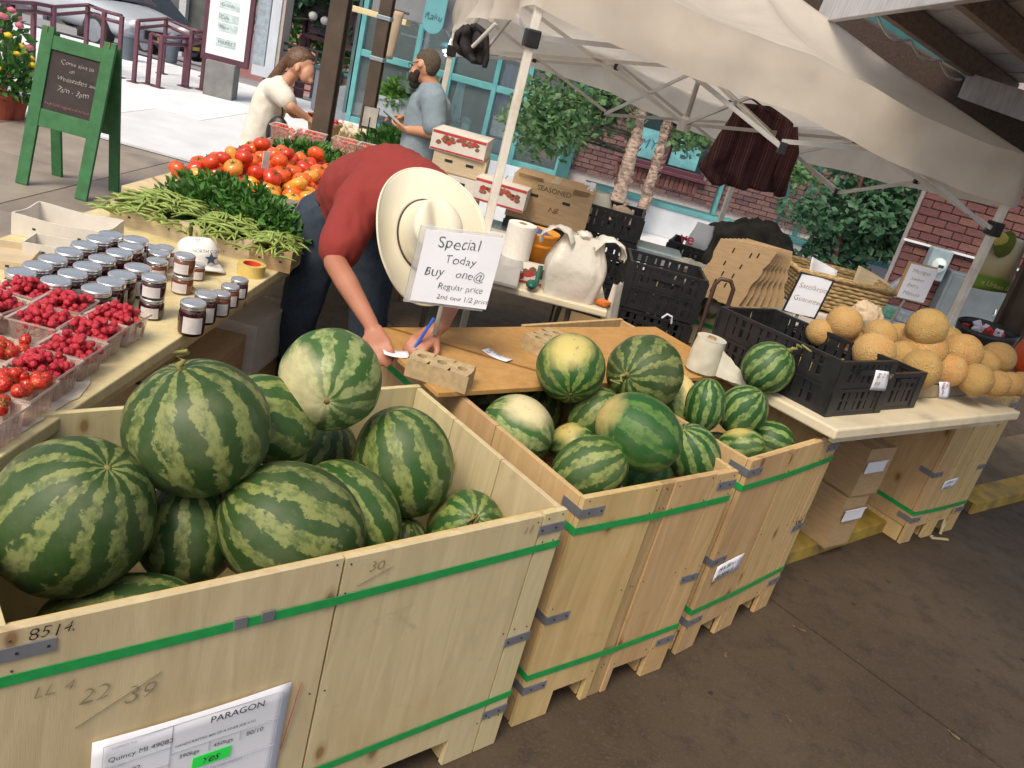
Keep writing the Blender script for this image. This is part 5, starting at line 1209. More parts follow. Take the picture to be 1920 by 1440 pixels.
# produce bag roll on the table corner
br = thing('bag_roll', 'roll of thin white produce bags with a loose tail', 'bag roll', Zp(1318,682,.93)); br.location.z = .905; bagm = M('thin_white_plastic', (.74,.72,.60), .35, .1, 14, bmp=.3, bd=.006, trans=.3)
m = MB(); m.grid(lambda u, v: Vector(((.072-.010*v+.006*noise.noise(Vector((u*9,v*4,0))))*math.cos(2*math.pi*u), (.072-.010*v+.006*noise.noise(Vector((u*9,v*4,2))))*math.sin(2*math.pi*u), v*.145)), 26, 9, closed_u=True); m.build('roll', bagm, br, smooth=True)
MB().lathe([(.02,.142),(.064,.145)],22,capb=False,capt=False).build('roll_end', bagm, br); MB().lathe([(.018,.09),(.018,.150)],12,capb=False,capt=False).build('core', card, br)
m = MB(); m.grid(lambda u, v: Vector((.055+u*.23, -.085+(.04-.10*u)*1+(v-.5)*.02, .005+.11*v*(1-u)**1.2+.008*noise.noise(Vector((u*8,v*5,1)))))+Vector((-.02*u,.03*u,0)), 18, 8); m.build('loose_tail', bagm, br, smooth=True)
# ================================================================== CLUTTER BEHIND
rtb = thing('folding_table', 'white folding table with plastic bags behind the plywood board', 'table', (0,0,0))
f0, f1 = Zp(920,528,.90), Zp(1140,584,.90); ux = (f1-f0); ux.z = 0; W_ = ux.length+.45; ux.normalize(); rtb.location = (f1.x, f1.y, 0); rtb.rotation_euler = (0,0,math.atan2(ux.y,ux.x))
MB().box((-W_/2,.31,.882),(W_,.62,.036)).build('table_top', tabw, rtb, bevel=.008)
for x_ in (-.18,-W_+.15):
    for y_ in (.08,.54): MB().tube([(x_,y_,.865),(x_+(.04 if y_<.3 else -.04),y_,.01)], .014, 8).build('leg', M('leg_metal',(.16,.15,.13),.4,metal=.5), rtb)
    MB().tube([(x_,.08,.30),(x_,.54,.30)],.011,8).build('crossbar', M('leg_metal',(.16,.15,.13),.4,metal=.5), rtb)
def FT(x, y): return Matrix.LocRotScale(rtb.location, rtb.rotation_euler, None) @ Vector((x,y,.901))
bagw = M('white_bag_plastic', (.78,.74,.66), .32, .06, 7, bmp=.55, bd=.03, trans=.3, dirt=(.70,.50,.47), dirt_scale=3)
def tbag(label, p, rz, W_, D_, H_, mat, handles=True, seed=0, lean=0, name='plastic_bag'):
    o = thing(name, label, 'plastic bag', p, R(rz))
    def fn(u, v):
        a = 2*math.pi*u; bul = 1+.10*math.sin(math.pi*min(1,v*1.15))-.30*max(0,v-.45)/.55; f = 1+.09*noise.noise(Vector((math.cos(a)*2.2,math.sin(a)*2.2,v*2.5+seed)))+.07*abs(math.sin(a*5+seed+2*v))*v+.05*noise.noise(Vector((math.cos(a)*6,math.sin(a)*6,v*3+seed)))
        ca, sa = math.cos(a), math.sin(a); e_ = .55; x = math.copysign(abs(ca)**e_,ca)*W_/2*bul*f; y = math.copysign(abs(sa)**e_,sa)*D_/2*bul*f*(1-.55*max(0,v-.55)/.45); return Vector((x+lean*v*v, y, v*H_*(1+.05*noise.noise(Vector((a,seed,0)))*v)))
    m = MB(); m.grid(fn, 44, 20, closed_u=True); m.add([fn(i/44,0) for i in range(44)], [tuple(range(43,-1,-1))]); m.build('bag', mat, o, smooth=True)
    if handles:
        for sx in (-1,1):
            path = [Vector(q) for q in ((sx*W_*.18,0,H_*.84),(sx*W_*.32,0,H_*1.02),(sx*W_*.50,-.012,H_*1.06),(sx*W_*.68,-.02,H_*.98),(sx*W_*.76,-.02,H_*.86),(sx*W_*.74,-.012,H_*.76))]
            def hf(u, v, path=path, sx=sx):
                t = u*(len(path)-1); i = min(int(t), len(path)-2); q = path[i].lerp(path[i+1], t-i); wd = .15*(1-.25*u); return q+Vector((.010*math.sin(9*v+sx), (v-.5)*wd, .012*math.sin(6*v)+.010*noise.noise(Vector((u*6,v*5,sx)))))
            m = MB(); m.grid(hf, 26, 8); m.build('handle', mat, o, smooth=True, solid=.002)
        m = MB(); m.ball((.0,0,H_*1.0),(W_*.14,D_*.25,H_*.07),3,None,lambda v: 1+.25*noise.noise(v*3)); m.build('gathered_top', mat, o, smooth=True)
    return o
tbag('large white plastic shopping bag standing on the folding table', FT(-.20,.10), 5, .27, .16, .31, bagw, True, 1)
tbag('white plastic bag hanging off the folding table end', FT(.035,.12)-Vector((0,0,.40)), 60, .12, .06, .52, bagw, False, 4, -.02)
tbag('crumpled white bag on the floor under the folding table', FT(.05,.0)-Vector((0,0,.55)), 20, .30, .18, .26, bagw, False, 7)
mt_ = thing('carrot_peel', 'small orange scrap beside the big white bag', 'vegetable', FT(-.03,.05)); MB().ball((0,0,.022),(.04,.022,.02),2,None,lambda v: 1+.3*noise.noise(v*4)).build('scrap', M('orange_scrap',(.55,.14,.02),.7), mt_); MB().ball((.03,.01,.012),(.012,.02,.01),1).build('tip', leafg, mt_)
bk2 = thing('orange_bucket', 'orange plastic bucket behind the paper towel', 'bucket', FT(-.40,.42)); m = MB(); m.lathe([(.075,0),(.098,.19),(.102,.195),(.106,.20),(.106,.215),(.098,.215),(.092,.19),(.07,.012)],28,capt=False); m.build('bucket', M('bucket_orange',(.66,.24,.015),.4,.08,6), bk2, smooth=True); MB().lathe([(.09,.14),(.097,.145),(.097,.155),(.09,.16)],28,capb=False,capt=False).build('rib', M('bucket_orange',(.66,.24,.015),.4,.08,6), bk2); MB().box((.02,0,.20),(.10,.03,.03),rotm(0,20,30)).build('blue_rag', M('rag_blue',(.12,.17,.35),.8), bk2)
ptw = thing('paper_towel', 'upright roll of white paper towel by the orange bucket', 'paper towel', FT(-.50,.30)); MB().lathe([(.02,0),(.072,0),(.074,.006),(.074,.244),(.072,.25),(.02,.25)],30,capb=False,capt=False).build('roll', M('towel_white',(.72,.68,.62),.95,.05,60,bmp=.3), ptw, smooth=False); MB().lathe([(.021,.02),(.021,.252)],14,capb=False,capt=False).build('core', card, ptw)
redp = M('print_red', (.45,.04,.04), .8, .3, 30, bmp=0); brnp = M('print_brown', (.20,.09,.05), .8, .5, 40, bmp=0)
def straw_box(label, p, rz, W_, D_, H_):
    o = carton(label, p, rz, W_, D_, H_, card_w, tape=False, name='strawberry_box'); random.seed(int(abs(p[0])*997+p[2]*313))
    MB().box((0,-D_/2-.0012,H_-.012),(W_*.98,.0008,.016)).build('red_band', redp, o); MB().box((0,-D_/2-.0012,.010),(W_*.98,.0008,.010)).build('red_band', redp, o)
    m, m2 = MB(), MB()
    for i in range(16):
        x = (i/15-.5)*W_*.72; r = .011+.008*random.random(); (m if i%3 == 1 else m2).ball((x+random.uniform(-.01,.01),-D_/2-.001,H_*.5+random.uniform(-.02,.02)+.02*math.cos(x*12)),(r*1.3,.0012,r),1)
    m.build('printed_berries', redp, o); m2.build('printed_leaves', brnp, o); return o
straw_box('printed strawberry box beside the hat brim on the folding table', FT(-.62,.40), 8, .26, .24, .13); straw_box('low strawberry box in front of the paper towel', FT(-.40,.20), 12, .20, .16, .075)
scale('dark scale with a flat platter on the folding table', FT(-.62,.14), 5, .95)
gt = thing('green_scoop', 'dark green plastic scoop by the white bag', 'scoop', FT(-.37,.05)); MB().tube([(0,0,.02),(.0,.05,.11)],[.012,.012],8).build('handle', M('scoop_green',(.01,.10,.07),.35), gt); m = MB(); m.ball((-.02,-.03,.03),(.03,.05,.022),2); m.build('bowl', M('scoop_green',(.01,.10,.07),.35), gt, smooth=True)
# second trestle table at the back with boxes
bt = thing('back_table', 'low trestle table under the stacked fruit boxes', 'table', (-.42,5.65,0)); MB().box((0,0,.70),(1.3,.8,.04)).build('table_top', tabw, bt, bevel=.006)
for x_ in (-.58,.58):
    for y_ in (-.33,.33): MB().box((x_,y_,.34),(.04,.04,.68)).build('leg', dk, bt)
def at_stack(px, py, Y): return Yp(px,py,Y)
s0_ = -.72
carton('brown box with diamond hand holes at the bottom of the stack', (s0_,5.55,.722), -3, .36, .32, .27); carton('pale flat box on the brown box in the stack', (s0_+.01,5.55,.994), -2, .37, .33, .11, card_w); carton('plain pale box under the top strawberry box', (s0_+.03,5.56,1.106), 2, .34, .31, .12, card_l); straw_box('strawberry box on top of the tall box stack', (s0_+.01,5.55,1.228), -1, .35, .32, .125)
straw_box('strawberry box in front of the brown box behind the tent pole', (-.37,5.33,1.02), -4, .33, .22, .14)
scale('cream rimmed scale behind the tent pole', (-.42,5.30,.80), 0, 1.0); carton('brown box under the cream rimmed scale', (-.42,5.40,.722), 0, .36, .30, .078, tape=False)
bb_ = carton('long brown produce box with a ragged open top', (-.06,5.55,.95), -3, .52, .36, .27); write(bb_, 'SEASONED', .045, (-.10,-.183,.21), FR, M('print_olive',(.10,.09,.04),.8,bmp=0)); write(bb_, 'NB', .05, (0,-.183,.09), FR, brnp, hand=.6)
MB().box((.18,-.20,.26),(.10,.05,.004),rotm(-50,0,10)).build('flap', card, bb_); MB().box((-.15,-.19,.27),(.16,.05,.004),rotm(-40,0,0)).build('flap', card, bb_)
I3 = Matrix.Rotation(R(-3),3,'Z')
def cr(label, p, rz, W_, D_, H_, t=1): return crate(label, p, Matrix.Rotation(R(rz),3,'Z'), W_, D_, H_, t)
cr('black crate under the long brown produce box', (-.32,5.40,.722), -3, .56, .36, .226); cr('black crate at the foot of the crate stack', (.22,5.42,.45), -4, .42, .38, .27); cr('middle black crate of the stack by the tree trunk', (.10,5.45,.725), -4, .44, .38, .25,2); cr('top black crate holding a spray bottle', (.12,5.45,.98), -4, .42, .38, .17)
carton('plain box carrying the crate stack', (.42,5.62,.001), -4, .45, .4, .44); 
tbag('clear bag with a white sprayer in the top crate', (.22,5.55,1.02), 0, .20, .16, .20, bagm, False, 9); sp_ = thing('spray_bottle', 'white trigger spray bottle in the top crate', 'bottle', (.17,5.50,1.06)); MB().lathe([(.035,0),(.036,.10),(.014,.14),(.014,.17)],14).build('bottle', M('bottle_white',(.7,.72,.75),.3), sp_, smooth=True); m = MB(); m.box((0,0,.19),(.035,.03,.04)); m.box((-.03,0,.195),(.05,.02,.02)); m.bar((-.02,0,.18),(-.035,0,.13),.012,.01); m.build('trigger', M('bottle_white',(.7,.72,.75),.3), sp_, bevel=.003)
op = thing('onion_sack', 'small pale net sack at the crate edge', 'sack', (.40,5.58,1.06)); MB().ball((0,0,.05),(.075,.06,.06),3,None,lambda v: 1+.1*noise.noise(v*4)).build('sack', M('net_tan',(.55,.42,.30),.9,.3,40), op, smooth=True); MB().tube([(0,0,.10),(.02,0,.14)],.012).build('neck', M('net_tan',(.55,.42,.30),.9,.3,40), op)
gbm = M('black_bin_bag', (.008,.008,.009), .5, .3, 14, bmp=.4, bd=.012)
def gbag(label, p, s, seed):
    o = thing('bin_bag', label, 'bin bag', p); m = MB(); m.ball((0,0,s[2]*.92), s, 4, None, lambda v: 1+.20*noise.noise(v*1.8+Vector((seed,0,0)))+.06*abs(noise.noise(v*4.5+Vector((0,seed,0))))+.015*noise.noise(v*11)); m.build('bag', gbm, o, smooth=True); MB().ball((.03,0,s[2]*1.90),(.03,.03,.04),2,None,lambda v: 1+.3*noise.noise(v*5)).build('knot', gbm, o)
gbag('black bin bag behind the crate with the white bag', (.86,5.75,0), (.26,.24,.46), 8)
for k_, lb_ in enumerate(('lowest black crate of the stack behind the plywood board','middle black crate of the stack behind the plywood board','third black crate up the stack behind the plywood board','top black crate of the stack behind the plywood board')): cr(lb_, (.42+.01*k_,4.56,.003+.262*k_), -8+3*k_, .44, .34, .258, 2)
wt = thing('white_twist', 'white knotted strings on the black bin bag', 'string', (.70,4.50,.80)); MB().tube([(0,0,0),(.02,-.01,.03),(.05,0,.02),(.06,.01,-.02)],.006,6).build('string', paper, wt)
cr('black crate holding the white carrier bag behind the bin bags', (.80,5.95,.78), -14, .42, .32, .19); carton('plain box under the crate with the carrier bag', (1.02,6.08,.001), -14, .44, .36, .778)
tbag('white carrier bag with red letters in the back crate', Vector((1.02,6.0,.87)), -10, .16, .09, .26, M('carrier_white',(.70,.72,.76),.4,.05,9,trans=.2), False, 3); wl_ = thing('bag_lettering', 'red letters printed on the carrier bag', 'lettering', (.86,5.93,.985)); write(wl_, 've', .11, (0,-.03,0), (R(90),0,R(-10)), M('letter_red',(.60,.03,.10),.6,bmp=0), thin=-.01)
sbx = thing('metal_case', 'grey metal tool case lid behind the bin bags', 'case', (.66,5.60,.86)); MB().box((0,0,.05),(.40,.25,.10)).build('case', galv, sbx, bevel=.01); MB().box((-.05,-.128,.05),(.16,.01,.04)).build('latch', steel, sbx)
# dark tarpaulin heap and grey sack
tarp = M('dark_olive_tarp', (.035,.032,.026), .9, .5, 7, bmp=.6, bd=.03)
def heap(name, label, cat, c, s, mat, seed, folds=5):
    o = thing(name, label, cat, c); m = MB(); m.ball((0,0,s[2]*.45), s, 5, None, lambda v: 1+.16*noise.noise(v*1.6+Vector((seed,0,0)))+.12*math.sin(folds*math.atan2(v.y,v.x)+4*noise.noise(v*2))*(1-abs(v.z)*.6)+.06*noise.noise(v*7)); m.build('cloth', mat, o, smooth=True); m2 = MB(); m2.tube([(s[0]*.7,-.1,s[2]*.2),(s[0]*.9,-.12,-.1)], [.07,.05], 10); m2.build('fold', mat, o, smooth=True); return o
heap('tarpaulin', 'dark olive tarpaulin heaped behind the cardboard flats', 'tarpaulin', Vector((1.36,6.05,.80)), (.36,.28,.30), tarp, 3, 7); carton('box carrying the dark tarpaulin', (1.38,6.1,.001), 5, .6, .5, .80)
gsk = M('grey_sack', (.20,.19,.17), .9, .25, 10, bmp=.5, bd=.02)
heap('grey_sack', 'grey cloth sack lying on the rear wooden bin', 'sack', Vector((.86,5.02,.90)), (.19,.14,.10), gsk, 6, 5)
gm = thing('striped_gourd', 'pale green melon lying in the rear wooden bin', 'melon', (1.03,4.98,.86)); MB().ball((0,0,0),(.10,.10,.13),3,rotm(20,30,0)).build('rind', mm['f'], gm, smooth=True); MB().ball((.05,0,.10),(.012,.012,.01),1).build('stem_stub', stemm, gm)
# flat cardboard sheets
for k in range(7):
    a = [Yp(x,y,4.80+.035*k) for x,y in ((1296+12*k,548+2*k),(1382+14*k,577),(1462+4*k,466+1*k),(1352+8*k,447))]
    o = thing('cardboard_flat', ('front brown die cut cardboard flat leaning on the bin','second cardboard flat of the leaning stack','third cardboard flat of the leaning stack','fourth cardboard flat of the leaning stack','fifth cardboard flat of the leaning stack','sixth cardboard flat of the leaning stack','rearmost cardboard flat of the leaning stack')[k], 'cardboard', a[0], group='folded cardboard flats')
    v = [p-a[0] for p in a]; nr = (v[1]).cross(v[3]).normalized()*.006; outl = []
    n_ = 12
    for e in range(4):
        p, q = v[e], v[(e+1)%4]; ctr = (v[0]+v[1]+v[2]+v[3])/4
        for i in range(n_):
            t = i/n_; w_ = p.lerp(q,t); notch = .93 if (i in (4,5) or i in (8,)) and e in (1,3) else (.95 if e == 0 and i in (5,6) else 1); outl.append(ctr+(w_-ctr)*notch)
    m = MB(); N = len(outl); m.add([p+nr for p in outl]+[p-nr for p in outl], [tuple(range(N)), tuple(range(2*N-1,N-1,-1))]+[(i,N+i,N+(i+1)%N,(i+1)%N) for i in range(N)]); m.build('sheet', card, o)
    if k == 0:
        sgn_ = -1 if nr.dot(_fw) > 0 else 1
        for (u, w2) in ((.30,.30),(.35,.45),(.28,.62),(.52,.28),(.55,.45),(.58,.62),(.62,.82),(.74,.84),(.30,.85),(.22,.15),(.32,.15)):
            c = v[0].lerp(v[1],u).lerp(v[3].lerp(v[2],u),w2)+nr*sgn_*1.25; d = (v[3]-v[0]).normalized(); MB().bar(c-d*.014, c+d*.014, .008, .001, nr).build('slot', ink, o)
# hand truck handle
ht = thing('hand_truck', 'dark hand truck with a looped handle before the rear bin', 'hand truck', Vector((.86,4.12,0))); iron = M('rust_iron',(.05,.022,.018),.5,.3,20)
m = MB(); m.tube([(-.02,.0,.05),(-.02,.0,.9),(-.02,.02,1.13),(.0,.02,1.165),(.05,.02,1.165),(.075,.02,1.13),(.075,.0,.9),(.075,0,.05)], .011, 10); m.build('handle_frame', iron, ht, smooth=True); MB().box((.03,-.08,.02),(.26,.2,.012)).build('toe_plate', iron, ht); 
for sx in (-.10,.16): m = MB(); m.M = Matrix.Translation((sx,.06,.10)) @ Matrix.Rotation(R(90),4,'Y'); m.lathe([(.10,-.02),(.10,.02)],18); m.build('wheel', blk, ht)
# wicker basket with papers, carton below
wick = M('wicker', (.40,.28,.13), .85, .5, 30, stretch=(1,1,3), bmp=.8, bd=.01)
wb = thing('wicker_basket', 'pale wicker basket full of papers behind the guarantee sign', 'basket', Vector((1.78,5.35,.93)), R(8)); 
w_, d_, h_ = .62, .36, .21
for i in range(9):
    z = i/9*h_; s_ = .86+.14*i/9; m = MB(); pts = []
    for k in range(64):
        u = k/64; per = u*4; e = int(per); f = per-e; c = [(-1,-1),(1,-1),(1,1),(-1,1)]; a, b = c[e], c[(e+1)%4]; x = (a[0]+(b[0]-a[0])*f)*w_/2*s_; y = (a[1]+(b[1]-a[1])*f)*d_/2*s_; wv = .004*(1 if (k+i)%2 else -1); nx, ny = ((0,-1),(1,0),(0,1),(-1,0))[e]; pts.append((x+nx*wv,y+ny*wv,z+.012))
    m.tube(pts, .0125, 6, closed=True); m.build('weave_ring', wick, wb, smooth=True)
m = MB(); m.tube([(-w_/2*1.02,-d_/2*1.02,h_),(w_/2*1.02,-d_/2*1.02,h_),(w_/2*1.02,d_/2*1.02,h_),(-w_/2*1.02,d_/2*1.02,h_)], .018, 8, closed=True); m.build('rim', wick, wb, smooth=True); MB().box((0,0,.006),(w_*.84,d_*.84,.01)).build('bottom', wick, wb)
for (x, y, rz, lb) in ((-.08,-.05,20,'loose white sheet sticking out of the wicker basket'),(.25,.0,-15,'brown paper sticking out of the wicker basket right side')):
    q = wb.location+Matrix.Rotation(R(8),3,'Z')@Vector((x,y,.10)); o = thing('loose_paper', lb, 'paper', q, R(rz)); m = MB(); m.grid(lambda u, v: Vector(((u-.5)*.22, .04*math.sin(u*3)+.05*v, v*.18*(1-.3*u))), 8, 6); m.build('sheet', paper if x < 0 else card_l, o, smooth=True, solid=.001)
carton('white printed carton under the wicker basket', (1.80,5.30,.70), 8, .58, .40, .215, card_w, tape=False); carton('brown carton below the white printed one', (1.80,5.30,.001), 6, .6, .42, .69)
heap('cloth_bundle', 'pale cloth bundle beside the topmost cantaloupe', 'cloth', Vector((1.92,4.98,.96)), (.10,.08,.09), M('bundle_cream',(.62,.48,.33),.8,.15,9,bmp=.4), 9, 4)
# white cooler table far right
ct = thing('white_table_far', 'bright white plastic table behind the cantaloupes', 'table', Vector((2.75,6.6,0)), R(-6)); MB().box((0,0,.72),(1.1,.6,.05)).build('table_top', M('plastic_white',(.75,.78,.82),.4,.05,5), ct, bevel=.01)
for x_ in (-.48,.48):
    for y_ in (-.24,.24): MB().tube([(x_,y_,.70),(x_*1.05,y_*1.05,.01)],.02,8).build('leg', galv, ct)
for k, (dx, rz) in enumerate(((.02,10),(.12,-8),(.22,14),(.30,-4))):
    o = thing('seed_packet', ('light green packet, leftmost on the white plastic table','second mint green packet on the white plastic table','third pale packet on the white plastic table','rightmost white packet on the white plastic table')[k], 'packet', ct.location+Vector((dx-.12,-.15-.02*k,.75)), R(rz)); m = MB(); m.hexa([Vector(q) for q in ((-.06,-.04,0),(.06,-.04,0),(.06,.04,.0),(-.06,.04,.0),(-.055,-.035,.05+.02*k),(.055,-.035,.06),(.055,.035,.09),(-.055,.035,.09))]); m.build('packet', M('packet_mint_%d' % (k%2),((.25,.60,.42),(.65,.72,.74))[k%2],.5,.3,25), o, bevel=.004); MB().box((0,-.03,.09),(.10,.004,.02)).build('crimp', paper, o)
jk = thing('snack_sack', 'dark open sack with red wrapped packets beside the post', 'sack', Vector((3.02,5.75,.75))); m = MB(); m.grid(lambda u, v: Vector(((.17+.03*v)*math.cos(2*math.pi*u), (.15+.03*v)*math.sin(2*math.pi*u), v*.24+.02*math.sin(8*u))), 24, 8, closed_u=True); m.build('sack', blk, jk, smooth=True, solid=.006); random.seed(3)
for i in range(14): MB().box((random.uniform(-.12,.12),random.uniform(-.1,.1),.19+random.uniform(-.02,.05)),(.06,.03,.05),rotm(random.uniform(0,90),random.uniform(0,90),random.uniform(0,90))).build('packet', redp if i%3 else paper, jk, bevel=.004)
MB().box((0,0,-.375),(.40,.36,.74)).build('stand', dk, jk)
# hanging banner on the dark post
bn = thing('banner', 'hanging green and cream banner with a leaf print beside the post', 'banner', Yp(1832,436,6.2)); b4 = [Yp(x,y,6.2) for x,y in ((1858,430),(1925,452),(1892,552),(1818,538))]; b0 = bn.location; m = MB()
def bnm():
    m_, t, b = new_mat('banner_print'); uvn = t.nodes.new('ShaderNodeTexCoord'); sp = t.nodes.new('ShaderNodeSeparateXYZ'); t.links.new(uvn.outputs['Object'], sp.inputs[0]); z0, z1 = (b4[3]-b0).z, (b4[0]-b0).z
    f = mth(t,'DIVIDE',mth(t,'SUBTRACT',sp.outputs[2],z0),(z1-z0)); n_ = tex(t,9,3); f = mth(t,'MULTIPLY_ADD',mth(t,'SUBTRACT',n_,.5),.12,f)
    c = ramp(t, f, [(.24,(.16,.27,.03)),(.30,(.42,.34,.18)),(.55,(.52,.46,.30)),(.95,(.40,.42,.40))]); t.links.new(c, b.inputs['Base Color']); b.inputs['Roughness'].default_value = .8; return m_
m.grid(lambda u, v: b4[0].lerp(b4[1],u).lerp(b4[3].lerp(b4[2],u),v)-b0+Vector((0,.02*math.sin(u*5+v*3),0)), 10, 14); m.build('cloth', bnm(), bn, smooth=True, solid=.004)
u_ = (b4[1]-b4[0]).normalized(); z_ = (b4[0]-b4[3]).normalized(); RB = Matrix((u_,z_,u_.cross(z_))).transposed(); write(bn, 'e Urban Ro', .05, b4[3].lerp(b4[0],.12)-b0+u_*.05-Vector((0,.035,0)), RB, cream)
m = MB(); m.ball(b4[0].lerp(b4[1],.45).lerp(b4[3].lerp(b4[2],.45),.16)-b0-Vector((0,.02,0)), (.07,.006,.10), 2); m.build('leaf_print', M('leaf_print',(.10,.14,.02),.8), bn); m = MB(); m.ball(b4[0].lerp(b4[1],.25).lerp(b4[3].lerp(b4[2],.3),.10)-b0-Vector((0,.022,0)), (.08,.006,.05), 2); m.build('flower_print', M('flower_print',(.52,.45,.10),.8), bn)
MB().tube([b4[0]-b0-u_*.03, b4[1]-b0+u_*.1],.01,6).build('rod', blk, bn)
# boxes under the right table
q = Zp(1500,1000,.075); carton('brown and white cardboard box on the kerb under the white table', (1.66,3.98,.072), 40, .20, .42, .30); carton('cardboard box with a white lid stacked on the kerb box', (1.68,4.00,.374), 38, .22, .44, .27, card)
for lb, z0 in (('lower white paper slip on the stacked boxes',.27),('upper white paper slip on the stacked boxes',.545)):
    o = thing('white_slip', lb, 'paper', Vector((1.66,3.98,z0)), R(40)); MB().box((-.0,-.224,0),(.17,.003,.06)).build('sheet', paper, o); MB().box((0,-.226,.031),(.18,.006,.006)).build('fold', paper, o)
# ================================================================== PEOPLE
def blob(name, caps, voxel, mat, parent, wr=0, wscale=6, smooth=6, seed=0, stretch=(1,1,1), org=None):
    m = MB()
    for c in caps:
        if len(c) == 3:                       # ellipsoid: centre, radii, rotation
            m.ball(c[0]-org, c[1], 3, c[2]); continue
        a, ra, b, rb = c; a, b = Vector(a)-org, Vector(b)-org; n = max(2, int((b-a).length/(min(ra,rb)*.6))+1)
        m.tube([a.lerp(b,i/n) for i in range(n+1)], [ra+(rb-ra)*i/n for i in range(n+1)], 14); m.ball(a, ra, 2); m.ball(b, rb, 2)
    o = m.build('tmp_blob', mat); r = o.modifiers.new('r','REMESH'); r.mode = 'VOXEL'; r.voxel_size = voxel; r.use_smooth_shade = True
    s_ = o.modifiers.new('s','SMOOTH'); s_.factor = .5; s_.iterations = smooth
    bpy.context.view_layer.update(); dg = bpy.context.evaluated_depsgraph_get(); me = bpy.data.meshes.new_from_object(o.evaluated_get(dg)); bpy.data.objects.remove(o)
    if wr:
        nr = [v.normal.copy() for v in me.vertices]
        for v, n in zip(me.vertices, nr):
            q = Vector((v.co.x*stretch[0],v.co.y*stretch[1],v.co.z*stretch[2]))*wscale+Vector((seed,seed*2,0)); k = 1-2*abs(noise.noise(q)); k2 = noise.noise(q*.4); k3 = 1-2*abs(noise.noise(q*2.3+Vector((3,1,7)))); v.co += n*wr*(k*.6+k2*.9+k3*.32)
    me.polygons.foreach_set('use_smooth', [True]*len(me.polygons)); me.materials.clear(); me.materials.append(mat); me.name = name
    return mobj(name, me, parent)
def hand_caps(w, d, n, s=1.0, curl=.5, thumb=1):
    # wrist point, direction of fingers, back-of-hand normal
    w = Vector(w); d = Vector(d).normalized(); n = Vector(n); n = (n-d*n.dot(d)).normalized(); sd = d.cross(n)*thumb; out = []
    k = w+d*.085*s
    for i, off in enumerate((-.030,-.010,.010,.029)): out.append((w+sd*off*.55*s, .017*s, k+sd*off*s, .0115*s))
    for i, (off, L) in enumerate(((-.030,.068),(-.010,.078),(.010,.074),(.029,.058))):
        p = k+sd*off*s; dd = d.copy()
        for seg, f in enumerate((.45,.32,.23)):
            an = curl*(.55+.45*seg)*(1+.12*i); dd = (dd*math.cos(an)-n*math.sin(an)).normalized(); q = p+dd*L*f*s; out.append((p,(.0096-.0009*seg)*s,q,(.0088-.0011*seg)*s)); p = q
    t0 = w+d*.022*s-sd*.030*s; t1 = t0+(d*.6-sd*.75-n*.25).normalized()*.042*s; t2 = t1+(d*.95-sd*.15-n*.35).normalized()*.034*s; out += [(w,.018*s,t0,.0145*s),(t0,.0145*s,t1,.0115*s),(t1,.0115*s,t2,.009*s)]
    return out
def skin(name, c, c2):
    m, t, b = new_mat(name); n_ = tex(t, 9, 4); t.links.new(ramp(t, n_, [(.3,c),(.7,c2)]), b.inputs['Base Color']); b.inputs['Roughness'].default_value = .5; b.inputs['Subsurface Weight'].default_value = .12; b.inputs['Subsurface Radius'].default_value = (.02,.008,.004); bump(t, b, tex(t,120,3), .12, .002); return m
denim = M('blue_denim', (.028,.042,.065), .9, .2, 60, bmp=.3, bd=.002)
# ---------------------------------------------------------------- bending man in the hat
sk1 = skin('skin_tanned', (.36,.145,.085), (.42,.185,.115)); redsh = M('red_shirt', (.235,.027,.022), .9, .04, 200, bmp=.25, bd=.001)
V = Vector
pel = Yp(652,408,3.82); bk1 = Yp(672,360,3.74); bk2_ = Yp(735,342,3.60); ub = Yp(790,376,3.46); shL = Yp(676,380,3.40); shR = Yp(848,400,3.48); nk = Yp(788,420,3.32); hd = Yp(790,455,3.21)
elL = Yp(628,492,3.12); wrL = Zp(690,612,.955)+V((0,.06,.03)); wrL = Yp(694,606,2.86); elR = Yp(876,500,3.18); wrR = Yp(828,610,2.93)
man = thing('person', 'person in a red shirt and white cowboy hat bending over the plywood to write', 'person', V((pel.x,pel.y,0))); og = V((pel.x,pel.y,0))
hipL, hipR = pel+V((-.11,-.02,-.03)), pel+V((.13,.03,-.03)); knL, knR = V((hipL.x-.02,hipL.y-.06,.52)), V((hipR.x+.06,hipR.y-.04,.52)); anL, anR = V((knL.x,knL.y+.06,.09)), V((knR.x+.02,knR.y+.06,.09))
caps = [(shL,.05,elL,.044),(elL,.045,elL.lerp(wrL,.35),.044),(elL.lerp(wrL,.35),.044,wrL,.029),(shR,.05,elR,.044),(elR,.044,elR.lerp(wrR,.35),.042),(elR.lerp(wrR,.35),.042,wrR,.029),(ub,.12,nk,.06),(nk,.058,hd,.062),
        (hd,(.078,.098,.105),None),(bk1,.12,bk2_,.13),(bk2_,.13,ub,.12),(pel,.13,bk1,.12),(ub,.07,shL,.06),(ub,.07,shR,.06),(hipL,.09,knL,.06),(hipR,.09,knR,.06),(knL,.06,anL,.04),(knR,.06,anR,.04),(anL,.04,anL+V((0,-.12,-.05)),.035),(anR,.04,anR+V((0,-.12,-.05)),.035)]
hL = Zp(714,652,.90); hR = Zp(772,655,.915)
caps += [(wrL,.029,wrL.lerp(hL,.3),.026)]+hand_caps(wrL.lerp(hL,.3), (hL-wrL)+V((.02,-.02,-.01)), V((-.25,-.5,.8)), 1.05, .42, -1)
caps += [(wrR,.029,wrR.lerp(hR,.3),.026)]+hand_caps(wrR.lerp(hR,.3), (hR-wrR), V((.2,-.5,.85)), 1.05, .75, 1)
blob('body', caps, .0062, sk1, man, smooth=3, org=og)
slL = shL.lerp(elL,.80); slR = shR.lerp(elR,.78)
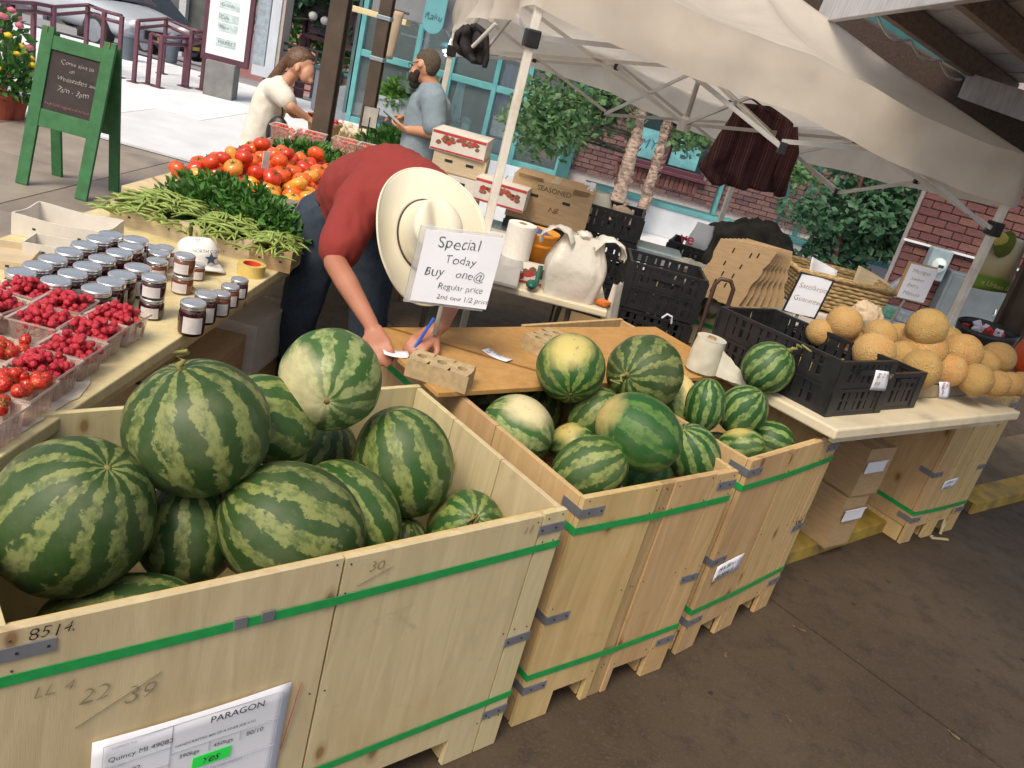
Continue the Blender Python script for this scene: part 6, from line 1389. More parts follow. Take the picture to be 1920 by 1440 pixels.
blob('shirt', [(pel+V((0,0,.06)),.155,bk1,.158),(bk1,.160,bk2_,.162),(bk2_,.162,ub,.150),(ub,.135,nk,.080),(ub,.11,shL,.095),(ub,.11,shR,.095),(bk2_,.15,shL,.10),(bk2_,.15,shR,.10),(shL,.088,slL,.077),(shR,.088,slR,.077)], .012, redsh, man, wr=.015, wscale=6, smooth=4, org=og, stretch=(1.5,1.2,.55))
blob('jeans', [(pel+V((0,0,.03)),.158,hipL,.125),(pel+V((0,0,.03)),.158,hipR,.125),(hipL,.122,knL,.083),(hipR,.122,knR,.083),(knL,.083,anL,.066),(knR,.083,anR,.066)], .012, denim, man, wr=.009, wscale=6, smooth=5, org=og)
MB().tube([pel+V((.158*math.cos(a),.158*math.sin(a),.06))-og for a in [i*math.pi/10 for i in range(20)]], .014, 8, closed=True).build('belt', M('belt_dark',(.03,.02,.015),.6), man)
for an in (anL, anR):
    m = MB(); m.ball(an+V((0,-.07,-.045))-og, (.05,.14,.05), 3); m.build('shoe', M('shoe_brown',(.06,.035,.02),.6), man, smooth=True)
# cowboy hat: local Z points out of the crown, X toward the face side of the brim
hat = thing('cowboy_hat', 'cream straw cowboy hat with a dark band on the bending man', 'hat', Yp(798,444,3.08)); HM = aim(IMG(.42,.05,.90), IMG(.18,1,0)); hat.rotation_euler = HM.to_euler()
straw_m = M('cream_straw', (.72,.67,.53), .55, .03, 4, bmp=.06, bd=.0015)
def brim(u, v):
    a = 2*math.pi*u; ca, sa = math.cos(a), math.sin(a); r0x, r0y = .134, .108; r1x, r1y = .255, .208
    x = ca*(r0x+(r1x-r0x)*v); y = sa*(r0y+(r1y-r0y)*v); z = .085*(abs(sa)**2.2)*v**1.9-.020*abs(ca)**3*v+.004*noise.noise(V((x*9,y*9,0))); return V((x,y,z))
m = MB(); m.grid(brim, 64, 14, closed_u=True); m.build('brim', straw_m, hat, smooth=True, solid=.005)
m = MB(); m.tube([brim(i/64,1.0) for i in range(64)], .0042, 6, closed=True); m.build('brim_edge', straw_m, hat, smooth=True)
def crown(u, v):
    a = 2*math.pi*u; ca, sa = math.cos(a), math.sin(a); H_ = .148; vv = min(1, v/.72); s_ = 1-.10*vv-.02*vv*vv
    if v <= .72: z = H_*vv; rx, ry = .134*s_, .108*s_
    else:
        t = (v-.72)/.28; q_ = math.cos(t*math.pi/2)**.7; rx, ry = .134*.88*q_, .108*.88*q_; z = H_+.020*math.sin(t*math.pi*.5)
    x, y = ca*rx, sa*ry; top = max(0,(v-.5)/.5)
    z -= .040*math.exp(-(y/.030)**2)*top
    k_ = .26*math.exp(-((x-.075)/.055)**2)*min(1,max(0,(v-.35)/.35)); y *= 1-k_; z -= .020*k_*top
    z -= .10*x*top*.35
    return V((x,y,z))
m = MB(); m.grid(crown, 64, 30, closed_u=True); m.build('crown', straw_m, hat, smooth=True)
m = MB(); m.grid(lambda u, v: V((math.cos(2*math.pi*u)*.1362, math.sin(2*math.pi*u)*.1102, .002+.011*v)), 48, 2, closed_u=True); m.build('band', M('hat_band',(.035,.022,.012),.6), hat, smooth=True, solid=.003)
for k in (-.5,0,.5):
    a = 2*math.pi*.5-.9+k*.35; MB().ball((math.cos(a)*.1305,math.sin(a)*.105,.048+.02*abs(k)),.0036,1).build('eyelet', M('eyelet',(.10,.08,.05),.5,metal=.5), hat)
pen = thing('pen', 'bright blue pen in the writing hand', 'pen', Zp(788,636,.95)); pd = IMG(.55,-.80,.2); MB().tube([-pd*.045, pd*.075], .0055, 8).build('barrel', M('pen_blue',(.02,.10,.50),.3), pen); MB().tube([-pd*.06, -pd*.045], [.001,.005], 8).build('tip', ink, pen); MB().tube([pd*.075, pd*.09], .0062, 8).build('cap_end', M('pen_blue',(.02,.10,.50),.3), pen)
# ---------------------------------------------------------------- woman choosing vegetables
YW = 6.7; W = lambda x, y, dy=0: Yp(x,y,YW+dy)
skw = skin('skin_fair', (.50,.255,.155), (.56,.30,.20)); cream_t = M('cream_tshirt', (.72,.68,.60), .9, .06, 30, bmp=.15, bd=.002); hairb = M('brown_hair', (.075,.035,.018), .5, .5, 60, stretch=(3,3,.5), bmp=.5, bd=.003, col2=(.12,.06,.03)); greyp = M('grey_trousers', (.06,.06,.075), .9, .15, 20, bmp=.2)
pl_ = W(486,262); ch = W(512,178); sh_n, sh_f = W(520,168,-.15), W(524,166,.15); nb = W(538,152); hc = W(566,122); wom = thing('person', 'person with a brown ponytail in a cream t-shirt leaning over vegetables', 'person', V((pl_.x,pl_.y,0))); og = V((pl_.x,pl_.y,0))
el_n, wr_n, ha_n = W(546,200,-.20), W(578,222,-.10), W(596,232,-.06); el_f, wr_f, ha_f = W(550,212,.18), W(580,218,.10), W(594,214,.06)
fd = IMG(.80,.55,0)    # where the face points
cr_ = hc+IMG(-.35,-.55,0)*.02; fm = aim(IMG(.25,-.97,0), fd)
caps = [(pl_,.13,ch,.12),(ch,.10,nb,.055),(nb,.047,hc,.045),(cr_,(.098,.074,.10),fm),(hc+fd*.032+IMG(.2,.75,0)*.040,(.056,.052,.080),fm),(hc+fd*.058+IMG(.2,.9,0)*.095,.020,hc+fd*.04+IMG(.2,.9,0)*.08,.03),
        (hc+fd*.078+IMG(.1,.9,0)*.018,.007,hc+fd*.097+IMG(.1,.9,0)*.040,.008),(hc+fd*.070+IMG(.1,.9,0)*.070,.014,hc+fd*.072+IMG(.1,.9,0)*.074,.013),
        (hc+IMG(-.15,.25,0)*.02-V((0,.076,0)),(.022,.010,.032),fm),
        (ch,.07,sh_n,.055),(ch,.07,sh_f,.055),(sh_n,.048,el_n,.040),(el_n,.040,wr_n,.024),(sh_f,.048,el_f,.040),(el_f,.040,wr_f,.024)]
caps += [(wr_n,.024,wr_n.lerp(ha_n,.25),.022)]+hand_caps(wr_n.lerp(ha_n,.2), ha_n-wr_n+V((0,0,-.02)), V((.2,-.3,.9)), .95, .5, 1)+[(wr_f,.024,wr_f.lerp(ha_f,.25),.022)]+hand_caps(wr_f.lerp(ha_f,.2), ha_f-wr_f, V((.2,.3,.9)), .95, .6, -1)
kn1, kn2 = V((pl_.x-.02,pl_.y-.09,.50)), V((pl_.x+.03,pl_.y+.09,.50)); a1, a2 = V((kn1.x-.02,kn1.y,.08)), V((kn2.x-.02,kn2.y,.08))
caps += [(pl_+V((0,-.08,-.05)),.085,kn1,.058),(pl_+V((0,.08,-.05)),.085,kn2,.058),(kn1,.058,a1,.038),(kn2,.058,a2,.038),(a1,.036,a1+V((.13,0,-.045)),.03),(a2,.036,a2+V((.13,0,-.045)),.03)]
blob('body', caps, .0068, skw, wom, smooth=3, org=og)
blob('tshirt', [(pl_+V((0,-.06,-.06)),.122,pl_+V((0,.06,.08)),.118),(pl_+V((0,.06,-.06)),.122,pl_,.12),(pl_+V((0,-.05,0)),.118,ch+V((0,-.05,0)),.112),(pl_+V((0,.05,0)),.118,ch+V((0,.05,0)),.112),(ch,.125,ch.lerp(nb,.55),.085),(ch,.11,sh_n,.082),(ch,.11,sh_f,.082),(sh_n,.080,sh_n.lerp(el_n,.62),.074),(sh_f,.080,sh_f.lerp(el_f,.62),.074)], .012, cream_t, wom, wr=.010, wscale=5, smooth=4, org=og)
blob('trousers', [(pl_+V((0,-.07,-.10)),.115,kn1,.075),(pl_+V((0,.07,-.10)),.115,kn2,.075),(kn1,.075,a1,.058),(kn2,.075,a2,.058)], .014, greyp, wom, wr=.006, smooth=4, org=og)
up_ = IMG(.25,-.97,0); bk_ = -fd
blob('hair', [(cr_+bk_*.018+up_*.012,(.104,.082,.100),fm),(cr_+bk_*.075-up_*.01,.05,cr_+bk_*.11-up_*.035,.032),(cr_+bk_*.11-up_*.035,.034,W(520,135),.034),(W(520,135),.034,W(503,155),.026),(W(503,155),.026,W(497,172),.012),(cr_+fd*.045+up_*.06,(.05,.066,.035),fm)], .007, hairb, wom, wr=.004, wscale=22, smooth=3, org=og, stretch=(1,1.6,1))
for s_ in (-1,1):
    ey = hc+fd*.074+IMG(.1,.9,0)*.014+V((0,s_*.034,0)); MB().ball(ey-og,(.011,.010,.007),2).build('eye', M('eye_dark',(.02,.015,.012),.25), wom, smooth=True); MB().tube([ey+up_*.016+V((0,-.014,0))-og, ey+up_*.02+fd*.006-og, ey+up_*.016+V((0,.014,0))-og],.003,6).build('eyebrow', hairb, wom)
m = MB(); l0 = hc+fd*.082+IMG(.1,.9,0)*.072; m.tube([l0+V((0,-.018,0))-og, l0+fd*.006-og, l0+V((0,.018,0))-og], [.003,.005,.003], 6); m.build('lips', M('lip_pink',(.42,.14,.12),.4), wom, smooth=True)
sb = thing('shoulder_bag', 'black shoulder bag hanging at the leaning woman side', 'bag', W(520,250,-.20)); so = sb.location; MB().ball(V((0,0,0)),(.09,.05,.13),3,None,lambda v: 1).build('pouch', blk, sb, smooth=True); MB().tube([V((0,-.01,.10)), W(530,215,-.21)-so, W(528,180,-.235)-so, W(520,160,-.15)-so, W(512,156,0)-so], .008, 6).build('strap', blk, sb); MB().box((0,-.05,.02),(.12,.012,.10)).build('flap', blk, sb, bevel=.01)
# ---------------------------------------------------------------- bearded man
YM = 6.55; G = lambda x, y, dy=0: Yp(x,y,YM+dy)
skm = skin('skin_warm', (.50,.24,.14), (.56,.29,.18)); bluet = M('grey_blue_tshirt', (.20,.26,.31), .9, .08, 30, bmp=.15, bd=.002, dirt=(.24,.30,.34), dirt_scale=9)
pl_ = G(782,318); ch = G(805,205); nb = G(808,165); hc = G(796,126); hc = hc; bm_ = thing('person', 'person with a dark beard in a grey blue t-shirt holding a phone', 'person', V((pl_.x,pl_.y,0))); og = V((pl_.x,pl_.y,0))
fd = (IMG(-.95,.10,0)+V((0,.35,0))).normalized(); up_ = IMG(.22,-.97,0); fm = aim(up_, fd); sd_ = up_.cross(fd)
sh_n, sh_f = G(812,184,-.17), G(800,182,.17); el_n, wr_n, ha_n = G(815,250,-.24), G(765,243,-.14), G(745,238,-.10); el_f, wr_f, ha_f = G(795,240,.22), G(755,222,.08), G(738,218,.03)
caps = [(pl_,.14,ch,.15),(ch,.12,nb,.07),(nb,.062,hc,.06),(hc+up_*.022-fd*.012,(.100,.079,.108),fm),(hc+fd*.040-up_*.040,(.060,.056,.075),fm),(hc+fd*.092-up_*.012,.010,hc+fd*.112-up_*.024,.012),(hc-fd*.004-up_*.008-sd_*.080,(.022,.010,.032),fm),(hc-fd*.004-up_*.008+sd_*.080,(.022,.010,.032),fm),
        (ch,.09,sh_n,.065),(ch,.09,sh_f,.065),(sh_n,.056,el_n,.046),(el_n,.047,wr_n,.029),(sh_f,.056,el_f,.046),(el_f,.047,wr_f,.029)]
caps += hand_caps(wr_n, ha_n-wr_n, V((0,-.4,-.9)), 1.05, .55, -1)+hand_caps(wr_f, ha_f-wr_f, V((0,.4,.9)), 1.05, .55, 1)
kn1, kn2 = V((pl_.x,pl_.y-.10,.50)), V((pl_.x,pl_.y+.10,.50)); a1, a2 = V((kn1.x,kn1.y,.08)), V((kn2.x,kn2.y,.08))
caps += [(pl_+V((0,-.09,-.05)),.09,kn1,.062),(pl_+V((0,.09,-.05)),.09,kn2,.062),(kn1,.062,a1,.04),(kn2,.062,a2,.04),(a1,.038,a1+V((-.14,.04,-.045)),.032),(a2,.038,a2+V((-.14,.04,-.045)),.032)]
blob('body', caps, .0068, skm, bm_, smooth=3, org=og)
blob('tshirt', [(pl_+V((0,-.06,-.12)),.160,pl_+V((0,.06,.06)),.155),(pl_,.160,ch,.165),(ch,.155,ch.lerp(nb,.7),.105),(ch,.13,sh_n,.095),(ch,.13,sh_f,.095),(sh_n,.094,sh_n.lerp(el_n,.78),.082),(sh_f,.094,sh_f.lerp(el_f,.78),.082)], .012, bluet, bm_, wr=.009, wscale=5, smooth=4, org=og)
blob('trousers', [(pl_+V((0,-.08,-.12)),.12,kn1,.080),(pl_+V((0,.08,-.12)),.12,kn2,.080),(kn1,.080,a1,.062),(kn2,.080,a2,.062)], .014, denim, bm_, wr=.006, smooth=4, org=og)
blob('beard', [(hc+fd*.060-up_*.075,(.045,.056,.050),fm),(hc+fd*.055-up_*.115,(.035,.040,.040),fm),(hc+fd*.020-up_*.060-sd_*.055,.022,hc+fd*.045-up_*.095-sd_*.03,.03),(hc+fd*.020-up_*.060+sd_*.055,.022,hc+fd*.045-up_*.095+sd_*.03,.03),(hc+fd*.092-up_*.052,.012,hc+fd*.088-up_*.06,.016)], .006, M('beard_black',(.022,.015,.011),.9,.5,60,bmp=.6), bm_, wr=.004, wscale=26, smooth=2, org=og)
blob('hair', [(hc+up_*.032-fd*.020,(.101,.082,.103),fm),(hc-fd*.055-up_*.025,(.045,.066,.055),fm)], .007, M('cropped_hair',(.075,.055,.035),.85,.4,80,bmp=.5), bm_, wr=.0015, wscale=40, smooth=3, org=og)
for s_ in (-1,1):
    ey = hc+fd*.088+up_*.012+sd_*s_*.032; MB().ball(ey-og,(.010,.010,.007),2).build('eye', M('eye_dark',(.02,.015,.012),.25), bm_, smooth=True)
gls = thing('glasses', 'thin dark glasses on the bearded man', 'glasses', hc); m = MB()
for s_ in (-1,1):
    c = fd*.103+up_*.010+sd_*s_*.034; m.tube([c+sd_*.024*math.cos(a)+up_*.018*math.sin(a) for a in [i*math.pi/7 for i in range(14)]], .0025, 5, closed=True)
m.build('rims', blk, gls); 
for s_ in (-1,1): MB().tube([fd*.100+up_*.012+sd_*s_*.060, -fd*.01+up_*.010+sd_*s_*.086],.0028,5).build('temple', blk, gls)
ph = thing('phone', 'small phone with a pale screen held by the bearded man', 'phone', (ha_n+ha_f)/2+V((-.03,-.03,.03))); PM = aim(V((.4,-.1,.9)), V((-1,.2,.3))); ph.rotation_euler = PM.to_euler(); MB().box((0,0,0),(.13,.066,.009)).build('case', blk, ph, bevel=.004); MB().box((0,0,.0055),(.118,.058,.001)).build('screen', M('phone_screen',(.35,.50,.52),.1), ph)
# ================================================================== LEFT BACKGROUND
def Sp(px, py):                       # picture point on the sloping street
    d = ray(px, py); k = .107; t = (k*15.72-.03-CAM_H)/(d.z+k*d.y); return CAM+d*t
# ---- chalkboard
grn = M('green_board_paint', (.030,.135,.045), .6, .2, 12, bmp=.12, dirt=(.05,.18,.07), dirt_scale=9); chalkb = M('chalkboard', (.035,.026,.026), .85, .35, 5, bmp=.05, dirt=(.06,.05,.05))
cb = thing('chalkboard_sign', 'green wooden sandwich board with a chalk message', 'sign', (-3.9,6.58,0)); o_ = cb.location
F0, F1 = V((-4.19,6.36,0)), V((-3.61,6.38,0)); T0, T1 = Yp(64,42,6.57), Yp(222,84,6.57); T0.z = T1.z = (T0.z+T1.z)/2; B0, B1 = V((-4.19,6.82,0)), V((-3.61,6.82,0)); F0 = V((-4.19,6.37,0)); F1 = V((-3.61,6.37,0)); T0.x = T1.x-.58; sh_ = T0.x-F0.x
def quad(u, v, a=F0, b=F1, c=T0, d=T1): return a.lerp(b,u).lerp(c.lerp(d,u),v)-o_
nrmF = (F1-F0).cross(T0-F0).normalized(); nrmF = -nrmF if nrmF.y > 0 else nrmF
def panel(name, u0,u1,v0,v1,mat,d0,d1,q=quad,nr=nrmF,bev=.003):
    m = MB(); p = [q(u0,v0),q(u1,v0),q(u1,v1),q(u0,v1)]; m.hexa([x+nr*d0 for x in p]+[x+nr*d1 for x in p]); return m.build(name, mat, cb, bevel=bev)
panel('leg',0,.165,.0,1.0,grn,0,.028); panel('leg',.835,1,.0,1.0,grn,0,.028); panel('rail',.166,.834,.87,.955,grn,.0,.024); panel('rail',.166,.834,.39,.50,grn,0,.024); panel('slate',.166,.834,.50,.87,chalkb,.002,.012,bev=0)
qb = lambda u, v: B0.lerp(B1,u).lerp((T0+V((0,.035,-.01))).lerp(T1+V((0,.035,-.01)),u),v)-o_
panel('leg',0,.15,0,.98,grn,-.026,0,qb); panel('leg',.85,1,0,.98,grn,-.026,0,qb); panel('back_panel',.151,.849,.40,.95,grn,-.015,-.004,qb)
uC = (F1-F0).normalized(); zC = (T0-F0).normalized(); RMc = Matrix((uC,zC,uC.cross(zC))).transposed(); chalk = M('chalk_white',(.42,.38,.36),.95,.3,60,bmp=0); chalkp = M('chalk_pink',(.34,.16,.15),.95,.3,60,bmp=0)
for i, (tx, u, v, sz, mt) in enumerate((('Come visit us',.31,.800,.048,chalk),('on',.44,.755,.040,chalk),('Wednesdays and',.29,.700,.047,chalk),('7am - 3pm',.32,.630,.058,chalk),('fresh local veggies and harvest',.19,.535,.029,chalkp))): write(cb, tx, sz, quad(u,v)+nrmF*.0145, RMc, mt, hand=.9, seed=i+2, thin=.012)
for u in (.08,.92): MB().bar(quad(u,.965)+nrmF*.029, quad(u,1.0)+nrmF*.029, .018, .003).build('hinge_mark', M('rust_orange',(.45,.17,.05),.8), cb)
# ---- flower pots
terr = M('terracotta', (.32,.07,.04), .8, .2, 10); ylw = M('petal_yellow', (.65,.48,.03), .7, .2, 20, bmp=0); pnk = M('petal_pink', (.55,.16,.22), .7, .2, 20, bmp=0); wht = M('petal_white',(.7,.68,.6),.7,bmp=0)
def flower_pot(p, s, fl, label, seed):
    o = thing('flower_pot', label, 'potted plant', p); m = MB(); m.lathe([(.08*s,0),(.115*s,.17*s),(.125*s,.17*s),(.125*s,.20*s),(.11*s,.20*s),(.10*s,.18*s)],18,capt=False); m.build('pot', terr, o, smooth=False); random.seed(seed)
    a, b = MB(), MB()
    for i in range(300):
        d = V((random.gauss(0,1),random.gauss(0,1),abs(random.gauss(0,1.1)))).normalized()*random.uniform(.5,1); q = V((d.x*.24*s,d.y*.24*s,.2*s+d.z*.42*s)); t = (d+V((random.gauss(0,.5),random.gauss(0,.5),random.gauss(0,.5)))).normalized(); sd = t.cross(V((random.gauss(0,1),random.gauss(0,1),random.gauss(0,1)))).normalized(); L = .09*s*random.uniform(.6,1.1)
        a.add([q,q+t*L*.5+sd*L*.3,q+t*L,q+t*L*.5-sd*L*.3],[(0,1,2),(0,2,3)])
    for i in range(16):
        d = V((random.gauss(0,1),random.gauss(0,1)-.3,abs(random.gauss(0,1.1))+.2)).normalized(); b.ball(V((d.x*.25*s,d.y*.25*s,.2*s+d.z*.45*s)),(.035*s,.035*s,.025*s),1)
    a.build('foliage', leafg, o); b.build('blossoms', fl, o, smooth=True)
flower_pot(Zp(2,221,0),1.25,ylw,'yellow flowering plant in a red pot at the left edge',1); flower_pot(Zp(27,222,0),1.05,ylw,'yellow flowering plant in a red pot beside the chalkboard',2); flower_pot(Zp(-12,175,0),1.5,pnk,'pink flowering plant in a pot behind the yellow ones',3)
# ---- maroon railings
rail_m = M('maroon_rail', (.13,.05,.075), .4, .15, 8, bmp=.05)
def railing(label, pts, h=.86, low=.10, name='metal_railing'):
    P_ = [Zp(x,y,h) for x, y in pts]; o = thing(name, label, 'railing', V((P_[0].x,P_[0].y,0))); o_ = o.location
    for dz in (0,-low): MB().tube([p-o_+V((0,0,dz)) for p in P_], .026, 8).build('rail', rail_m, o, smooth=True)
    for p in P_: MB().box(V((p.x-o_.x,p.y-o_.y,h/2)),(.055,.055,h)).build('post', rail_m, o, bevel=.006); MB().box(V((p.x-o_.x,p.y-o_.y,.006)),(.15,.15,.012)).build('base_plate', rail_m, o)
railing('maroon tube railing at the far left of the plaza', [(-30,0),(14,4),(64,6),(101,13),(165,9),(196,21),(229,30)])
railing('maroon tube railing angled before the white car', [(259,39),(312,35),(360,56),(388,62)]); railing('short maroon railing loop before the directory sign', [(284,63),(304,69),(352,72),(390,64)], .72)
# ---- litter bins
def litter(px, py, s, label):
    o = thing('litter_bin', label, 'litter bin', Zp(px,py,0)); m = MB(); m.lathe([(.10*s,0),(.125*s,.40*s),(.12*s,.41*s)],18); m.build('bin', M('bin_slate',(.085,.11,.14),.6,.1,6), o); m = MB(); m.lathe([(.14*s,.40*s),(.14*s,.45*s),(.02,.54*s)],18); m.build('lid', M('bin_lid',(.16,.18,.22),.6,.1,6), o)
litter(239,112,.95,'grey litter bin just right of the chalkboard'); litter(321,117,.95,'grey litter bin between the maroon railings')
# ---- directory sign
dsg = thing('directory_sign', 'tall white directory panel in a maroon frame on a concrete base', 'sign', Zp(412,181,0), R(8)); MB().box((0,.0,.26),(.44,.34,.52)).build('concrete_base', M('base_concrete',(.20,.20,.20),.9,.2,5,bmp=.2), dsg, bevel=.01)
MB().box((.02,0,1.75),(.72,.10,2.5)).build('frame', maroon, dsg, bevel=.01); MB().box((.02,-.053,1.78),(.58,.012,2.36)).build('panel', M('panel_white',(.74,.82,.84),.4,.04,4,bmp=0), dsg); MB().box((.50,.05,1.8),(.20,.08,2.4)).build('side_panel', M('panel_grey',(.30,.36,.42),.4), dsg)
stk_ = M('directory_print', (.50,.60,.62), .6, .3, 12, bmp=0)
for i, z in enumerate((.80,1.02,1.16,1.34,1.62,1.80,1.98)): MB().box((.02,-.0605,z),(.30,.003,.12)).build('listing', stk_, dsg)
for tx, z in (('MARKET',.78),('Place',1.0),('Cafe',1.14),('Goods',1.32),('Kitchen',1.6),('T',1.78)): write(dsg, tx, .07, (-.10,-.064,z), FR, M('listing_ink',(.12,.16,.2),.7,bmp=0))
# ---- white column
wcol = thing('white_column', 'pale concrete column behind the ponytailed person', 'column', Yp(492,134,16.2)); MB().box((0,.2,2.2),(.42,.42,4.6)).build('shaft', M('column_white',(.55,.60,.68),.8,.08,4), wcol, bevel=.01); MB().box((.24,.22,2.2),(.06,.40,4.6)).build('pilaster', M('column_tan',(.45,.40,.36),.8,.08,4), wcol)
# ---- cars
def car(label, p, rz, col, s=1.0, suv=False):
    o = thing('parked_car', label, 'car', p, R(rz)); o.scale = (s,s,s); pm = M('car_paint_%.2f' % col[0], col, .22, .05, 3, bmp=0, spec=.6); h = .15 if suv else 0
    st = [(-2.15,.35,.62,.70),(-2.0,.26,.80+h,.82),(-1.2,.22,.90+h,.88),(0,.22,.93+h,.90),(1.0,.22,.92+h,.88),(1.8,.24,.80+h*.8,.84),(2.15,.34,.62,.70)]
    m = MB(); sec = lambda x,z0,z1,w_: [(x,-w_*.92,z0),(x,-w_,z0+(z1-z0)*.35),(x,-w_*.99,z0+(z1-z0)*.75),(x,-w_*.88,z1),(x,w_*.88,z1),(x,w_*.99,z0+(z1-z0)*.75),(x,w_,z0+(z1-z0)*.35),(x,w_*.92,z0)]
    vs = []; 
    for q in st: vs += sec(*q)
    n = 8; fs = [(i*n+k,(i+1)*n+k,(i+1)*n+(k+1)%n,i*n+(k+1)%n) for i in range(len(st)-1) for k in range(n)]+[tuple(range(n)),tuple((len(st)-1)*n+k for k in range(n-1,-1,-1))]; m.add(vs, fs); m.build('body', pm, o, smooth=True, sub=2)
    zr = 1.42+h*1.6; m = MB(); m.hexa([V(q) for q in ((-1.5 if not suv else -2.0,-.76,.90+h),(1.15,-.76,.90+h),(1.15,.76,.90+h),(-1.5 if not suv else -2.0,.76,.90+h),(-.9 if not suv else -1.75,-.60,zr),(.35,-.60,zr),(.35,.60,zr),(-.9 if not suv else -1.75,.60,zr))]); m.build('windows', M('car_glass',(.03,.04,.05),.05,.1,3,bmp=0,spec=.8), o, bevel=.05)
    MB().box((-.28 if not suv else -.72,0,zr+.008),(1.30 if not suv else 2.1,1.18,.05)).build('roof', pm, o, bevel=.03)
    for x in (-1.35,1.35):
        for y in (-.80,.80):
            m = MB(); m.M = Matrix.Translation((x,y,.32)) @ Matrix.Rotation(R(90),4,'X'); m.lathe([(.20,-.11),(.30,-.11),(.32,-.08),(.32,.08),(.30,.11),(.20,.11)],22); w_ = m.build('wheel', blk, o); m = MB(); m.M = Matrix.Translation((x,y,.32)) @ Matrix.Rotation(R(90),4,'X'); m.lathe([(.205,-.115),(.18,-.105),(.05,-.118),(.05,.118),(.18,.105),(.205,.115)],14); m.build('rim', steel, w_)
    for y in (-.58,.58): MB().ball((2.06,y,.62+h*.6),(.10,.18,.08),2).build('headlight', M('headlight',(.7,.72,.75),.1), o, smooth=True); MB().ball((-2.07,y,.66+h*.6),(.08,.16,.08),2).build('tail_light', redp, o, smooth=True)
    MB().box((2.13,0,.47),(.04,.9,.16)).build('grille', blk, o, bevel=.01); MB().box((2.16,0,.44),(.012,.34,.09)).build('number_plate', M('plate_yellow',(.55,.45,.10),.6), o)
car('dark parked car at the far left behind the railing', Sp(20,50)+V((-1.5,4.5,-.42)), -20, (.40,.44,.50)); car('dark parked car with a pale number plate behind the tree trunk', Sp(205,80)+V((0,1.6,-.1)), -25, (.03,.03,.035)); car('white parked car behind the railings', Sp(245,60)+V((-1.0,6.0,-.6)), -30, (.70,.72,.74), 1.1, True); car('silver blue car beyond the dark ones', Sp(60,20)+V((0,7,-.7)), -60, (.35,.40,.46))
# ---- orange bicycle hoops, hydrant, teal chairs
orm = M('hoop_orange', (.60,.13,.07), .5, .1, 8)
for k, (x, y) in enumerate(((318,92),(335,94),(352,96))):
    o = thing('bicycle_hoop', ('left orange bicycle hoop beyond the litter bin','middle orange bicycle hoop beyond the litter bin','right orange bicycle hoop beyond the litter bin')[k], 'bicycle rack', Sp(x,y)); m = MB(); m.tube([(-.3,0,0),(-.3,0,.5)]+[(.3*math.cos(math.pi-a),0,.55+.3*math.sin(a)) for a in [i*math.pi/10 for i in range(11)]]+[(.3,0,.5),(.3,0,0)], .03, 8); m.build('hoop', orm, o, smooth=True); MB().box((0,0,.01),(.75,.12,.02)).build('foot', orm, o)
hy = thing('fire_hydrant', 'red fire hydrant beside the tree', 'hydrant', Sp(277,48)); MB().lathe([(.18,0),(.14,.05),(.13,.5),(.16,.55),(.14,.68),(.05,.78)],14).build('barrel', M('hydrant_red',(.50,.04,.03),.4), hy, smooth=True); MB().box((0,0,.45),(.42,.10,.10)).build('nozzle', M('hydrant_red',(.50,.04,.03),.4), hy, bevel=.02)
tcm = M('chair_teal',(.02,.34,.27),.5)
for k, (x, y) in enumerate(((333,40),(358,46),(380,52))):
    o = thing('garden_chair', ('left teal garden chair beside the building','middle teal garden chair behind the bicycle hoops','right teal garden chair near the directory sign')[k], 'chair', Sp(x,y)+V((0,2,-.2)), R(15)); 
    for i in range(5): MB().box((-.28+i*.14,.25,.75),(.11,.03,.9-.06*abs(i-2)),rotm(-15,0,(i-2)*-4)).build('back_slat', tcm, o)
    MB().box((0,-.05,.36),(.62,.5,.04),rotm(-8,0,0)).build('seat', tcm, o)
    for sx in (-.3,.3): MB().box((sx,-.05,.24),(.05,.55,.46)).build('leg', tcm, o)
rm_ = thing('pink_stool', 'small magenta stool among the teal chairs', 'stool', Sp(357,54)+V((0,1,-.1))); MB().lathe([(.14,0),(.17,.35),(.17,.4)],14).build('seat', M('stool_pink',(.40,.05,.20),.5), rm_); MB().lathe([(.18,.40),(.18,.43)],14).build('rim', M('stool_pink',(.40,.05,.20),.5), rm_)
# ---- far building with columns
fb = thing('timber_building', 'far building with pale columns and dark openings', 'building', V((-15,38,-2.4))); MB().box((0,.6,4),(26,1,10)).build('wall', M('far_wall',(.10,.11,.11),.9,.4,1), fb)
for i in range(16): MB().box((-9+i*1.25,-.1,2.6),(.30,.3,5.6)).build('column', M('far_column_%d' % (i%3),((.38,.40,.44),(.26,.15,.10),(.45,.47,.50))[i%3],.8), fb)
MB().box((0,-.2,5.7),(26,.6,.7)).build('beam', M('far_green',(.06,.12,.08),.8), fb)
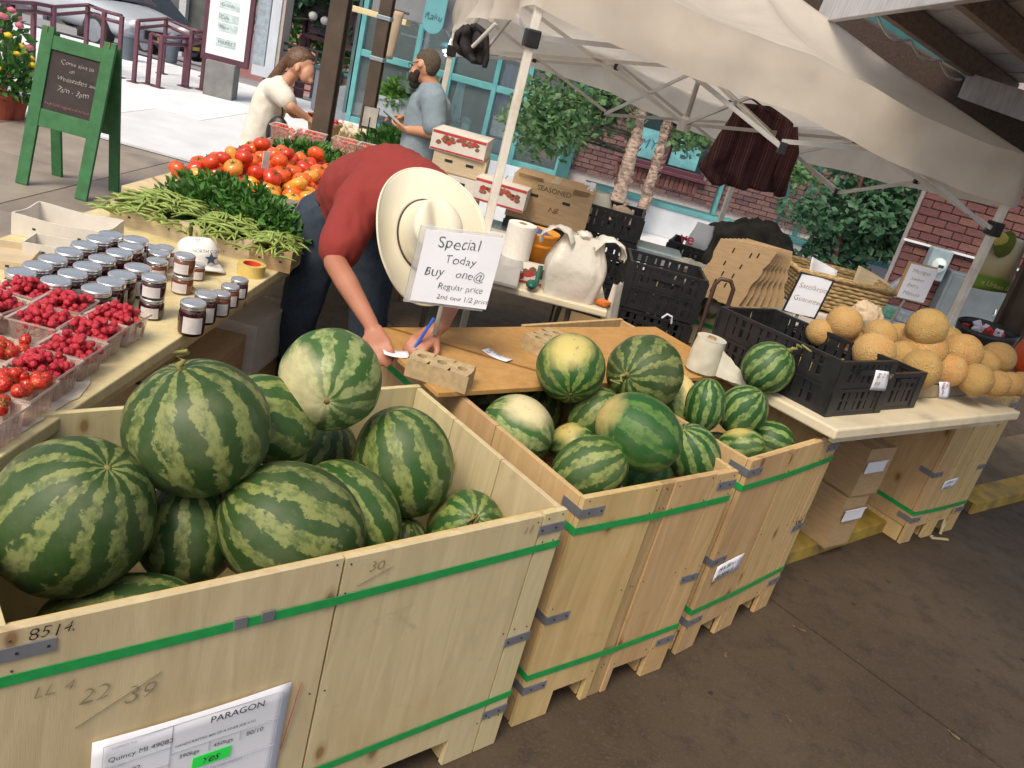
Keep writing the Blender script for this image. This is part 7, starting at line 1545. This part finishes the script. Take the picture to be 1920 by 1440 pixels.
# ---- balcony, railing, steps, planters behind the posts
pkb = thing('pink_building', 'pale pink building wall high behind the brown posts', 'building', V((-6.6,26,-1))); MB().box((0,.3,4.5),(9,.6,11)).build('wall', M('pink_wall',(.45,.22,.22),.85,.1,3), pkb)
for x_ in (-1.6,-.6,.9): w_ = MB().box((x_,-.04,3.9),(.5,.1,1.5)).build('window', M('far_frame',(.12,.10,.12),.6), pkb); MB().box((x_,-.10,3.9),(.38,.02,1.35)).build('pane', glass_sh, w_)
bal = thing('metal_balcony', 'maroon metal balcony with round lamps behind the posts', 'balcony', Yp(575,64,18)); bo = bal.location; bx1 = Yp(735,98,18)-bo; Lb = bx1.length; bal.rotation_euler = (0,0,0); mb2 = M('balcony_maroon',(.13,.085,.12),.6,.15,5)
MB().box((Lb/2,0,.42),(Lb,.06,.72)).build('panel', mb2, bal); MB().box((Lb/2,.4,-.02),(Lb+.1,1.0,.08)).build('deck', maroon, bal); MB().tube([(0,0,1.02),(Lb,0,1.02)],.03,8).build('hand_rail', maroon, bal)
for i in range(5): MB().box((Lb*i/4,-.02,.5),(.05,.06,1.05)).build('post', maroon, bal)
for x_ in (-.05,Lb*.33): MB().box((x_,.3,-1.2),(.10,.10,2.4)).build('support', maroon, bal)
MB().box((-.04,.0,1.2),(.10,.10,5.2)).build('support', maroon, bal)
for px_, py_ in ((587,30),(609,39)):
    c = Yp(px_,py_,17.7); o = thing('globe_lamp', 'white globe lamp, %s of two on the balcony' % ('left' if px_ < 600 else 'right'), 'lamp', c); MB().ball((0,0,0),.085,3).build('globe', M('globe_white',(.8,.8,.78),.3,bmp=0), o, smooth=True); MB().lathe([(.05,-.10),(.04,-.06)],10).build('collar', maroon, o)
def bar_fence(label, a, b, Y, h, n, posts):
    A, B_ = Yp(*a,Y), Yp(*b,Y); o = thing('bar_railing', label, 'railing', V((A.x,Y,A.z-h))); d = V((B_.x-A.x,0,B_.z-A.z)); dm = M('railing_dark',(.03,.025,.028),.5)
    for i in range(n): z = h*(1-i/n); MB().tube([V((0,0,z)), d+V((0,0,z))], .016 if i else .025, 6).build('rail', dm, o)
    for i in range(posts): q = d*(i/(posts-1)); MB().box(q+V((0,0,h/2)),(.045,.045,h)).build('post', dm, o)
bar_fence('dark horizontal bar railing behind the ponytailed person', (506,74), (640,108), 16.4, .85, 7, 4); bar_fence('dark horizontal bar railing behind the two brown posts', (645,92), (835,142), 16.0, .95, 7, 6)
gpl = M('planter_grey',(.22,.25,.29),.8,.12,5); brw = M('planter_brown',(.12,.085,.085),.8,.2,6)
def planter(label, px, py, Y, w_, h, mat, cap, seed, leaves=0):
    c = Yp(px,py,Y); o = thing('planter', label, 'planter', c); MB().box((0,0,h/2),(w_,.5,h)).build('box', mat, o, bevel=.01); MB().box((0,0,h+.025),(w_+.05,.55,.05)).build('cap', cap, o, bevel=.01)
    return o
planter('grey concrete pedestal with a teal cap left of the thick post', 612,208,14.9,.42,.66,gpl,teal_dk,1); planter('brown planter box with a teal cap right of the thick post', 668,196,15.0,.62,.42,brw,teal_dk,2)
stp = thing('stone_steps', 'grey steps in front of the planters', 'steps', Yp(690,238,14.0)); 
for i in range(3): MB().box((.2,.25*i,.08+.08*i),(2.1-.2*i,.5,.16+.16*i-.002*i)).build('step', gpl, stp, bevel=.01)
pb2 = planter('low pale planter under the bright green bush', 762,226,13.6,1.0,.24,M('planter_pale',(.30,.33,.37),.8,.1,5),M('planter_pale',(.30,.33,.37),.8,.1,5),3)
brg = M('bush_bright', (.10,.24,.04), .6, .4, 10, trans=.25, bmp=.1)
def bush(label, c, R3, n, size, mat, seed, name='shrub'):
    o = thing(name, label, 'shrub', c); random.seed(seed); m = MB()
    for i in range(n):
        d = V((random.gauss(0,1),random.gauss(0,1),abs(random.gauss(0,1)))).normalized(); r = random.uniform(.45,1)*(1+.25*noise.noise(d*2.2+V((seed,0,0)))); p = V((d.x*R3[0]*r,d.y*R3[1]*r,d.z*R3[2]*r)); t = (d+V((random.gauss(0,.7),random.gauss(0,.7),random.gauss(0,.6)))).normalized(); sd = t.cross(V((random.gauss(0,1),random.gauss(0,1),random.gauss(0,1)))).normalized(); L = random.uniform(*size); nn = t.cross(sd)
        m.add([p,p+t*L*.45+sd*L*.30+nn*L*.05,p+t*L,p+t*L*.45-sd*L*.30+nn*L*.05],[(0,1,2),(0,2,3)])
    m.build('foliage', mat, o); st = MB()
    for i in range(5): a = i*1.3; st.tube([(0,0,-.05),(math.cos(a)*R3[0]*.3,math.sin(a)*R3[1]*.3,R3[2]*.5),(math.cos(a)*R3[0]*.5,math.sin(a)*R3[1]*.5,R3[2]*.85)],[.02,.012,.005],6)
    st.build('stems', M('twig_brown',(.09,.06,.04),.9), o); return o
bush('bright green leafy bush in the planter by the bearded person', Yp(748,205,13.6), (.42,.28,.46), 900, (.08,.14), brg, 3); bush('broad leaved grey green plant beside the bright bush', Yp(785,205,13.5), (.22,.2,.5), 120, (.2,.32), M('leaf_greygreen',(.16,.24,.17),.6,.3,8,trans=.2), 4)
bush('dense green shrubs behind the bar railing', Yp(690,140,18.5), (1.3,.6,1.1), 1500, (.12,.22), leafg, 5); bush('dark green shrubs left behind the bar railing', Yp(560,90,20), (1.2,.6,1.6), 1200, (.14,.24), herb, 6)
# ---- spiral stair
sst = thing('spiral_stair', 'white and dark metal spiral stair beside the shop', 'stair', Yp(778,190,15.2)); so = sst.location; wm_ = M('stair_white',(.55,.55,.60),.5)
MB().tube([(0,0,0),(0,0,3.2)],.05,8).build('centre_pole', wm_, sst); 
for i in range(14): a = i*.55; m = MB(); z = .15+i*.17; m.hexa([V((0,0,z)),V((.45*math.cos(a),.45*math.sin(a),z)),V((.45*math.cos(a+.5),.45*math.sin(a+.5),z)),V((.05,.05,z)),V((0,0,z+.03)),V((.45*math.cos(a),.45*math.sin(a),z+.03)),V((.45*math.cos(a+.5),.45*math.sin(a+.5),z+.03)),V((.05,.05,z+.03))]); m.build('tread', wm_ if i%2 else dk, sst)
MB().tube([(.47*math.cos(i*.1375),.47*math.sin(i*.1375),.9+i*.0425) for i in range(56)],.022,6).build('hand_rail', wm_, sst)
# cream cloth panel by the second post
cpn = thing('cream_panel', 'cream hanging cloth panel behind the banded post', 'banner', Yp(735,26,9.0)); co = cpn.location; q4 = [Yp(x,y,9.0)-co for x,y in ((722,14),(758,24),(736,112),(696,102))]; m = MB(); m.grid(lambda u, v: q4[0].lerp(q4[1],u).lerp(q4[3].lerp(q4[2],u),v)+V((0,.03*math.sin(u*6),0)), 12, 12); m.build('cloth', M('cream_cloth',(.50,.40,.28),.9,.1,5,trans=.2), cpn, smooth=True, solid=.01); MB().tube([q4[0]-V((.05,0,0)), q4[1]+V((.05,0,0))],.012,6).build('rod', dk, cpn)
# ================================================================== TREES
barkb = M('birch_bark', (.33,.235,.19), .9, .45, 14, stretch=(1,1,2.5), bmp=.9, bd=.03, col2=(.45,.34,.28), dirt=(.12,.07,.06), dirt_scale=9)
bark = M('tree_bark', (.055,.05,.042), .95, .4, 8, stretch=(2,2,.5), bmp=.9, bd=.04)
lf_a = M('tree_leaf', (.075,.17,.07), .5, .4, 9, bmp=.05, trans=.32, col2=(.12,.23,.09)); lf_b = M('tree_leaf_dark', (.05,.13,.065), .55, .4, 9, bmp=.05, trans=.2)
def leafcloud(mb, c, R3, n, size, rnd, droop=.3):
    for i in range(n):
        d = V((rnd.gauss(0,1),rnd.gauss(0,1),rnd.gauss(0,1))).normalized()*(rnd.random()**.4); p = c+V((d.x*R3[0],d.y*R3[1],d.z*R3[2])); t = V((rnd.gauss(0,1),rnd.gauss(0,1),rnd.gauss(0,.7)-droop)).normalized(); sd = t.cross(V((rnd.gauss(0,1),rnd.gauss(0,1),rnd.gauss(0,1)))).normalized(); L = rnd.uniform(*size); nn = t.cross(sd)
        mb.add([p,p+t*L*.4+sd*L*.33+nn*L*.06,p+t*L,p+t*L*.4-sd*L*.33+nn*L*.06],[(0,1,2),(0,2,3)])
def tree(name, label, base, path, r0, clusters, n, size, seed, mat, bk, R3=(.45,.4,.35), peel=False):
    o = thing(name, label, 'tree', base); rnd = random.Random(seed); P_ = [V(p)-V(base) for p in path]; N = 14; pts = []
    for i in range(N):
        t = i/(N-1)*(len(P_)-1); k = min(int(t),len(P_)-2); pts.append(P_[k].lerp(P_[k+1],t-k)+V((noise.noise(V((i*.8,seed,0)))*.03,noise.noise(V((i*.8,seed,5)))*.03,0))*(1 if i else 0))
    m = MB(); m.tube(pts, [r0*(1-.55*i/(N-1)) for i in range(N)], 14); tr = m.build('trunk', bk, o, smooth=True)
    if peel:
        pm = MB()
        for i in range(90):
            k = rnd.randint(0,N-2); p = pts[k].lerp(pts[k+1],rnd.random()); a = rnd.random()*6.28; d = V((math.cos(a),math.sin(a),0)); rr = r0*(1-.55*k/(N-1)); s_ = V((-d.y,d.x,0))*rnd.uniform(.02,.05); q = p+d*rr*.98; h = rnd.uniform(.03,.08)
            pm.add([q-s_,q+s_,q+s_*.7+d*rnd.uniform(.015,.04)+V((0,0,h)),q-s_*.7+d*rnd.uniform(.015,.04)+V((0,0,h))],[(0,1,2,3)])
        tag(pm.build('peeling_bark', bk, tr, solid=.003), kind='stuff')
    cm = MB(); lm = MB()
    for c in clusters:
        c = V(c)-V(base); st = min(pts, key=lambda p: (p-c).length+abs(p.z-c.z)*.4); lm.tube([st, st.lerp(c,.5)+V((0,0,.06)), c], [r0*.22,r0*.12,r0*.05], 6); leafcloud(cm, c, (R3[0]*rnd.uniform(.7,1.25),R3[1],R3[2]*rnd.uniform(.7,1.25)), n, size, rnd)
    lm.build('limb', bark, o, smooth=True); cm.build('crown', mat, o)
    return o
YT = 10.9
b1 = Yp(1145,420,YT); b1.z = 0; b2 = Yp(1185,430,YT+.3); b2.z = 0
cl1 = [Yp(x,y,YT+dy) for x,y,dy in ((1010,235,-.4),(1045,215,-.1),(1080,195,.2),(1000,200,.1),(1090,235,0),(1060,180,.3),(1130,215,.1),(1040,255,-.2),(985,225,.0),(1110,190,-.2),(1160,195,.1),(1025,185,-.3),(1065,240,-.5),(1020,262,-.1),(1120,130,.2),(1060,120,.3),(1180,120,0),(1240,110,.3))]
tree('birch_tree', 'birch tree with peeling bark spreading leaves before the shop', b1, [b1, Yp(1168,345,YT), Yp(1195,240,YT), Yp(1225,140,YT+.2), Yp(1260,10,YT+.3)], .105, cl1, 170, (.05,.14), 3, lf_a, barkb, (.42,.40,.27), True)
cl2 = [Yp(x,y,YT+.3+dy) for x,y,dy in ((1290,262,0),(1330,262,.1),(1280,235,.2),(1310,245,-.2),(1480,330,-.4),(1500,320,-.2),(1485,305,-.3),(1350,235,.2),(1360,150,.3),(1300,130,.1))]
tree('birch_tree', 'slanting birch tree in front of the low white wall', b2, [b2, Yp(1212,370,YT+.3), Yp(1240,275,YT+.3), Yp(1265,180,YT+.4), Yp(1310,20,YT+.5)], .082, cl2, 110, (.05,.13), 8, lf_a, barkb, (.30,.3,.18), True)
# bushy tree by the brick pier
b3 = Yp(1560,520,10.7); b3.z = 0
cl3 = [Yp(x,y,10.7+dy) for x,y,dy in ((1560,380,0),(1600,370,.2),(1650,380,.1),(1690,395,.2),(1620,410,-.1),(1580,430,.2),(1640,430,.1),(1680,430,.2),(1540,410,-.2),(1600,455,.2),(1550,460,.1),(1660,465,.2),(1510,395,-.2),(1720,400,.4),(1530,490,.2),(1600,495,.3),(1650,345,.2),(1700,350,.3),(1580,340,.3))]
tree('bushy_tree', 'dense green bushy tree left of the brick pier', b3, [b3, Yp(1572,450,10.7), Yp(1600,380,10.8), Yp(1630,300,10.8)], .05, cl3, 190, (.06,.15), 12, lf_b, M('red_stem',(.10,.035,.035),.8), (.30,.28,.24))
# trees seen past the roof beam
for k, (px, py, Y, lb) in enumerate(((1610,60,17,'tree crown glimpsed under the roof fascia'),(1760,200,19,'tree crown below the dark roof beam'),(1890,290,18,'tree crown at the right edge behind the roof beam'))):
    c = Yp(px,py,Y); b = V((c.x,c.y,0)); rn = random.Random(k); tree('street_tree', lb, b, [b, V((b.x+.1,b.y,1.2)), V((b.x,b.y,c.z+1))], .16, [c+V((rn.uniform(-1.6,1.6),rn.uniform(-.6,.6),rn.uniform(-.7,1.2))) for i in range(14)], 160, (.14,.24), 30+k, lf_a, bark, (.6,.5,.5))
for k, (px, py, lb, r) in enumerate(((157,70,'dark street tree trunk left behind the railing',.15),(303,92,'forked street tree by the litter bins',.20))):
    b = Zp(px,py,0); b.y = min(b.y, 17); b = Sp(px,py) if b.y > 15.7 else b; rn = random.Random(k+5); t_ = tree('street_tree', lb, b, [b, b+V((.03,0,1.3)), b+V((.12,.1,3.0)), b+V((.2,.1,4.6))], r, [b+V((rn.uniform(-1.6,1.6),rn.uniform(-1.2,1.6),rn.uniform(3.0,5.0))) for i in range(14)], 130, (.14,.24), 40+k, lf_a, bark, (.7,.6,.5))
    if k: MB().tube([V((.02,0,.75)),V((.45,0,1.6)),V((.75,.1,3.0))],[.15,.12,.07],12).build('fork', bark, t_, smooth=True)
tb_ = Yp(527,70,17.5); b = V((tb_.x,tb_.y,-.2)); rn = random.Random(9); tree('street_tree', 'slim dark tree trunk beside the white column', b, [b, b+V((.05,0,1.5)), b+V((.1,0,4.5))], .13, [b+V((rn.uniform(-.5,1.6),rn.uniform(.2,1.4),rn.uniform(1.3,3.6))) for i in range(14)], 170, (.13,.22), 50, lf_b, bark, (.5,.45,.4))
# ================================================================== SMALL LITTER
spl = [(Zp(1385/1,0+1010,0) if False else Zp(1762,1003,0), 50, 'thin broken slat leaning by the farthest bin'), (Zp(1745,1010,0), 8, 'flat wood splinter on the floor by the farthest bin')]
sm_ = M('splinter_wood', (.52,.42,.25), .8, .15, 20)
for i, (p, tl, lb) in enumerate(spl):
    o = thing('wood_splinter', lb, 'splinter', p); MB().bar((0,0,.006),(-.01 if i == 0 else .11,.03,.15 if i == 0 else .010),.016,.006).build('strip', sm_, o); MB().bar((.0,.012,.006),(.02,.03,.07 if i == 0 else .008),.010,.005).build('sliver', sm_, o)
random.seed(8)
names = ['near the joint line','in the bottom right corner','in the middle of the dark floor','below the third bin','before the yellow kerb','at the right edge','near the second bin foot','between the bins and the corner']
for i, (x, y) in enumerate(((1500,1180),(1790,1380),(1480,1350),(1360,1230))):
    p = Zp(x,y,0); o = thing('dry_leaf', 'tiny brown dry leaf scrap on the floor ' + names[i], 'leaf', p, random.random()*6); s = random.uniform(.008,.016)
    m = MB(); m.grid(lambda u, v: Vector(((u-.5)*s*2*(1-.6*abs(2*v-1)), (v-.5)*s*3, .002+.004*math.sin(u*3.1+v))), 5, 6); m.build('blade', M('dry_leaf_%d' % (i%2), ((.09,.06,.035),(.13,.09,.06))[i%2], .9), o, solid=.0008); MB().tube([(0,s*1.4,.003),(0,s*2.1,.005)],.0008,4).build('stalk', card, o)
